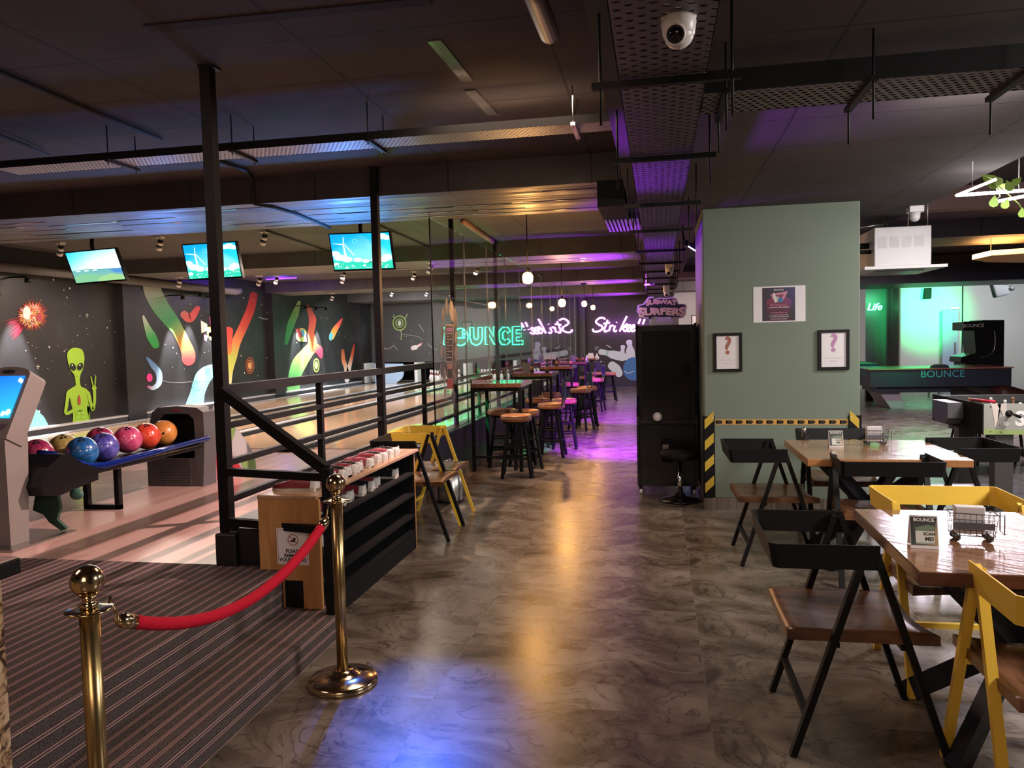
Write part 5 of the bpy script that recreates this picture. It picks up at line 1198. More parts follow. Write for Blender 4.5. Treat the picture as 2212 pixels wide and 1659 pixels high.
# sauce bottles, menu stands and boxes on the bar tables
def bottle(label, loc, col='shoe_black', g='sauce bottles on the bar tables'):
    b = MB(); b.lathe([(0, 0), (0.026, 0), (0.028, 0.01), (0.028, 0.11), (0.020, 0.135), (0.013, 0.15), (0.013, 0.175), (0, 0.178)], n=14)
    b.mi = 1; b.lathe([(0.0287, 0.03), (0.0287, 0.09)], n=14)
    o = b.build('sauce_bottle', [M[col], M['leather']], loc=loc); return tag(o, label, 'bottle', g)
ct = {1: 'second', 2: 'third', 3: 'fourth'}
for ti, xs_ in ((1, (-1.72, -1.98)), (2, (-1.66, -1.95)), (3, (-1.70, -1.86))):
    for k, x in enumerate(xs_): bottle('dark sauce bottle on the %s bar table, %s' % (ct[ti], 'nearer the corridor' if k == 0 else 'nearer the glass'), (x, TY[ti]+0.30+0.15*k, 1.0555))
b = MB(); b.lathe([(0, 0), (0.022, 0), (0.026, 0.05), (0.016, 0.075), (0.006, 0.11), (0, 0.112)], n=14); tag(b.build('squeeze_bottle', M['white'], loc=(-1.62, TY[3]+0.32, 1.0555)), 'small white squeeze bottle on the fourth bar table', 'bottle')
for ti in (1, 3):
    b = MB(); b.box(-0.06, 0.06, -0.03, 0.03, 0, 0.012); b.box(-0.055, 0.055, -0.004, 0.004, 0.01, 0.15); o = b.build('menu_stand', simple('grey_menu_card_%d' % ti, (0.18, 0.17, 0.18), 0.3), loc=(-2.04 if ti == 1 else -1.92, TY[ti]+0.25, 1.0555)); tag(o, 'grey menu stand on the %s bar table' % ct[ti], 'menu stand')
t = thing('napkin_box', 'white napkin box on the last bar table', 'napkin box', (-1.78, TY[4]+0.15, 1.0555)); b = MB(); b.box(-0.10, 0.10, -0.05, 0.05, 0, 0.09, 0.004); b.build('box', M['white'], t); b = MB(); b.box(-0.05, 0.08, -0.03, 0.03, 0.09, 0.14, 0.004); b.build('napkins', M['napkin'], t)
b = MB(); b.prism([(-0.06, 0), (0.06, 0), (0.0, 0.13)], -0.05, 0.05, 'xz'); o = b.build('tent_card', M['paper'], loc=(-1.60, TY[4]+0.15, 1.0555)); tag(o, 'white folded card beside the napkin box on the last bar table', 'table sign')
# steel bin by the kerb
t = thing('waste_bin', 'round steel pedal bin beside the yellow chair', 'bin', (-2.03, 7.22, 0))
b = MB(); b.lathe([(0, 0.012), (0.125, 0.012), (0.128, 0.02), (0.128, 0.36), (0, 0.36)], n=32); b.build('body', M['steel'], t)
b = MB(); b.lathe([(0, 0), (0.132, 0), (0.132, 0.016), (0, 0.016)], n=32); b.build('base_ring', M['black'], t)
b = MB(); b.lathe([(0.13, 0.36), (0.132, 0.372), (0.10, 0.395), (0.05, 0.405), (0, 0.407)], n=32); b.ball((0, 0, 0.41), 0.014, 10, 8); b.build('lid', M['chrome'], t)

# ---------------------------------------------------------------- black arcade cabinet
t = thing('arcade_cabinet', 'tall black arcade cabinet with a white ball-top lever, standing before the pillar', 'arcade machine', (0.07, 7.66, 0))
x0, x1 = -0.222, 0.345; yf = 7.66
b = MB(); b.prism([(7.66, 0.085), (8.35, 0.085), (8.35, 1.66), (7.74, 1.69), (7.82, 0.98), (7.68, 0.78), (7.66, 0.70)], x0, x0+0.025, 'yz'); b.build('side_panel', M['black_sat'], t, world=True)
b = MB(); b.prism([(7.66, 0.085), (8.35, 0.085), (8.35, 1.66), (7.74, 1.69), (7.82, 0.98), (7.68, 0.78), (7.66, 0.70)], x1, x1+0.025, 'yz'); b.build('side_panel', M['black_sat'], t, world=True)
b = MB(); b.box(x0+0.025, x1, yf+0.01, 8.34, 0.085, 0.70, 0.004); b.build('lower_body', M['black_sat'], t, world=True)
b = MB(); b.prism([(yf+0.0, 0.702), (yf+0.0, 0.715), (7.755, 0.716), (7.755, 0.983), (8.3, 0.983), (8.3, 0.702)], x0+0.025, x1, 'yz'); b.build('control_shelf', M['black_sat'], t, world=True)
b = MB(); b.prism([(7.752, 0.985), (7.722, 1.675), (8.34, 1.655), (8.34, 0.985)], x0+0.025, x1, 'yz'); b.build('screen_housing', M['black_sat'], t, world=True)
b = MB(); b.prism([(7.750, 0.73), (7.722, 1.62), (7.719, 1.62), (7.747, 0.73)], x0+0.06, x1-0.04, 'yz'); b.build('dark_screen', M['lens'], t, world=True)
lv = at(1420, 905, y=7.70); b = MB(); b.tube([(lv.x, 7.71, 0.70), (lv.x, 7.70, lv.z)], 0.006, 8); b.build('lever', M['steel'], t, world=True)
b = MB(); b.ball((lv.x, 7.70, lv.z+0.02), 0.047, 24, 16); b.build('lever_ball', M['white'], t, world=True)
b = MB(); b.box(0.10, 0.155, 7.665, 7.70, 0.702, 0.712); b.build('button', M['offwhite'], t, world=True)
b = MB(); b.box(0.02, 0.13, yf+0.002, yf+0.012, 0.32, 0.56, 0.003); b.build('coin_door', M['black_matt'], t, world=True)
cdp = at(1438, 967, y=yf); b = MB(); b.box(cdp.x-0.03, cdp.x+0.03, yf-0.006, yf+0.004, cdp.z-0.03, cdp.z+0.03, 0.002); b.build('coin_slot', M['steel'], t, world=True)
for xx in (-0.19, 0.33):
    for yy in (7.70, 8.28):
        b = MB(); b.box(xx-0.02, xx+0.02, yy-0.02, yy+0.02, 0.05, 0.086); b.build('caster_fork', M['black'], t, world=True)
        b = MB(); b.lathe([(0, -0.012), (0.027, -0.012), (0.027, 0.012), (0, 0.012)], (xx, yy, 0.0272), 16, M4=Matrix.Rotation(PI/2, 4, 'Y')); b.build('caster', M['white'], t, world=True)
# header board cut round its letters
hd = thing('marquee_sign', 'cut-out yellow graffiti SUBWAY SURFERS board standing on the black cabinet', 'sign', (0.06, 7.80, 1.69)); hy = 7.80
b = MB()
for px in (1404, 1452): q = at(px, 697, y=hy); b.box(q.x-0.01, q.x+0.01, hy, hy+0.01, 1.675, 1.78)
b.build('stay', M['offwhite'], hd, world=True)
q0, q1 = at(1405, 690, y=hy), at(1466, 698, y=hy); b = MB(); b.box(q0.x, q1.x, hy+0.012, hy+0.018, 1.672, q0.z+0.01); b.build('carrier', M['offwhite'], hd, world=True)
def hp(pts): return [(at(1360+a/13.825, 600+c/13.825, y=hy).x, at(1360+a/13.825, 600+c/13.825, y=hy).z) for a, c in pts]
OUT = [(445, 730), (500, 640), (560, 570), (700, 560), (760, 620), (900, 590), (1000, 600), (1130, 600), (1290, 570), (1400, 610), (1430, 690), (1480, 780), (1670, 780), (1715, 850), (1690, 960), (1670, 1120), (1600, 1200), (1480, 1210), (1180, 1190), (1000, 1210), (720, 1190), (620, 1240), (440, 1200), (260, 1160), (280, 1080), (210, 1020), (240, 820), (400, 780)]
b = MB(); b.prism(hp(OUT), hy, hy+0.010, 'xz'); b.build('board', simple('pale_yellow_cut_board', (0.72, 0.68, 0.62), 0.5), hd, world=True)
b = MB(); b.prism(hp([(300+(a-960)*0.0+0, c) for a, c in []] or [(a*0.925+72, c*0.88+115) for a, c in OUT]), hy-0.003, hy-0.0005, 'xz'); b.build('outline', M['ink'], hd, world=True)
YLm = simple('mustard_letters', (0.80, 0.70, 0.30), 0.5, var=0.3, scale=30)
def warped(body, a0, a1, cmid, hpx, arcs, mat):
    me = text_mesh(body, size=1.0, offset=0.062, space=0.97); xs_ = [v.co.x for v in me.vertices]; ys_ = [v.co.y for v in me.vertices]; xa, xb, ya, yb = min(xs_), max(xs_), min(ys_), max(ys_)
    for v in me.vertices:
        u = (v.co.x-xa)/(xb-xa); w2 = (v.co.y-ya)/(yb-ya)-0.5; k = abs(u-0.5)*2
        hh = hpx*(0.80+0.45*k**2.5); a = a0+(a1-a0)*u+w2*hh*0.12*(1 if u > 0.5 else -1)*0.6; c = cmid-arcs*(1-k*k)-w2*hh+8*math.sin(u*19)
        q = at(1360+a/13.825, 600+c/13.825, y=hy-0.004); v.co = Vector((q.x, hy-0.0045, q.z))-Vector(hd.location)
    me.name = 'lettering'; me.materials.append(mat); o = bpy.data.objects.new('lettering', me); COL.objects.link(o); o.parent = hd
warped('SUBWAY', 485, 1440, 745, 170, 25, YLm); warped('SURFERS', 262, 1660, 1030, 270, 25, YLm)
# swivel stool in front of it
t = thing('swivel_stool', 'black round swivel stool on a chrome column before the arcade cabinet', 'stool', (0.185, 7.40, 0))
b = MB(); b.lathe([(0, 0), (0.195, 0), (0.20, 0.006), (0.15, 0.022), (0.06, 0.04), (0.035, 0.075), (0, 0.075)], n=36); b.build('base', M['black_sat'], t)
b = MB(); b.lathe([(0.024, 0.07), (0.024, 0.24), (0.014, 0.245), (0.014, 0.40)], n=18); b.build('column', M['chrome'], t)
b = MB(); b.lathe([(0, 0.395), (0.15, 0.40), (0.185, 0.42), (0.185, 0.46), (0.165, 0.48), (0, 0.485)], n=32); b.build('seat', M['black_matt'], t)
# ---------------------------------------------------------------- cable trays
def tray_hanger(b, x, y, z, ztop, w=0.42, rodl=0.22):
    b.box(x-w/2, x+w/2, y-0.012, y+0.012, z-0.030, z-0.006)
    for s in (-1, 1): b.tube([(x+s*(w/2-0.03), y, ztop), (x+s*(w/2-0.03), y, z-rodl)], 0.005, 6)
zt = 2.44
lt = thing('cable_tray', 'long slotted black cable tray running along the corridor ceiling', 'cable tray', (0.03, -1.0, zt))
b = MB(); b.box(-0.122, 0.172, -3.1, 20.0, zt, zt+0.003); b.build('tray_floor', M['tray_long'], lt, world=True)
for x in (-0.122, 0.170):
    b = MB(); b.box(x, x+0.003, -3.1, 20.0, zt, zt+0.075); b.build('tray_side', M['black'], lt, world=True)
yy_ = [2.72, 3.86, 5.18, 6.42, 7.9, 9.2, 10.35, 11.5, 12.8, 14.1, 15.4]
for y in yy_: b = MB(); tray_hanger(b, 0.035, y, zt, ZD, 0.50, 0.15); b.build('hanger', M['black'], lt, world=True)
# cross tray on the left, catching light
za = 2.86; ya0 = at(1310, 262, z=za).y; ya1 = at(1310, 283, z=za).y
ct_ = thing('cable_tray', 'bright perforated cable tray crossing the ceiling on the left', 'cable tray', (-2.4, ya0, za))
b = MB(); b.box(-4.6, -0.262, ya0, ya1, za, za+0.002); b.build('tray_floor', M['tray_l'], ct_, world=True)
b = MB(); b.box(-4.6, -0.262, ya0-0.003, ya0, za, za+0.05); b.box(-4.6, -0.262, ya1, ya1+0.003, za, za+0.05); b.build('tray_side', M['black_matt'], ct_, world=True)
for px in (195, 520, 840, 1240):
    x = at(px, 330, z=za).x if px != 1240 else at(1240, 270, z=za).x
    b = MB(); b.box(x-0.014, x+0.014, ya0-0.05, ya1+0.06, za-0.022, za-0.003)
    for yy in (ya0-0.03, ya1+0.04): b.tube([(x, yy, ZC), (x, yy, za-0.04)], 0.004, 6)
    b.build('hanger', M['steel'] if px == 1240 else M['black'], ct_, world=True)
# cross tray on the right
zr = 2.50
cr = thing('cable_tray', 'dark perforated cable tray crossing the ceiling on the right', 'cable tray', (1.0, 3.3, zr))
b = MB(); b.box(0.19, 6.0, 3.15, 3.44, zr, zr+0.002); b.build('tray_floor', M['tray_r'], cr, world=True)
b = MB(); b.box(0.19, 6.0, 3.145, 3.15, zr, zr+0.085); b.box(0.19, 6.0, 3.44, 3.445, zr, zr+0.07); b.build('tray_side', M['black'], cr, world=True)
for px in (1560, 1840, 2120):
    x = at(px, 220, z=zr).x; b = MB(); b.box(x-0.014, x+0.014, 3.08, 3.50, zr-0.024, zr-0.004)
    for yy in (3.10, 3.48): b.tube([(x, yy, ZD), (x, yy, zr-0.16)], 0.0045, 6)
    b.build('hanger', M['black'], cr, world=True)
# grey-pink tray far on the right of the corridor
fr = thing('cable_tray', 'short slatted cable tray glimpsed right of the far end of the long tray', 'cable tray', (0.8, 12.6, 2.5))
b = MB(); b.box(0.30, 3.0, 12.4, 12.7, 2.48, 2.484); b.box(0.30, 3.0, 12.38, 12.40, 2.48, 2.57); b.build('tray_body', simple('dusty_pink_metal', (0.30, 0.15, 0.15), 0.5), fr, world=True)
# vent grille box left of the long tray
vg = thing('air_duct_box', 'dark duct box with a slatted grille left of the long tray', 'duct', (-0.35, 7.0, 2.6))
b = MB(); b.box(-0.47, -0.25, 6.3, 7.75, 2.62, 2.83); b.build('duct', M['black_matt'], vg, world=True)
b = MB()
for k in range(9): b.box(-0.46+k*0.035, -0.44+k*0.035, 7.0, 7.75, 2.612, 2.62)
b.build('grille', M['gutter'], vg, world=True)

# pipes and conduits on the slab
def pipe(label, pts, r, mat='slab', name='conduit'):
    b = MB(); b.tube(pts, r, 10); o = b.build(name, M[mat], world=True, loc=pts[0]); return tag(o, label, 'pipe')
p0, p1 = at(1150, -10, z=2.93), at(1187, 72, z=2.93)
b = MB(); b.tube([(p0.x, p0.y-0.6, 2.93), (p1.x, p1.y, 2.93)], 0.045, 16); b.ball((p1.x, p1.y, 2.93), 0.045, 14, 10); o = b.build('drain_pipe', simple('brown_painted_pipe', (0.10, 0.07, 0.062), 0.45), world=True, loc=(p1.x, p1.y, 2.93)); tag(o, 'short thick brown capped pipe under the ceiling at the top of the picture', 'pipe')
M['conduit'] = simple('painted_conduit', (0.030, 0.025, 0.024), 0.85)
def slab_run(pxs, z): return [at(a, c, z=z) for a, c in pxs]
pipe('dark conduit on the slab at the upper left edge', slab_run([(-60, 130), (0, 155), (180, 232), (350, 302)], 3.06), 0.013, 'conduit')
pipe('thin conduit on the slab left of the first tall post', slab_run([(-40, 270), (0, 292), (60, 315), (105, 335)], 3.05), 0.010, 'conduit')
q = at(545, 380, y=6.40); q2 = at(550, 428, y=6.40)
pipe('flexible conduit bending down the first beam and along its underside', [at(470, 345, z=3.055), at(530, 368, z=3.055), (q.x, 6.40, 3.05), (q.x, 6.395, 2.95), (q2.x, 6.395, 2.835), (q2.x+0.10, 6.55, 2.825), at(640, 462, z=2.825), at(712, 492, z=2.825)], 0.016, 'conduit')
pipe('ceiling trunking from the second post towards the far beam', [at(1000, 478, z=3.05), at(1080, 533, z=3.05)], 0.035, 'terracotta', 'trunking')
pipe('thin dark conduit from the third TV to the second beam', [at(780, 470, z=3.06), at(935, 538, z=3.06)], 0.012, 'conduit')
pipe('thin dark conduit behind the middle TV', [at(455, 470, z=3.06) if False else at(575, 498, z=3.06), at(715, 545, z=3.06)], 0.012, 'conduit')
pipe('pale duct running along the top of the mural wall', [(XL+0.22, 7.9, 2.76), (XL+0.22, 15.2, 2.76), (XL+0.20, 15.4, 2.80)], 0.075, 'duct', 'wall_duct')

# ---------------------------------------------------------------- CCTV cameras
def cctv(label, loc, rz=0.0, s=1.0):
    t = thing('security_camera', label, 'security camera', loc, rz, 'white dome security cameras')
    b = MB(); b.box(-0.055*s, 0.055*s, -0.03*s, 0.05*s, 0.0, 0.20*s, 0.018*s); b.build('bracket', M['white'], t)
    b = MB(); b.lathe([(0.030*s, -0.055*s), (0.048*s, -0.035*s), (0.053*s, 0.0), (0.050*s, 0.025*s), (0, 0.03*s)], (0, 0, 0), 28); b.ball((0, 0, -0.03*s), 0.046*s, 24, 16); b.build('dome', M['white'], t)
    d = Vector((-0.25, -0.92, -0.38)).normalized(); R_ = d.to_track_quat('Z', 'Y').to_matrix().to_4x4()
    b = MB(); b.lathe([(0.026*s, 0.038*s), (0.0275*s, 0.047*s), (0.0, 0.0475*s)], Vector((0, 0, -0.03*s)), 24, M4=R_); b.build('lens', M['lens'], t)
    b = MB(); b.lathe([(0.0275*s, 0.036*s), (0.031*s, 0.042*s), (0.0285*s, 0.049*s), (0.0265*s, 0.047*s)], Vector((0, 0, -0.03*s)), 24, M4=R_); b.build('lens_rim', M['white'], t)
    return t
p = at(1466, 66, y=2.25); cam1 = cctv('big white dome camera hanging in front of the long tray at the top', (p.x, 2.25, p.z+0.02), 0.0, 0.92)
p = at(1446, 594, y=9.6); dup(cam1, (p.x, 9.6, p.z+0.06), 0.0, 'small white dome camera under the long tray beyond the cabinet')
p = at(1440, 640, y=13.5); dup(cam1, (p.x, 13.5, p.z+0.06), 0.3, 'tiny farthest white dome camera just above the yellow board')
p = at(2031, 455, z=2.62); t = thing('motion_sensor', 'white round motion sensor on the ceiling edge left of the light tubes', 'sensor', (min(p.x, 2.27), min(p.y, 8.8), 2.663))
b = MB(); b.box(-0.06, 0.06, -0.06, 0.06, -0.05, 0.006, 0.006); b.build('mount', M['white'], t); b = MB(); b.lathe([(0.045, -0.05), (0.043, -0.10), (0.025, -0.125), (0, -0.13)], n=24); b.build('cap', M['white'], t)

# ---------------------------------------------------------------- ceiling spot heads
def spot_head(label, loc, rz=0.0, big=True):
    t = thing('track_spotlight', label, 'spotlight', loc, rz, 'white and black ceiling spotlights')
    b = MB(); b.box(-0.05, 0.05, -0.05, 0.05, -0.02, 0.0) ; b.tube([(0, 0, -0.02), (0, 0, -0.055)], 0.012, 10); b.build('mount', M['white'], t)
    R_ = Matrix.Rotation(0.5, 4, 'Y') @ Matrix.Rotation(0.25, 4, 'X'); c = Vector((0.0, 0, -0.09))
    b = MB()
    for (r, z0, z1, mi) in ((0.036, 0.045, 0.02, 1), (0.040, 0.02, -0.02, 0), (0.038, -0.02, -0.05, 1), (0.041, -0.05, -0.095, 0)):
        b.mi = mi; b.lathe([(0, z0), (r, z0), (r, z1), (0, z1)], c, 20, M4=R_)
    b.build('head', [M['white'], M['black']], t)
    return t
spots = [((130, 530), 2.84, 'hanging from the first beam left of the first TV'), ((345, 517), 2.84, 'hanging from the first beam left of the middle TV'), ((570, 505), 2.84, 'hanging from the first beam between the middle and third TV'),
 ((387, 598), 2.84, 'under the middle TV, left of it'), ((560, 595), 2.84, 'large one right of the middle TV'), ((597, 601), 2.84, 'small one right of the middle TV'),
 ((742, 590), 2.84, 'under the third TV'), ((741, 600), 2.84, 'just behind the one under the third TV'), ((894, 592), 2.84, 'right of the second tall post'), ((930, 566), 2.84, 'beside the glass edge'),
 ((718, 633), 2.84, 'far one above the mural of the white V'), ((847, 632), 2.84, 'far one left of the glass'), ((922, 632), 2.84, 'farthest one near the glass edge'), ((975, 624), 2.84, 'seen through the first glass pane'), ((1030, 580), 2.84, 'seen through the second glass pane')]
S0 = None
for (a, c), z, lab in spots:
    p = at(a, c, z=z)
    zz = z
    for yb0, yb1 in ((6.42, 7.80), (11.62, 12.85), (16.9, 18.15), (21.8, 23.3)):
        if not (yb0-0.1 < p.y < yb1+0.1): continue
        break
    else:
        p = at(a, c-6, z=ZC); zz = ZC
        if p.y > 23 or any(yb0-0.1 < p.y < yb1+0.1 for yb0, yb1 in ((6.42, 7.80), (11.62, 12.85), (16.9, 18.15), (21.8, 23.3))): p = at(a, c, z=z); p.y = min(p.y, 23.0); zz = z
    if zz == z:
        for yb0, yb1 in ((6.42, 7.80), (11.62, 12.85), (16.9, 18.15), (21.8, 23.3)):
            if abs(p.y-(yb0+yb1)/2) < (yb1-yb0)/2+0.3: p.y = min(max(p.y, yb0+0.07), yb1-0.07)
    L_ = 'white and black spotlight head ' + lab
    if S0 is None: S0 = spot_head(L_, (p.x, p.y, zz-0.001))
    else: dup(S0, (p.x, p.y, zz-0.001), 0.0, L_)
# small wall washers over the mural
wl = [((60, 612), 0, 'over the flame burst'), ((-6, 640), 0, 'at the left picture edge'), ((395, 648), 0, 'over the green and red drip'), ((434, 642), 0, 'beside the one over the drip'), ((476, 650), 0, 'just right of the first post'), ((660, 668), 0, 'over the coloured ball'), ((683, 670), 0, 'in the middle of the far three'), ((705, 671), 0, 'right one of the far three')]
W0 = None
for (a, c), _, lab in wl:
    p = at(a, c, x=XL+0.30); z = p.z+0.03
    L_ = 'small black wall spotlight ' + lab
    if W0 is None:
        W0 = thing('wall_spotlight', L_, 'spotlight', (XL+0.30, p.y, z), group='black wall spotlights over the mural')
        b = MB(); b.box(-0.30, 0.0, -0.012, 0.012, 0.055, 0.075); b.tube([(0, 0, 0.07), (0, 0, 0.04)], 0.01, 8); b.build('arm', M['black'], W0)
        b = MB(); b.lathe([(0, 0.045), (0.035, 0.045), (0.042, -0.02), (0.0, -0.02)], n=18); b.build('shade', M['black'], W0)
    else: dup(W0, (XL+0.30, p.y, z), 0.0, L_)
    lamp('wall_spot_light', 'SPOT', (XL+0.27, p.y, z-0.03), (0.92, 0.95, 1.0), 900, (XL+0.12, p.y, z-1.2), 0.012, 40, 0.6)
# violet LED strip on the slab
p, q = at(575, 604, z=ZC-0.02), at(640, 600, z=ZC-0.02); b = MB(); b.bar(p, q, 0.03, 0.02); tag(b.build('led_strip', M['led_violet'], world=True, loc=p), 'violet glowing light strip under the ceiling right of the middle TV', 'light strip')
lamp('violet_strip_glow', 'POINT', (p.x/2+q.x/2, p.y/2+q.y/2, 2.98), (0.2, 0.05, 1.0), 14, size=0.05)
# flood lamp at the tray
p = at(1480, 533, y=8.3); t = thing('flood_lamp', 'small black lamp with violet light strip beside the long tray near the pillar', 'lamp', (p.x, 8.3, p.z))
b = MB(); b.bar((0, 0, 0.05), (0.10, 0.0, -0.02), 0.05, 0.05); b.tube([(0, 0, 0.05), (-0.03, 0, ZD-p.z)], 0.008, 6); b.build('housing', M['black'], t)
b = MB(); b.bar((0.03, -0.03, 0.0), (0.11, -0.03, -0.055), 0.008, 0.012); b.build('light_strip', emit('violet_white_led', (0.55, 0.35, 1.0), 8), t)

# ---------------------------------------------------------------- TVs
def tv(label, corners, pic):
    """corners: tl tr br bl in the photograph; y of the top edge fixed, screen leans forward"""
    tl, tr = at(*corners[0], y=7.98), at(*corners[1], y=7.98)
    W_2 = (tr-tl).length; c = (tl+tr)/2; t = thing('television', label, 'television', (c.x, c.y, c.z), 0.0, 'televisions over the lanes')
    bl, br_ = at(*corners[3], y=8.06), at(*corners[2], y=8.06)
    X = (tr-tl).normalized(); D = ((bl+br_)/2-(tl+tr)/2); Hh = D.length; D.normalize(); N = X.cross(D).normalized(); 
    if N.y < 0: N = -N
    a = Vector((c.x, c.y, c.z))
    def S(u, v, d=0.0): return tl+X*(W_2*u)+D*(Hh*v)+N*d-a
    b = MB(); g = 0.012/W_2; h = 0.012/Hh
    q = [S(-g, -h, -0.004), S(1+g, -h, -0.004), S(1+g, 1+h*1.6, -0.004), S(-g, 1+h*1.6, -0.004)]; r = [v+N*0.05 for v in q]
    A1 = [b.bm.verts.new(v) for v in q]; B1 = [b.bm.verts.new(v) for v in r]; b.bm.faces.new(A1); b.bm.faces.new(B1[::-1])
    for k in range(4): b.bm.faces.new((A1[k], A1[(k+1) % 4], B1[(k+1) % 4], B1[k]))
    b.build('casing', M['black_sat'], t)
    m = MB()
    def P(pts, col): m.poly([S(u, v, -0.006-pic_l[0]) for u, v in pts], col); pic_l[0] += 0.0004
    pic_l = [0.0]; pic(P); m.build('screen', M['screen'], t, normals=False)
    b = MB(); b.tube([S(0.5, 0.1, 0.05), S(0.5, -0.15, 0.06), Vector((S(0.5, 0, 0.06).x, S(0.5, 0, 0.06).y, ZC-c.z-0.002))], 0.022, 10); b.build('ceiling_pole', M['black'], t)
    return t
def pic_wind(P):
    P([(0, 0), (0.5, 0), (1, 0), (1, 0.5), (1, 0.8), (0, 0.8), (0, 0.4)], [(0.0, 0.26, 0.62), (0.0, 0.32, 0.70), (0.0, 0.42, 0.72), (0.02, 0.55, 0.80), (0.3, 0.8, 0.9), (0.1, 0.60, 0.85), (0.0, 0.35, 0.75)])
    P([(0, 0.75), (0.3, 0.78), (0.6, 0.82), (1, 0.78), (1, 1), (0, 1)], (0.02, 0.52, 0.35))
    for u, v, r in ((0.04, 0.55, 0.09), (0.12, 0.66, 0.10), (0.24, 0.72, 0.09), (0.42, 0.74, 0.07), (0.55, 0.78, 0.06), (0.70, 0.76, 0.06), (0.92, 0.68, 0.09), (0.86, 0.75, 0.08), (0.78, 0.12, 0.07), (0.88, 0.10, 0.09), (0.96, 0.14, 0.07), (0.05, 0.85, 0.05)):
        P([(max(0, min(1, u+r*math.cos(a*PI/6))), max(0, min(1, v+r*0.9*math.sin(a*PI/6)))) for a in range(12)], (0.72, 0.92, 0.92))
    for k in range(60):
        u, v, r = random.uniform(0.02, 0.98), random.uniform(0.84, 0.98), random.uniform(0.008, 0.02); P([(u-r, v), (u, v-r), (u+r, v), (u, v+r)], random.choice(((0.5, 0.9, 0.8), (0.0, 0.35, 0.2), (0.8, 0.95, 0.9))))
    P([(0.215, 0.28), (0.235, 0.28), (0.262, 0.64), (0.225, 0.64)], (0.75, 0.92, 0.95)); P([(0.225, 0.27), (0.24, 0.07), (0.25, 0.10), (0.24, 0.28)], (0.8, 0.95, 0.95))
    P([(0.225, 0.27), (0.04, 0.245), (0.05, 0.255), (0.22, 0.30)], (0.8, 0.95, 0.95)); P([(0.235, 0.27), (0.25, 0.27), (0.40, 0.60), (0.38, 0.61)], (0.8, 0.95, 0.95))
    for u, v, r in ((0.43, 0.20, 0.045), (0.66, 0.34, 0.035), (0.47, 0.52, 0.055), (0.38, 0.62, 0.03), (0.78, 0.26, 0.02)):
        for k in range(12):
            a, a2 = 2*PI*k/12, 2*PI*(k+1)/12; P([(u+r*math.cos(a), v+1.3*r*math.sin(a)), (u+r*math.cos(a2), v+1.3*r*math.sin(a2)), (u+r*0.88*math.cos(a2), v+1.14*r*math.sin(a2)), (u+r*0.88*math.cos(a), v+1.14*r*math.sin(a))], (0.25, 0.8, 0.9))
def pic_field(P):
    P([(0, 0), (0.5, 0), (1, 0), (1, 0.3), (1, 0.62), (0.5, 0.62), (0, 0.62), (0, 0.3)], [(0.0, 0.45, 0.85), (0.2, 0.7, 0.9), (0.4, 0.8, 0.9), (0.9, 1, 0.95), (0.8, 1, 1), (0.9, 1, 1), (0.4, 0.85, 0.95), (0.1, 0.6, 0.9)])
    P([(0, 0.60), (0.3, 0.57), (0.6, 0.60), (1, 0.62), (1, 1), (0, 1)], [(0.10, 0.32, 0.32), (0.12, 0.34, 0.33), (0.10, 0.32, 0.35), (0.08, 0.22, 0.42), (0.20, 0.40, 0.30), (0.18, 0.38, 0.30)])
    P([(0.75, 0.64), (1, 0.62), (1, 0.78), (0.86, 0.76)], (0.06, 0.20, 0.45)); P([(0, 0.80), (0.3, 0.72), (0.6, 0.82), (0.4, 1), (0, 1)], (0.16, 0.40, 0.22)); P([(0.5, 0.88), (0.75, 0.78), (1, 0.86), (1, 1), (0.45, 1)], (0.24, 0.46, 0.20))
    for u in (0.08, 0.25, 0.42): P([(u, 0.61), (u+0.09, 0.605), (u+0.09, 0.64), (u, 0.645)], (0.75, 0.85, 0.8))
tv('television with a pale green field picture, leftmost of the three', [(142, 547), (248, 537), (271, 602), (166, 612)], pic_field)
tv('middle television with a wind turbine picture, partly behind the first post', [(395, 530), (508, 523), (521, 597), (411, 602)], pic_wind)
tv('rightmost television with a wind turbine picture, behind the second post', [(712, 507), (840, 502), (848, 578), (726, 583)], pic_wind)

# ---------------------------------------------------------------- pendant bulbs
def pendant(label, p, ztop=ZC, r=0.062):
    t = thing('pendant_lamp', label, 'pendant lamp', (p.x, p.y, p.z), 0, 'amber globe pendant lamps')
    b = MB(); b.tube([(0, 0, 0.08), (0, 0, ztop-p.z)], 0.006, 8); b.build('cord', M['black'], t)
    b = MB(); b.lathe([(0.018, 0.055), (0.02, 0.06), (0.02, 0.10), (0.008, 0.12)], n=14); b.build('socket', M['black'], t)
    b = MB(); b.lathe([(0.020, 0.062), (0.045, 0.052), (r, 0.02), (r*1.02, -0.01), (0.055, -0.05), (0.03, -0.068), (0, -0.072)], n=24); b.build('glass_globe', M['amber'], t)
    b = MB(); b.lathe([(0, 0.045), (0.012, 0.04), (0.020, 0.0), (0.012, -0.035), (0, -0.04)], n=12); b.build('filament_bulb', M['bulb'], t)
    b = MB(); b.box(-0.06, 0.06, -0.05, 0.05, ztop-p.z-0.035, ztop-p.z); b.build('ceiling_rose', M['black'], t)
    return t
pd = pendant('nearest amber glass pendant lamp, hanging highest in the picture', at(1140, 600, y=8.9))
for (a, c), y, lab, zt_ in (((1214, 654), 13.5, 'second amber pendant lamp, over the third bar table', ZC), ((1262, 656), 17.6, 'third amber pendant lamp, left of the last one', ZB), ((1281, 664), 20.9, 'farthest amber pendant lamp over the last bar table', ZC)):
    p = at(a, c, y=y); q = dup(pd, p, 0.0, lab)
    for ch in q.children:
        if ch.name.startswith(('cord', 'ceiling_rose')): 
            s = (zt_-p.z); me = ch.data.copy(); ch.data = me; s0 = ZC-pd.location.z
            for v in me.vertices:
                if v.co.z > 0.3: v.co.z += s-s0
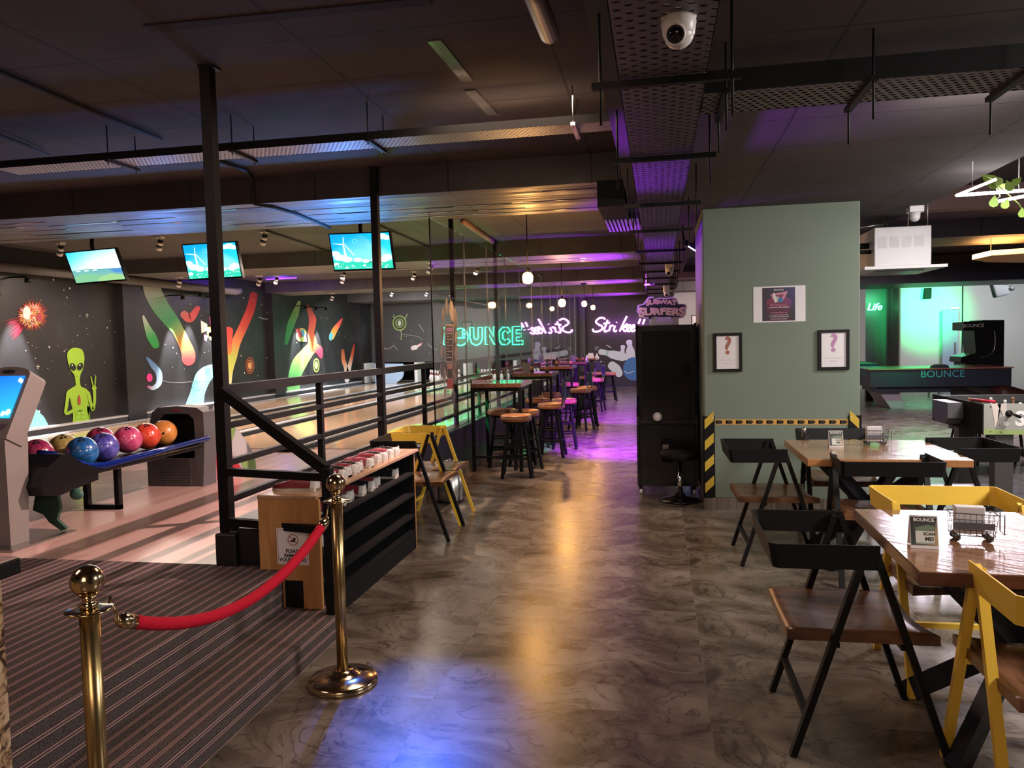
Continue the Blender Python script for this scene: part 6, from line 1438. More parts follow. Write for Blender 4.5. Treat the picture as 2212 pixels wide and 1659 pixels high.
for p in ((1140, 600, 8.9), (1214, 654, 13.5), (1262, 656, 17.6), (1281, 664, 20.9)):
    q = at(p[0], p[1], y=p[2]); lamp('pendant_light', 'POINT', (q.x, q.y, q.z), (1.0, 0.62, 0.38), 130 if p[0] == 1214 else (90 if p[0] == 1140 else 50), size=0.05)

# ---------------------------------------------------------------- neon signs
def QN(a, c): return (940+a/6.506, 620+c/6.506)
def QS(a, c): return (880+a/4.096, 440+c/4.096)
def neon(name, label, yw, strokes, mat, r, q):
    ref = at(*q(*strokes[0][0][0]), y=yw); t = thing(name, label, 'neon sign', ref)
    for pts, closed, sm in strokes:
        P3 = [at(*q(a, c), y=yw) for a, c in pts]
        if sm: P3 = smoothpath(P3, 6, closed)
        b = MB(); b.tube(P3, r, 8, closed=closed); b.build('neon_tube', M[mat], t, world=True)
    b = MB()
    for pts, closed, sm in strokes[::2]:
        a = at(*q(*pts[0]), y=yw); b.tube([a, (a.x, yw+0.07, a.z)], 0.006, 6)
    b.build('stand_off', M['black'], t, world=True)
    return t
BN = [([(120, 570), (205, 568), (238, 600), (238, 650), (222, 682), (248, 715), (248, 770), (215, 808), (120, 810)], True, False),
 ([(355+105*math.cos(k*PI/9), 702+122*math.sin(k*PI/9)) for k in range(18)], True, False), ([(262, 715), (440, 715)], False, False),
 ([(388, 612), (422, 612), (422, 650), (388, 650)], True, True), ([(388, 668), (422, 668), (422, 702), (388, 702)], True, True),
 ([(487, 570), (540, 568), (543, 700), (562, 735), (590, 742), (608, 715), (606, 568), (662, 567), (662, 740), (632, 795), (575, 822), (515, 790), (490, 720)], True, False),
 ([(703, 562), (748, 562), (822, 690), (822, 560), (874, 558), (876, 800), (832, 805), (752, 672), (752, 806), (706, 806)], True, False),
 ([(1058, 622), (1028, 570), (950, 566), (900, 622), (896, 742), (935, 806), (1005, 812), (1060, 762), (1022, 728), (992, 752), (952, 722), (950, 645), (985, 612), (1020, 645)], True, False),
 ([(1087, 558), (1214, 552), (1214, 602), (1140, 606), (1140, 655), (1205, 652), (1205, 704), (1143, 706), (1143, 758), (1235, 754), (1235, 806), (1090, 810)], True, False)]
neon('neon_bounce_sign', 'green neon sign with outlined letters BOUNCE on the wall over the pins', 23.19, BN, 'neon_green', 0.020, QN)
lamp('neon_green_glow', 'AREA', (-5.3, 23.05, 1.72), (0.05, 1.0, 0.5), 14, (-5.3, 24, 1.72), 2.4, size_y=0.4)
SN = [([(1752, 1022), (1722, 1008), (1690, 1018), (1668, 1045), (1690, 1068), (1722, 1085), (1718, 1115), (1680, 1132), (1648, 1128), (1640, 1108)], False, True),
 ([(1772, 1028), (1758, 1070), (1742, 1115), (1752, 1132), (1772, 1122)], False, True), ([(1735, 1062), (1792, 1052)], False, False),
 ([(1796, 1078), (1784, 1128)], False, False), ([(1790, 1100), (1806, 1078), (1822, 1082)], False, True),
 ([(1838, 1080), (1826, 1118), (1838, 1130), (1852, 1120)], False, True), ([(1850, 1052), (1853, 1048)], False, False),
 ([(1942, 996), (1910, 1060), (1878, 1130)], False, True), ([(1898, 1108), (1930, 1075), (1944, 1068), (1942, 1085), (1908, 1100), (1922, 1128), (1942, 1118)], False, True),
 ([(1946, 1112), (1972, 1092), (1970, 1074), (1950, 1080), (1942, 1112), (1956, 1130), (1980, 1120)], False, True),
 ([(1984, 1110), (2008, 1092), (2008, 1074), (1988, 1082), (1980, 1112), (1994, 1130), (2022, 1114)], False, True),
 ([(2062, 1018), (2044, 1062)], False, False), ([(2038, 1084), (2036, 1090)], False, False), ([(2100, 1022), (2082, 1066)], False, False), ([(2076, 1086), (2074, 1092)], False, False)]
neon('neon_strike_sign', 'purple neon script Strike with exclamation marks on the far corridor wall', YE-0.10, SN, 'neon_purple', 0.026, QS)
lamp('neon_purple_glow', 'AREA', (-1.05, YE-0.30, 1.95), (0.6, 0.08, 1.0), 5, (-1.05, YE, 1.95), 1.4, size_y=0.4)
p = at(1867, 655, y=22.8); t = thing('neon_life_sign', 'bright green neon lettering To Life high on the dark alcove wall', 'neon sign', p)
for body, (a, c), s in (('ce', (1854, 650), 0.30), ('To Life', (1872, 664), 0.27)):
    q = at(a, c, y=22.8); text_obj('lettering', body, M['neon_green2'], t, facing_m(Vector((q.x, 22.8, q.z))-Vector(t.location)), size=s, shear=0.3, extrude=0.01, offset=0.004)
lamp('neon_life_glow', 'AREA', (p.x+0.15, 22.6, p.z), (0.1, 1.0, 0.4), 9, (p.x+0.15, 24, p.z), 0.5)
# ---------------------------------------------------------------- on the green pillar
YP = 7.03
def up(px, py, d=0.0): return at(px, py, y=YP-d)
t = thing('wall_poster', 'white sheet with a dark bowling contest poster taped high on the green pillar', 'poster', up(1683, 656))
def rect(px0, py0, px1, py1): a, b_ = up(px0, py0), up(px1, py1); return min(a.x, b_.x), max(a.x, b_.x), min(a.z, b_.z), max(a.z, b_.z)
x0, x1, z0, z1 = rect(1627, 620, 1740, 694); z1 -= 0.0
b = MB(); b.box(x0, x1, YP-0.003, YP-0.0005, z0, z1); b.build('sheet', M['paper'], t, world=True)
mb = MB(); X0, X1, Z0, Z1 = x0+0.075, x1-0.085, z0+0.010, z1-0.012; W2, H2 = X1-X0, Z1-Z0
def PP(u, v, l): return Vector((X0+u*W2, YP-0.0035-0.0006*l, Z0+v*H2))
def pq(pts, c, l): mb.poly([PP(u, v, l) for u, v in pts], c)
pq([(0, 0), (0.5, 0), (1, 0), (1, 0.5), (1, 1), (0.5, 1), (0, 1), (0, 0.5)], [(0.02, 0.01, 0.02), (0.10, 0.01, 0.04), (0.02, 0.01, 0.02), (0.08, 0.02, 0.14), (0.05, 0.04, 0.14), (0.03, 0.02, 0.05), (0.02, 0.01, 0.02), (0.10, 0.01, 0.03)], 0)
pq([(0.15, 0.25), (0.85, 0.25), (0.9, 0.6), (0.5, 0.85), (0.12, 0.6)], [(0.06, 0.0, 0.02), (0.06, 0.0, 0.03), (0.16, 0.03, 0.20), (0.25, 0.03, 0.08), (0.20, 0.01, 0.05)], 1)
pq([(0.25, 0.80), (0.78, 0.88), (0.62, 0.56), (0.38, 0.56)], (0.55, 0.22, 0.32), 2); pq([(0.35, 0.77), (0.66, 0.80), (0.58, 0.62), (0.44, 0.62)], (0.22, 0.04, 0.09), 3)
pq([(0.33, 0.84), (0.38, 0.84), (0.42, 0.70), (0.48, 0.56), (0.38, 0.55), (0.34, 0.68)], (0.62, 0.56, 0.54), 4); pq([(0.43, 0.74), (0.49, 0.72), (0.52, 0.60), (0.46, 0.56)], (0.55, 0.50, 0.48), 4)
pq([(0.555+0.085*math.cos(k*PI/8), 0.62+0.075*math.sin(k*PI/8)) for k in range(16)], (0.03, 0.16, 0.30), 5)
mb.build('print', M['paint'], t, world=True, normals=False)
PKm = simple('pink_print', (0.55, 0.16, 0.28), 0.6); WHm = simple('white_print', (0.60, 0.56, 0.58), 0.6)
for body, v, s, m_, sh in (('BOUNCE', 0.925, 0.020, WHm, 0), ('BOWLING', 0.47, 0.030, PKm, 0), ('Legend of The Month', 0.405, 0.019, WHm, 0.3), ('TOP SCORER TAKES IT ALL', 0.245, 0.012, PKm, 0), ('10 Free Bowling Games | 2 Hours Of Pool Table', 0.175, 0.0078, WHm, 0), ('1 Refreshing Mild Shakes | 2 Hours Of Gamezone Card', 0.125, 0.0074, WHm, 0), ('READY TO CLAIM YOUR TITLE?', 0.055, 0.0095, WHm, 0)):
    q = PP(0.5, v, 8); text_obj('lettering', body, m_, t, Matrix.Translation(-Vector(t.location)) @ facing_m(q), size=s, shear=sh, offset=0.0004)
for k, (r_, lab) in enumerate((((1541, 720, 1603, 802), 'black framed white print with a brown question mark, left on the green pillar'), ((1767, 713, 1834, 798), 'black framed white print with a lilac question mark, right on the green pillar'))):
    x0, x1, z0, z1 = rect(*r_); t = thing('picture_frame', lab, 'picture', ((x0+x1)/2, YP, (z0+z1)/2), group='question mark prints')
    b = MB(); w = 0.024
    for q in ((x0, x1, z1-w, z1), (x0, x1, z0, z0+w), (x0, x0+w, z0+w, z1-w), (x1-w, x1, z0+w, z1-w)): b.box(q[0], q[1], YP-0.022, YP-0.0005, q[2], q[3])
    b.build('frame', M['black'], t, world=True)
    b = MB(); b.box(x0+w, x1-w, YP-0.010, YP-0.001, z0+w, z1-w); b.build('print', M['paper'], t, world=True)
    qm = simple('question_mark_%d' % k, (0.36, 0.13, 0.10) if k == 0 else (0.45, 0.22, 0.40), 0.6)
    cx_ = (x0+x1)/2; T0 = Matrix.Translation(-Vector(t.location))
    text_obj('question_mark', '?', qm, t, T0 @ facing_m((cx_, YP-0.0108, (z0+z1)/2+0.052)), size=0.215, offset=0.005, extrude=0.0008)
    for j, body in enumerate(('WILL YOU BE THE NEXT', 'APRIL 2024')): text_obj('lettering', body, simple('faint_print_%d%d' % (k, j), (0.55, 0.46, 0.50), 0.7), t, T0 @ facing_m((cx_, YP-0.0105, z0+w+0.075-0.026*j)), size=0.0135)
# hazard tape and corner guards
x0, x1, z0, z1 = rect(1545, 907, 1836, 918); z0, z1 = 0.765, 0.812
t = thing('hazard_tape', 'orange tape with black chevrons across the green pillar', 'tape', ((x0+x1)/2, YP, z0)); tm = MB(); tm.poly([(x0, YP-0.0012, z0), (x1, YP-0.0012, z0-0.004), (x1, YP-0.0012, z1-0.004), (x0, YP-0.0012, z1)], (0.62, 0.33, 0.07))
n = 13
for k in range(n):
    a = x0+(x1-x0)*k/n+0.004; w = (x1-x0)/n*0.72; zc = (z0+z1)/2-0.004*k/n; h = 0.016
    tm.poly([(a, YP-0.0018, zc-h), (a+w*0.75, YP-0.0018, zc-h), (a+w, YP-0.0018, zc), (a+w*0.75, YP-0.0018, zc+h), (a, YP-0.0018, zc+h), (a+w*0.25, YP-0.0018, zc)], (0.015, 0.012, 0.008))
tm.build('printed_tape', M['paint'], t, world=True, normals=False)
for k, (xa, xb, lab) in enumerate(((0.392, 0.484, 'black rubber corner guard with yellow stripes, left edge of the green pillar'), (1.612, 1.700, 'black rubber corner guard with yellow stripes, right edge of the green pillar'))):
    t = thing('corner_guard', lab, 'corner guard', (xa, YP, 0.09), group='striped corner guards'); b = MB(); b.box(xa-0.008, xb, YP-0.010, YP-0.0005, 0.075, 0.842, 0.003)
    if k == 0: b.box(xa-0.010, xa-0.0005, YP-0.010, YP+0.09, 0.107, 0.842)
    else: b.box(xb+0.0005, xb+0.010, YP-0.010, YP+0.09, 0.107, 0.842)
    b.build('rubber', M['black'], t, world=True)
    mb = MB(); s = 1 if k == 0 else -1
    for j in range(4):
        zc = 0.150+j*0.192; u0, u1 = xa+0.004, xb-0.010; lo, hi = (zc, zc+0.075) if s == 1 else (zc+0.075, zc)
        mb.poly([(u0, YP-0.0108, lo-0.0), (u1, YP-0.0108, hi), (u1, YP-0.0108, hi+0.085), (u0, YP-0.0108, lo+0.085)], (0.60, 0.40, 0.04))
    mb.build('stripe', M['paint'], t, world=True, normals=False)
    b = MB()
    for z in (0.10, 0.46, 0.825): b.ball(((xb-0.014) if k == 0 else xa+0.014, YP-0.0105, z), 0.006, 10, 6, (1, 0.4, 1))
    b.build('screw', M['white'], t, world=True)

# ---------------------------------------------------------------- cassette air conditioner
t = thing('air_conditioner', 'white cassette air conditioner hung from the ceiling right of the pillar', 'air conditioner', (2.25, 8.3, 2.35)); T0 = None
yA = 8.0; a, c = at(1889, 492, y=yA), at(2012, 572, y=yA)
b = MB(); b.box(a.x, c.x, yA, yA+0.62, c.z+0.0, a.z, 0.008); b.build('casing', M['white'], t, world=True)
zb = c.z-0.005; b = MB(); b.prism([(a.x-0.12, yA-0.13), (c.x+0.10, yA-0.13), (c.x+0.10, yA+0.75), (a.x-0.12, yA+0.75)], zb-0.028, zb, 'xy'); b.build('panel', M['white'], t, world=True)
b = MB(); b.prism([(a.x+0.03, yA+0.05), (c.x-0.05, yA+0.05), (c.x-0.05, yA+0.55), (a.x+0.03, yA+0.55)], zb-0.040, zb-0.028, 'xy')
for q in ((a.x, a.x+0.45, yA-0.06, yA-0.02), (a.x, a.x+0.45, yA+0.64, yA+0.68)): b.box(q[0], q[1], q[2], q[3], zb-0.034, zb-0.027)
b.build('grille', M['gutter'], t, world=True)
b = MB()
for k in range(4): b.box(a.x+0.03+k*0.11, a.x+0.11+k*0.11, yA-0.002, yA, a.z-0.20, a.z-0.09); 
b.build('pressed_panel', simple('white_pressed_metal', (0.70, 0.66, 0.66), 0.4), t, world=True)
b = MB()
for (xx, yy) in ((a.x+0.12, yA+0.02), (c.x-0.03, yA+0.02), (a.x+0.12, yA+0.6), (c.x-0.03, yA+0.6)): b.tube([(xx, yy, a.z-0.15), (xx, yy, ZD if xx < 2.34 else ZC)], 0.005, 6)
b.build('hanger_rod', M['steel'], t, world=True)
b = MB(); b.tube([(a.x, yA+0.2, a.z-0.15), (a.x-0.2, yA+0.25, a.z-0.15), (a.x-0.5, yA+0.4, a.z-0.12)], 0.03, 10); b.tube([(a.x, yA+0.12, a.z-0.22), (a.x-0.4, yA+0.2, a.z-0.20)], 0.02, 10); b.build('pipe', M['black_matt'], t, world=True)
pipe('thin metal conduit under the low ceiling right of the pillar', [(1.72, 8.6, 2.64), (2.1, 8.55, 2.64), (2.28, 8.5, 2.66)], 0.012, 'steel')

# ---------------------------------------------------------------- light tubes and hanging leaves
t = thing('led_tube_lamp', 'frame of bright white light tubes at the right picture edge', 'lamp', at(2140, 415, z=2.5))
for pts in ([(2066, 422), (2260, 408)], [(2066, 422), (2150, 388)], [(2150, 436), (2212, 424), (2260, 410)]):
    b = MB(); b.tube([at(q[0], q[1], z=2.5) for q in pts], 0.011, 8); b.build('light_tube', M['led_white'] if pts[0][1] != 422 or pts[1][0] != 2150 else emit('dimmer_led', (1, 0.85, 0.7), 1.2), t, world=True)
q = at(2100, 405, z=2.5); b = MB(); b.tube([q, (q.x, q.y, ZC)], 0.003, 5); q = at(2200, 415, z=2.5); b.tube([q, (q.x, q.y, ZC)], 0.003, 5); b.build('hanging_wire', M['steel'], t, world=True)
lamp('tube_lamp_light', 'AREA', (2.9, 5.9, 2.42), (0.95, 0.93, 1.0), 9, (2.5, 7.6, 2.2), 0.8, size_y=0.1)
t = thing('hanging_vine', 'green artificial vine leaves wound around the light tubes', 'artificial plant', at(2150, 405, z=2.52))
random.seed(5)
for (a, c, s, an) in ((2134, 384, 12, 0.3), (2144, 393, 14, 1.2), (2155, 390, 12, 2.2), (2148, 400, 12, 0.8), (2170, 406, 17, 2.6), (2180, 402, 13, 1.9), (2147, 436, 14, 1.4), (2172, 441, 13, 1.1), (2208, 460, 13, 1.5), (2196, 392, 12, 0.7)):
    q = at(a, c, z=2.46 if c > 420 else 2.53); r = s/1657*6.2; b = MB(); X_ = Vector((math.cos(an), 0.2, math.sin(an))).normalized(); Y_ = Vector((-math.sin(an), 0.5, math.cos(an))).normalized()
    P6 = [(-1, 0), (-0.75, 0.55), (-0.2, 0.75), (0.4, 0.5), (1.2, 0), (0.4, -0.5), (-0.2, -0.75), (-0.75, -0.55)]
    vs = [b.bm.verts.new(q+X_*u*r*0.8+Y_*v*r*0.8) for u, v in P6]; ws = [b.bm.verts.new(v.co+X_.cross(Y_).normalized()*0.002) for v in vs]; b.bm.faces.new(vs); b.bm.faces.new(ws[::-1])
    for k in range(8): b.bm.faces.new((vs[k], vs[(k+1) % 8], ws[(k+1) % 8], ws[k]))
    b.build('leaf', M['leaf'], t, world=True)
b = MB(); b.tube([at(a, c, z=2.52) for a, c in ((2120, 378), (2150, 390), (2152, 405), (2160, 424), (2150, 430))], 0.004, 6); b.tube([at(a, c, z=2.5) for a, c in ((2150, 395), (2200, 440), (2210, 455))], 0.004, 6); b.build('vine_stem', M['leaf'], t, world=True)
# orange ceiling hexagons
for k, (pts, lab) in enumerate((([(1780, 566), (1830, 556), (1900, 557), (1905, 561), (1860, 572), (1790, 574)], 'orange hexagonal ceiling panel left, beside the pillar edge'), ([(2100, 555), (2140, 546), (2230, 540), (2260, 545), (2225, 562), (2130, 560)], 'orange hexagonal ceiling panel at the right picture edge'))):
    P_ = [at(a, c+6, z=2.60) for a, c in pts]; c0 = sum(P_, Vector())/len(P_); b = MB(); A1 = [b.bm.verts.new(v) for v in P_]; B1 = [b.bm.verts.new(v+Vector((0, 0, 0.07))) for v in P_]; b.bm.faces.new(A1); b.bm.faces.new(B1[::-1]); n = len(P_)
    for j in range(n): b.bm.faces.new((A1[j], A1[(j+1) % n], B1[(j+1) % n], B1[j]))
    for q in (P_[1], P_[3]): b.tube([q+Vector((0, 0, 0.07)), (q.x, q.y, ZB if False else ZC)], 0.004, 5)
    o = b.build('ceiling_hexagon', M['orange'], world=True, loc=c0); tag(o, lab, 'ceiling panel', 'orange hexagonal panels')

# ---------------------------------------------------------------- games room
GY = 16.6
t = thing('games_table', 'long navy shuffle table with turquoise BOUNCE lettering on its side', 'games table', (5.4, GY+0.6, 0))
a, c = at(1893, 800, y=GY), at(2183, 833, y=GY); zt_ = at(1990, 797, y=GY).z; zl = at(1990, 834, y=GY).z
b = MB(); b.box(4.20, 6.80, GY, GY+1.35, zl-0.02, zt_-0.01, 0.01); b.box(4.35, 6.7, GY+0.08, GY+1.25, zl-0.13, zl-0.02)
b.build('body', M['navy'], t, world=True)
b = MB(); b.box(4.17, 6.83, GY-0.03, GY+1.38, zt_-0.012, zt_+0.012, 0.004); b.build('rim', simple('brown_rim', (0.28, 0.10, 0.07), 0.25), t, world=True)
for xx, s in ((4.42, 1), (6.35, -1)):
    b = MB(); b.prism([(xx, zl-0.13), (xx+0.38, zl-0.13), (xx+0.38+0.10*s, 0.0), (xx+0.20*s+0.02, 0.0)], GY+0.15, GY+1.15, 'xz'); b.build('leg', simple('mauve_table_leg', (0.26, 0.22, 0.25), 0.5), t, world=True)
q = at(2036, 808, y=GY-0.004); TQ = simple('turquoise_print', (0.05, 0.30, 0.34), 0.5); text_obj('lettering', 'BOUNCE', TQ, t, Matrix.Translation(-Vector(t.location)) @ facing_m((q.x, GY-0.004, q.z)), size=0.20, offset=0.0)
q = at(1876, 808, y=GY-0.004); text_obj('lettering', 'BOUNCE', TQ, t, Matrix.Translation(-Vector(t.location)) @ facing_m((4.196, GY+0.6, q.z), -PI/2), size=0.18)
b = MB(); b.prism([(5.35, zt_), (5.68, zt_), (5.66, zt_+0.06), (5.60, zt_+0.085), (5.43, zt_+0.085), (5.37, zt_+0.06)], GY+0.0, GY+0.12, 'xz'); b.build('score_unit', M['navy'], t, world=True)
# blue pool table behind the pillar edge
t = thing('pool_table', 'blue-sided pool table with green cloth behind the pillar edge', 'pool table', (4.3, 19.0, 0))
b = MB(); b.box(3.2, 4.85, 18.5, 20.8, 0.66, 0.82, 0.02); b.build('body', simple('blue_cabinet', (0.02, 0.05, 0.30), 0.3), t, world=True)
b = MB(); b.box(3.2, 4.87, 18.48, 20.82, 0.82, 0.86, 0.01); b.build('rail', M['navy'], t, world=True)
b = MB(); b.box(3.32, 4.74, 18.6, 20.7, 0.86, 0.866); b.build('cloth', simple('green_baize', (0.03, 0.32, 0.12), 0.8), t, world=True)
for xx in (3.4, 4.7):
    for yy in (18.65, 20.6): b = MB(); b.box(xx-0.07, xx+0.07, yy-0.07, yy+0.07, 0, 0.66); b.build('leg', M['black'], t, world=True)
# arcade upright
t = thing('arcade_cabinet', 'black upright arcade machine with BOUNCE header by the pale back wall', 'arcade machine', (7.0, 18.9, 0)); y0 = 18.5
b = MB(); b.prism([(6.62, 0.0), (7.42, 0.0), (7.42, 1.76), (6.98, 1.77), (6.98, 1.74), (6.62, 1.74), (6.62, 1.56), (6.82, 1.54), (6.86, 1.05), (6.58, 0.97), (6.55, 0.86), (6.66, 0.82)], y0, y0+0.7, 'xz'); b.build('body', M['black_sat'], t, world=True)
b = MB(); b.box(6.60, 6.99, y0-0.012, y0, 1.555, 1.745); b.build('header', M['black'], t, world=True)
text_obj('lettering', 'BOUNCE', M['offwhite'], t, Matrix.Translation(-Vector(t.location)) @ facing_m((6.80, y0-0.016, 1.65)), size=0.105, offset=0.001)
b = MB(); b.tube(smoothpath([(7.22, y0-0.006, 1.53), (7.24, y0-0.006, 1.35), (7.22, y0-0.006, 1.12), (7.12, y0-0.006, 1.0), (6.95, y0-0.006, 0.95)], 5), 0.008, 6); b.build('edge_trim', M['steel'], t, world=True)
b = MB(); b.ball((6.72, y0+0.05, 1.02), 0.022, 10, 8); b.ball((6.87, y0+0.1, 1.07), 0.02, 10, 8); b.build('lever_ball', M['leather'], t, world=True)
# blue-grey door panel
dpx = at(2036, 670, y=21.86); dqx = at(2070, 667, y=21.86)
t = thing('door_leaf', 'pale blue door leaf leaning by the pale back wall', 'door', (dpx.x, 21.86, 0)); b = MB(); b.box(dpx.x, dqx.x, 21.84, 21.90, 0.0, dpx.z); b.build('leaf', simple('pale_blue_door', (0.28, 0.34, 0.46), 0.5), t, world=True)
b = MB(); b.box(dqx.x-0.10, dqx.x-0.06, 21.82, 21.84, 0.95, 1.25); b.build('handle', M['steel'], t, world=True)
b = MB(); b.box(dpx.x+0.20, dqx.x, 21.82, 21.86, dpx.z+0.03, dpx.z+0.06); tag(b.build('door_light', emit('mint_led', (0.3, 1.0, 0.7), 6), world=True, loc=(dpx.x, 21.84, dpx.z)), 'small mint-lit strip above the pale blue door', 'light strip')
b = MB(); q = at(2079, 700, y=21.97); b.tube([(q.x, 21.97, 0.0), (q.x, 21.97, 2.9)], 0.012, 6); tag(b.build('wall_conduit', M['black_matt'], world=True, loc=(q.x, 21.97, 0)), 'thin vertical conduit on the pale back wall left of the arcade machine', 'pipe')
# speakers
q = at(2160, 624, y=19.0); t = thing('wall_speaker', 'black tilted loudspeaker on a bracket at the right wall', 'speaker', q)
b = MB(); b.box(-0.15, 0.13, -0.10, 0.12, -0.17, 0.17, 0.03, rot=Matrix.Rotation(-0.25, 3, 'Y')); b.build('cabinet', M['black_matt'], t); b = MB(); b.tube([(0.1, 0.05, 0), (0.35, 0.3, 0.03), (0.40, 0.4, 0.06)], 0.03, 8); b.ball((0.36, 0.3, 0.02), 0.06, 10, 8); b.tube([(0.2, 0.2, 0.05), (0.2, 0.2, 0.4)], 0.008, 6); b.build('bracket', M['black'], t)
q = at(2003, 634, y=21.9); t = thing('wall_speaker', 'small black loudspeaker high on the green-lit pale wall', 'speaker', q); b = MB(); b.prism([(-0.085, -0.14), (0.075, -0.14), (0.085, 0.14), (-0.055, 0.14)], -0.08, 0.08, 'xz'); b.build('cabinet', M['black_matt'], t)
# office chair base under the table
q = at(2036, 857, z=0)
t = thing('office_chair', 'office chair with a chrome star base behind the BOUNCE table', 'chair', (q.x, q.y, 0))
for k in range(5):
    a = k*2*PI/5+0.3; b = MB(); b.tube([(0, 0, 0.16), (0.15*math.cos(a), 0.15*math.sin(a), 0.17), (0.28*math.cos(a), 0.28*math.sin(a), 0.10), (0.29*math.cos(a), 0.29*math.sin(a), 0.05)], 0.018, 8); b.ball((0.29*math.cos(a), 0.29*math.sin(a), 0.028), 0.028, 8, 6); b.build('leg', M['chrome'], t)
b = MB(); b.tube([(0, 0, 0.14), (0, 0, 0.45)], 0.02, 8); b.build('column', M['chrome'], t); b = MB(); b.box(-0.22, 0.22, -0.22, 0.22, 0.44, 0.50, 0.02); b.build('seat', M['black_matt'], t)
# football table
fy0, fy1, fx0, fx1 = 7.10, 8.35, 2.70, 4.1
t = thing('football_table', 'table football game with a silver side panel and stout dark legs at the right edge', 'football table', (3.3, 7.7, 0))
b = MB(); b.box(fx0, fx1, fy0, fy0+0.025, 0.665, 0.925); b.build('side_panel', simple('silver_panel', (0.42, 0.41, 0.38), 0.35, 0.3), t, world=True)
b = MB(); b.box(fx0+0.03, fx1, fy1, fy1+0.025, 0.665, 0.905); b.build('side_panel', M['hood'], t, world=True)
b = MB(); b.box(fx0, fx0+0.025, fy0+0.026, fy1, 0.66, 0.92); b.build('end_panel', M['black_matt'], t, world=True)
b = MB(); b.box(fx0+0.03, fx1, fy0+0.03, fy1, 0.68, 0.70); b.build('play_field', simple('dull_green_field', (0.05, 0.12, 0.05), 0.5), t, world=True)
b = MB(); b.prism([(7.55, 0.90), (7.95, 0.90), (7.95, 0.74), (7.85, 0.70), (7.62, 0.70), (7.55, 0.76)], fx0-0.13, fx0, 'yz'); b.build('goal_box', M['hood'], t, world=True)
for (xx, yy) in ((fx0+0.17, fy0+0.09), (fx0+0.25, fy1-0.12), (fx1-0.15, fy0+0.09), (fx1-0.15, fy1-0.12)):
    b = MB(); b.box(xx-0.07, xx+0.07, yy-0.06, yy+0.06, 0, 0.665); b.build('leg', simple('charcoal_leg', (0.055, 0.052, 0.050), 0.5) if 'charcoal_leg' not in bpy.data.materials else bpy.data.materials['charcoal_leg'], t, world=True)
for k, dx in enumerate((0.19, 0.38, 0.57, 0.76)):
    b = MB(); b.tube([(fx0+dx, fy0-0.10, 0.845), (fx0+dx, fy1+0.1, 0.845)], 0.007, 8); b.build('rod', M['chrome'], t, world=True)
    b = MB(); b.tube([(fx0+dx, fy0-0.20, 0.835), (fx0+dx, fy0-0.08, 0.845)], [0.014, 0.010], 10); b.build('grip', M['black'], t, world=True)
    b = MB(); b.lathe([(0, 0), (0.028, 0), (0.028, 0.008), (0, 0.008)], (fx0+dx, fy0-0.001, 0.845), 16, M4=Matrix.Rotation(PI/2, 4, 'X')); b.build('bearing', M['black'], t, world=True)
    for j in range(3):
        b = MB(); yy = fy0+0.25+0.3*j; b.box(fx0+dx-0.010, fx0+dx+0.010, yy-0.013, yy+0.013, 0.775, 0.885, 0.004); b.ball((fx0+dx, yy, 0.90), 0.016, 10, 8); b.build('player', M['white'] if k % 2 else M['leather'], t, world=True)
b = MB(); b.tube([(fx0+0.02, fy0+0.35, 0.935), (fx0+0.14, fy0+0.15, 0.932)], 0.013, 8); b.build('score_slide', simple('red_plastic', (0.55, 0.02, 0.05), 0.4), t, world=True)
for (u, v) in ((0.05, 0.90), (0.05, 0.69), (0.12, 0.745), (0.13, 0.685)): 
    b = MB(); b.ball((fx0+u, fy0, v), 0.006, 8, 6, (1, 0.5, 1)); b.build('bolt', M['black'], t, world=True)
# moulded footballer picture and letter on the panel
mb = MB(); FG = (0.60, 0.52, 0.48); FD = (0.22, 0.20, 0.19)
def fp(pts, c, l=0): mb.poly([Vector((fx0+u, fy0-0.0012-0.0006*l, 0.665+v)) for u, v in pts], c)
fp([(0.055, 0.26), (0.075, 0.14), (0.085, 0.06), (0.10, 0.05), (0.115, 0.12), (0.11, 0.2), (0.13, 0.26)], FG); fp([(0.10, 0.26), (0.13, 0.2), (0.15, 0.14), (0.18, 0.16), (0.17, 0.26)], (0.52, 0.45, 0.42)); fp([(0.085, 0.05), (0.16, 0.05), (0.19, 0.10), (0.16, 0.16), (0.11, 0.14)], FD, 1); fp([(0.17+0.022*math.cos(k*PI/6), 0.095+0.022*math.sin(k*PI/6)) for k in range(12)], (0.5, 0.5, 0.48), 2)
fp([(0.0, 0.0), (0.5, 0.0), (0.5, 0.03), (0.0, 0.05)], (0.28, 0.36, 0.14), 0)
mb.build('printed_picture', M['paint'], t, world=True, normals=False)
text_obj('lettering', 'S', M['white'], t, Matrix.Translation(-Vector(t.location)) @ facing_m((fx0+0.275, fy0-0.003, 0.795)), size=0.17, offset=0.006)
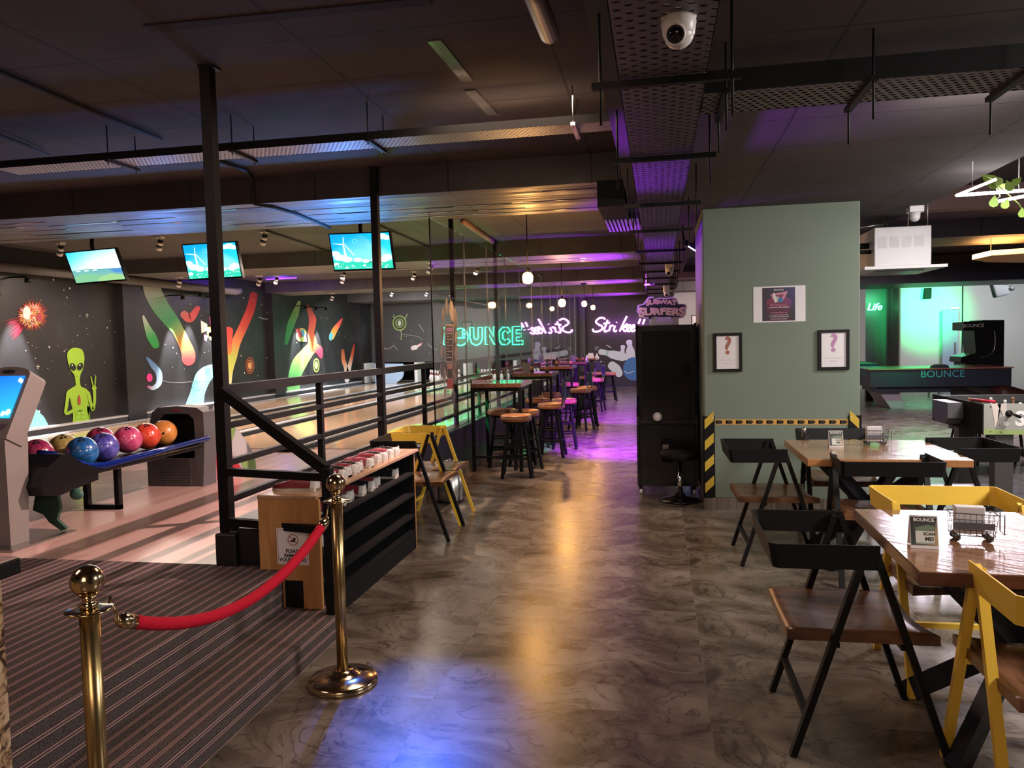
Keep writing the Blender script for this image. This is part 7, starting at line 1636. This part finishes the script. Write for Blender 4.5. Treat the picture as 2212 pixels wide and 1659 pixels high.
# shell chairs beyond
SH = None
for k, (a, c, rz, col, lab) in enumerate(((2108, 840, 0.4, (0.05, 0.045, 0.042), 'dark curved shell chair behind the football table, leftmost'), (2128, 848, 0.2, (0.09, 0.07, 0.06), 'olive curved shell chair behind the football table, between the other two'), (2180, 850, -0.1, (0.10, 0.035, 0.03), 'brown curved shell chair behind the football table, rightmost'))):
    q = at(a, c+6, y=9.6+0.25*k); t = thing('shell_chair', lab, 'chair', (q.x, q.y, 0), rz, 'curved shell chairs')
    b = MB(); n = 10; V = []
    for i in range(6):
        w2 = i/5; row = []
        for j in range(n+1):
            u = j/n*2-1; row.append(b.bm.verts.new((0.24*u*(1-0.15*w2), 0.22-0.16*(u*u)+0.08*w2, 0.45+0.42*w2-0.06*u*u*w2)))
        V.append(row)
    for i in range(5):
        for j in range(n): f = b.bm.faces.new((V[i][j], V[i][j+1], V[i+1][j+1], V[i+1][j])); f.smooth = True
    r_ = bmesh.ops.solidify(b.bm, geom=list(b.bm.faces), thickness=0.015)
    b.build('backrest', simple('shell_%d' % k, col, 0.4), t); b = MB(); b.box(-0.2, 0.2, -0.2, 0.2, 0.42, 0.46, 0.02); b.build('seat', simple('cushion_%d' % k, (0.05, 0.05, 0.09), 0.8), t)
    for e in (-1, 1):
        for e2 in (-1, 1): b = MB(); b.bar((e*0.15, e2*0.15, 0.43), (e*0.22, e2*0.22, 0), 0.025); b.build('leg', M['black'], t)
# blue game screen seen between cabinet and pillar
q = at(1508, 850, y=14.0); t = thing('game_machine', 'low game machine with a lit blue screen glimpsed between cabinet and pillar', 'arcade machine', (q.x, 14.3, 0))
z_ = q.z; b = MB(); b.box(-0.3, 0.35, 0, 0.7, 0, z_-0.12, 0.01); b.prism([(-0.3, z_-0.12), (0.35, z_-0.12), (0.35, z_+0.35), (-0.3, z_+0.30)], 0.25, 0.7, 'xz'); b.build('body', M['black'], t)
b = MB(); b.box(-0.26, 0.31, 0.235, 0.245, z_-0.10, z_+0.10); b.build('screen', emit('blue_screen', (0.06, 0.35, 0.9), 2.2), t); b = MB(); b.box(-0.3, 0.35, 0.22, 0.246, z_+0.13, z_+0.24); b.build('red_panel', M['red_ink'], t)
q = at(1506, 698, y=22.5); t = thing('picture_frame', 'white print in a dark frame on the far grey wall beside the pillar', 'picture', (q.x, 22.58, q.z)); b = MB(); b.box(-0.16, 0.16, -0.02, 0.0, -0.24, 0.24); b.build('frame', M['black'], t); b = MB(); b.box(-0.13, 0.13, -0.026, -0.02, -0.21, 0.21); b.build('print', M['paper'], t)
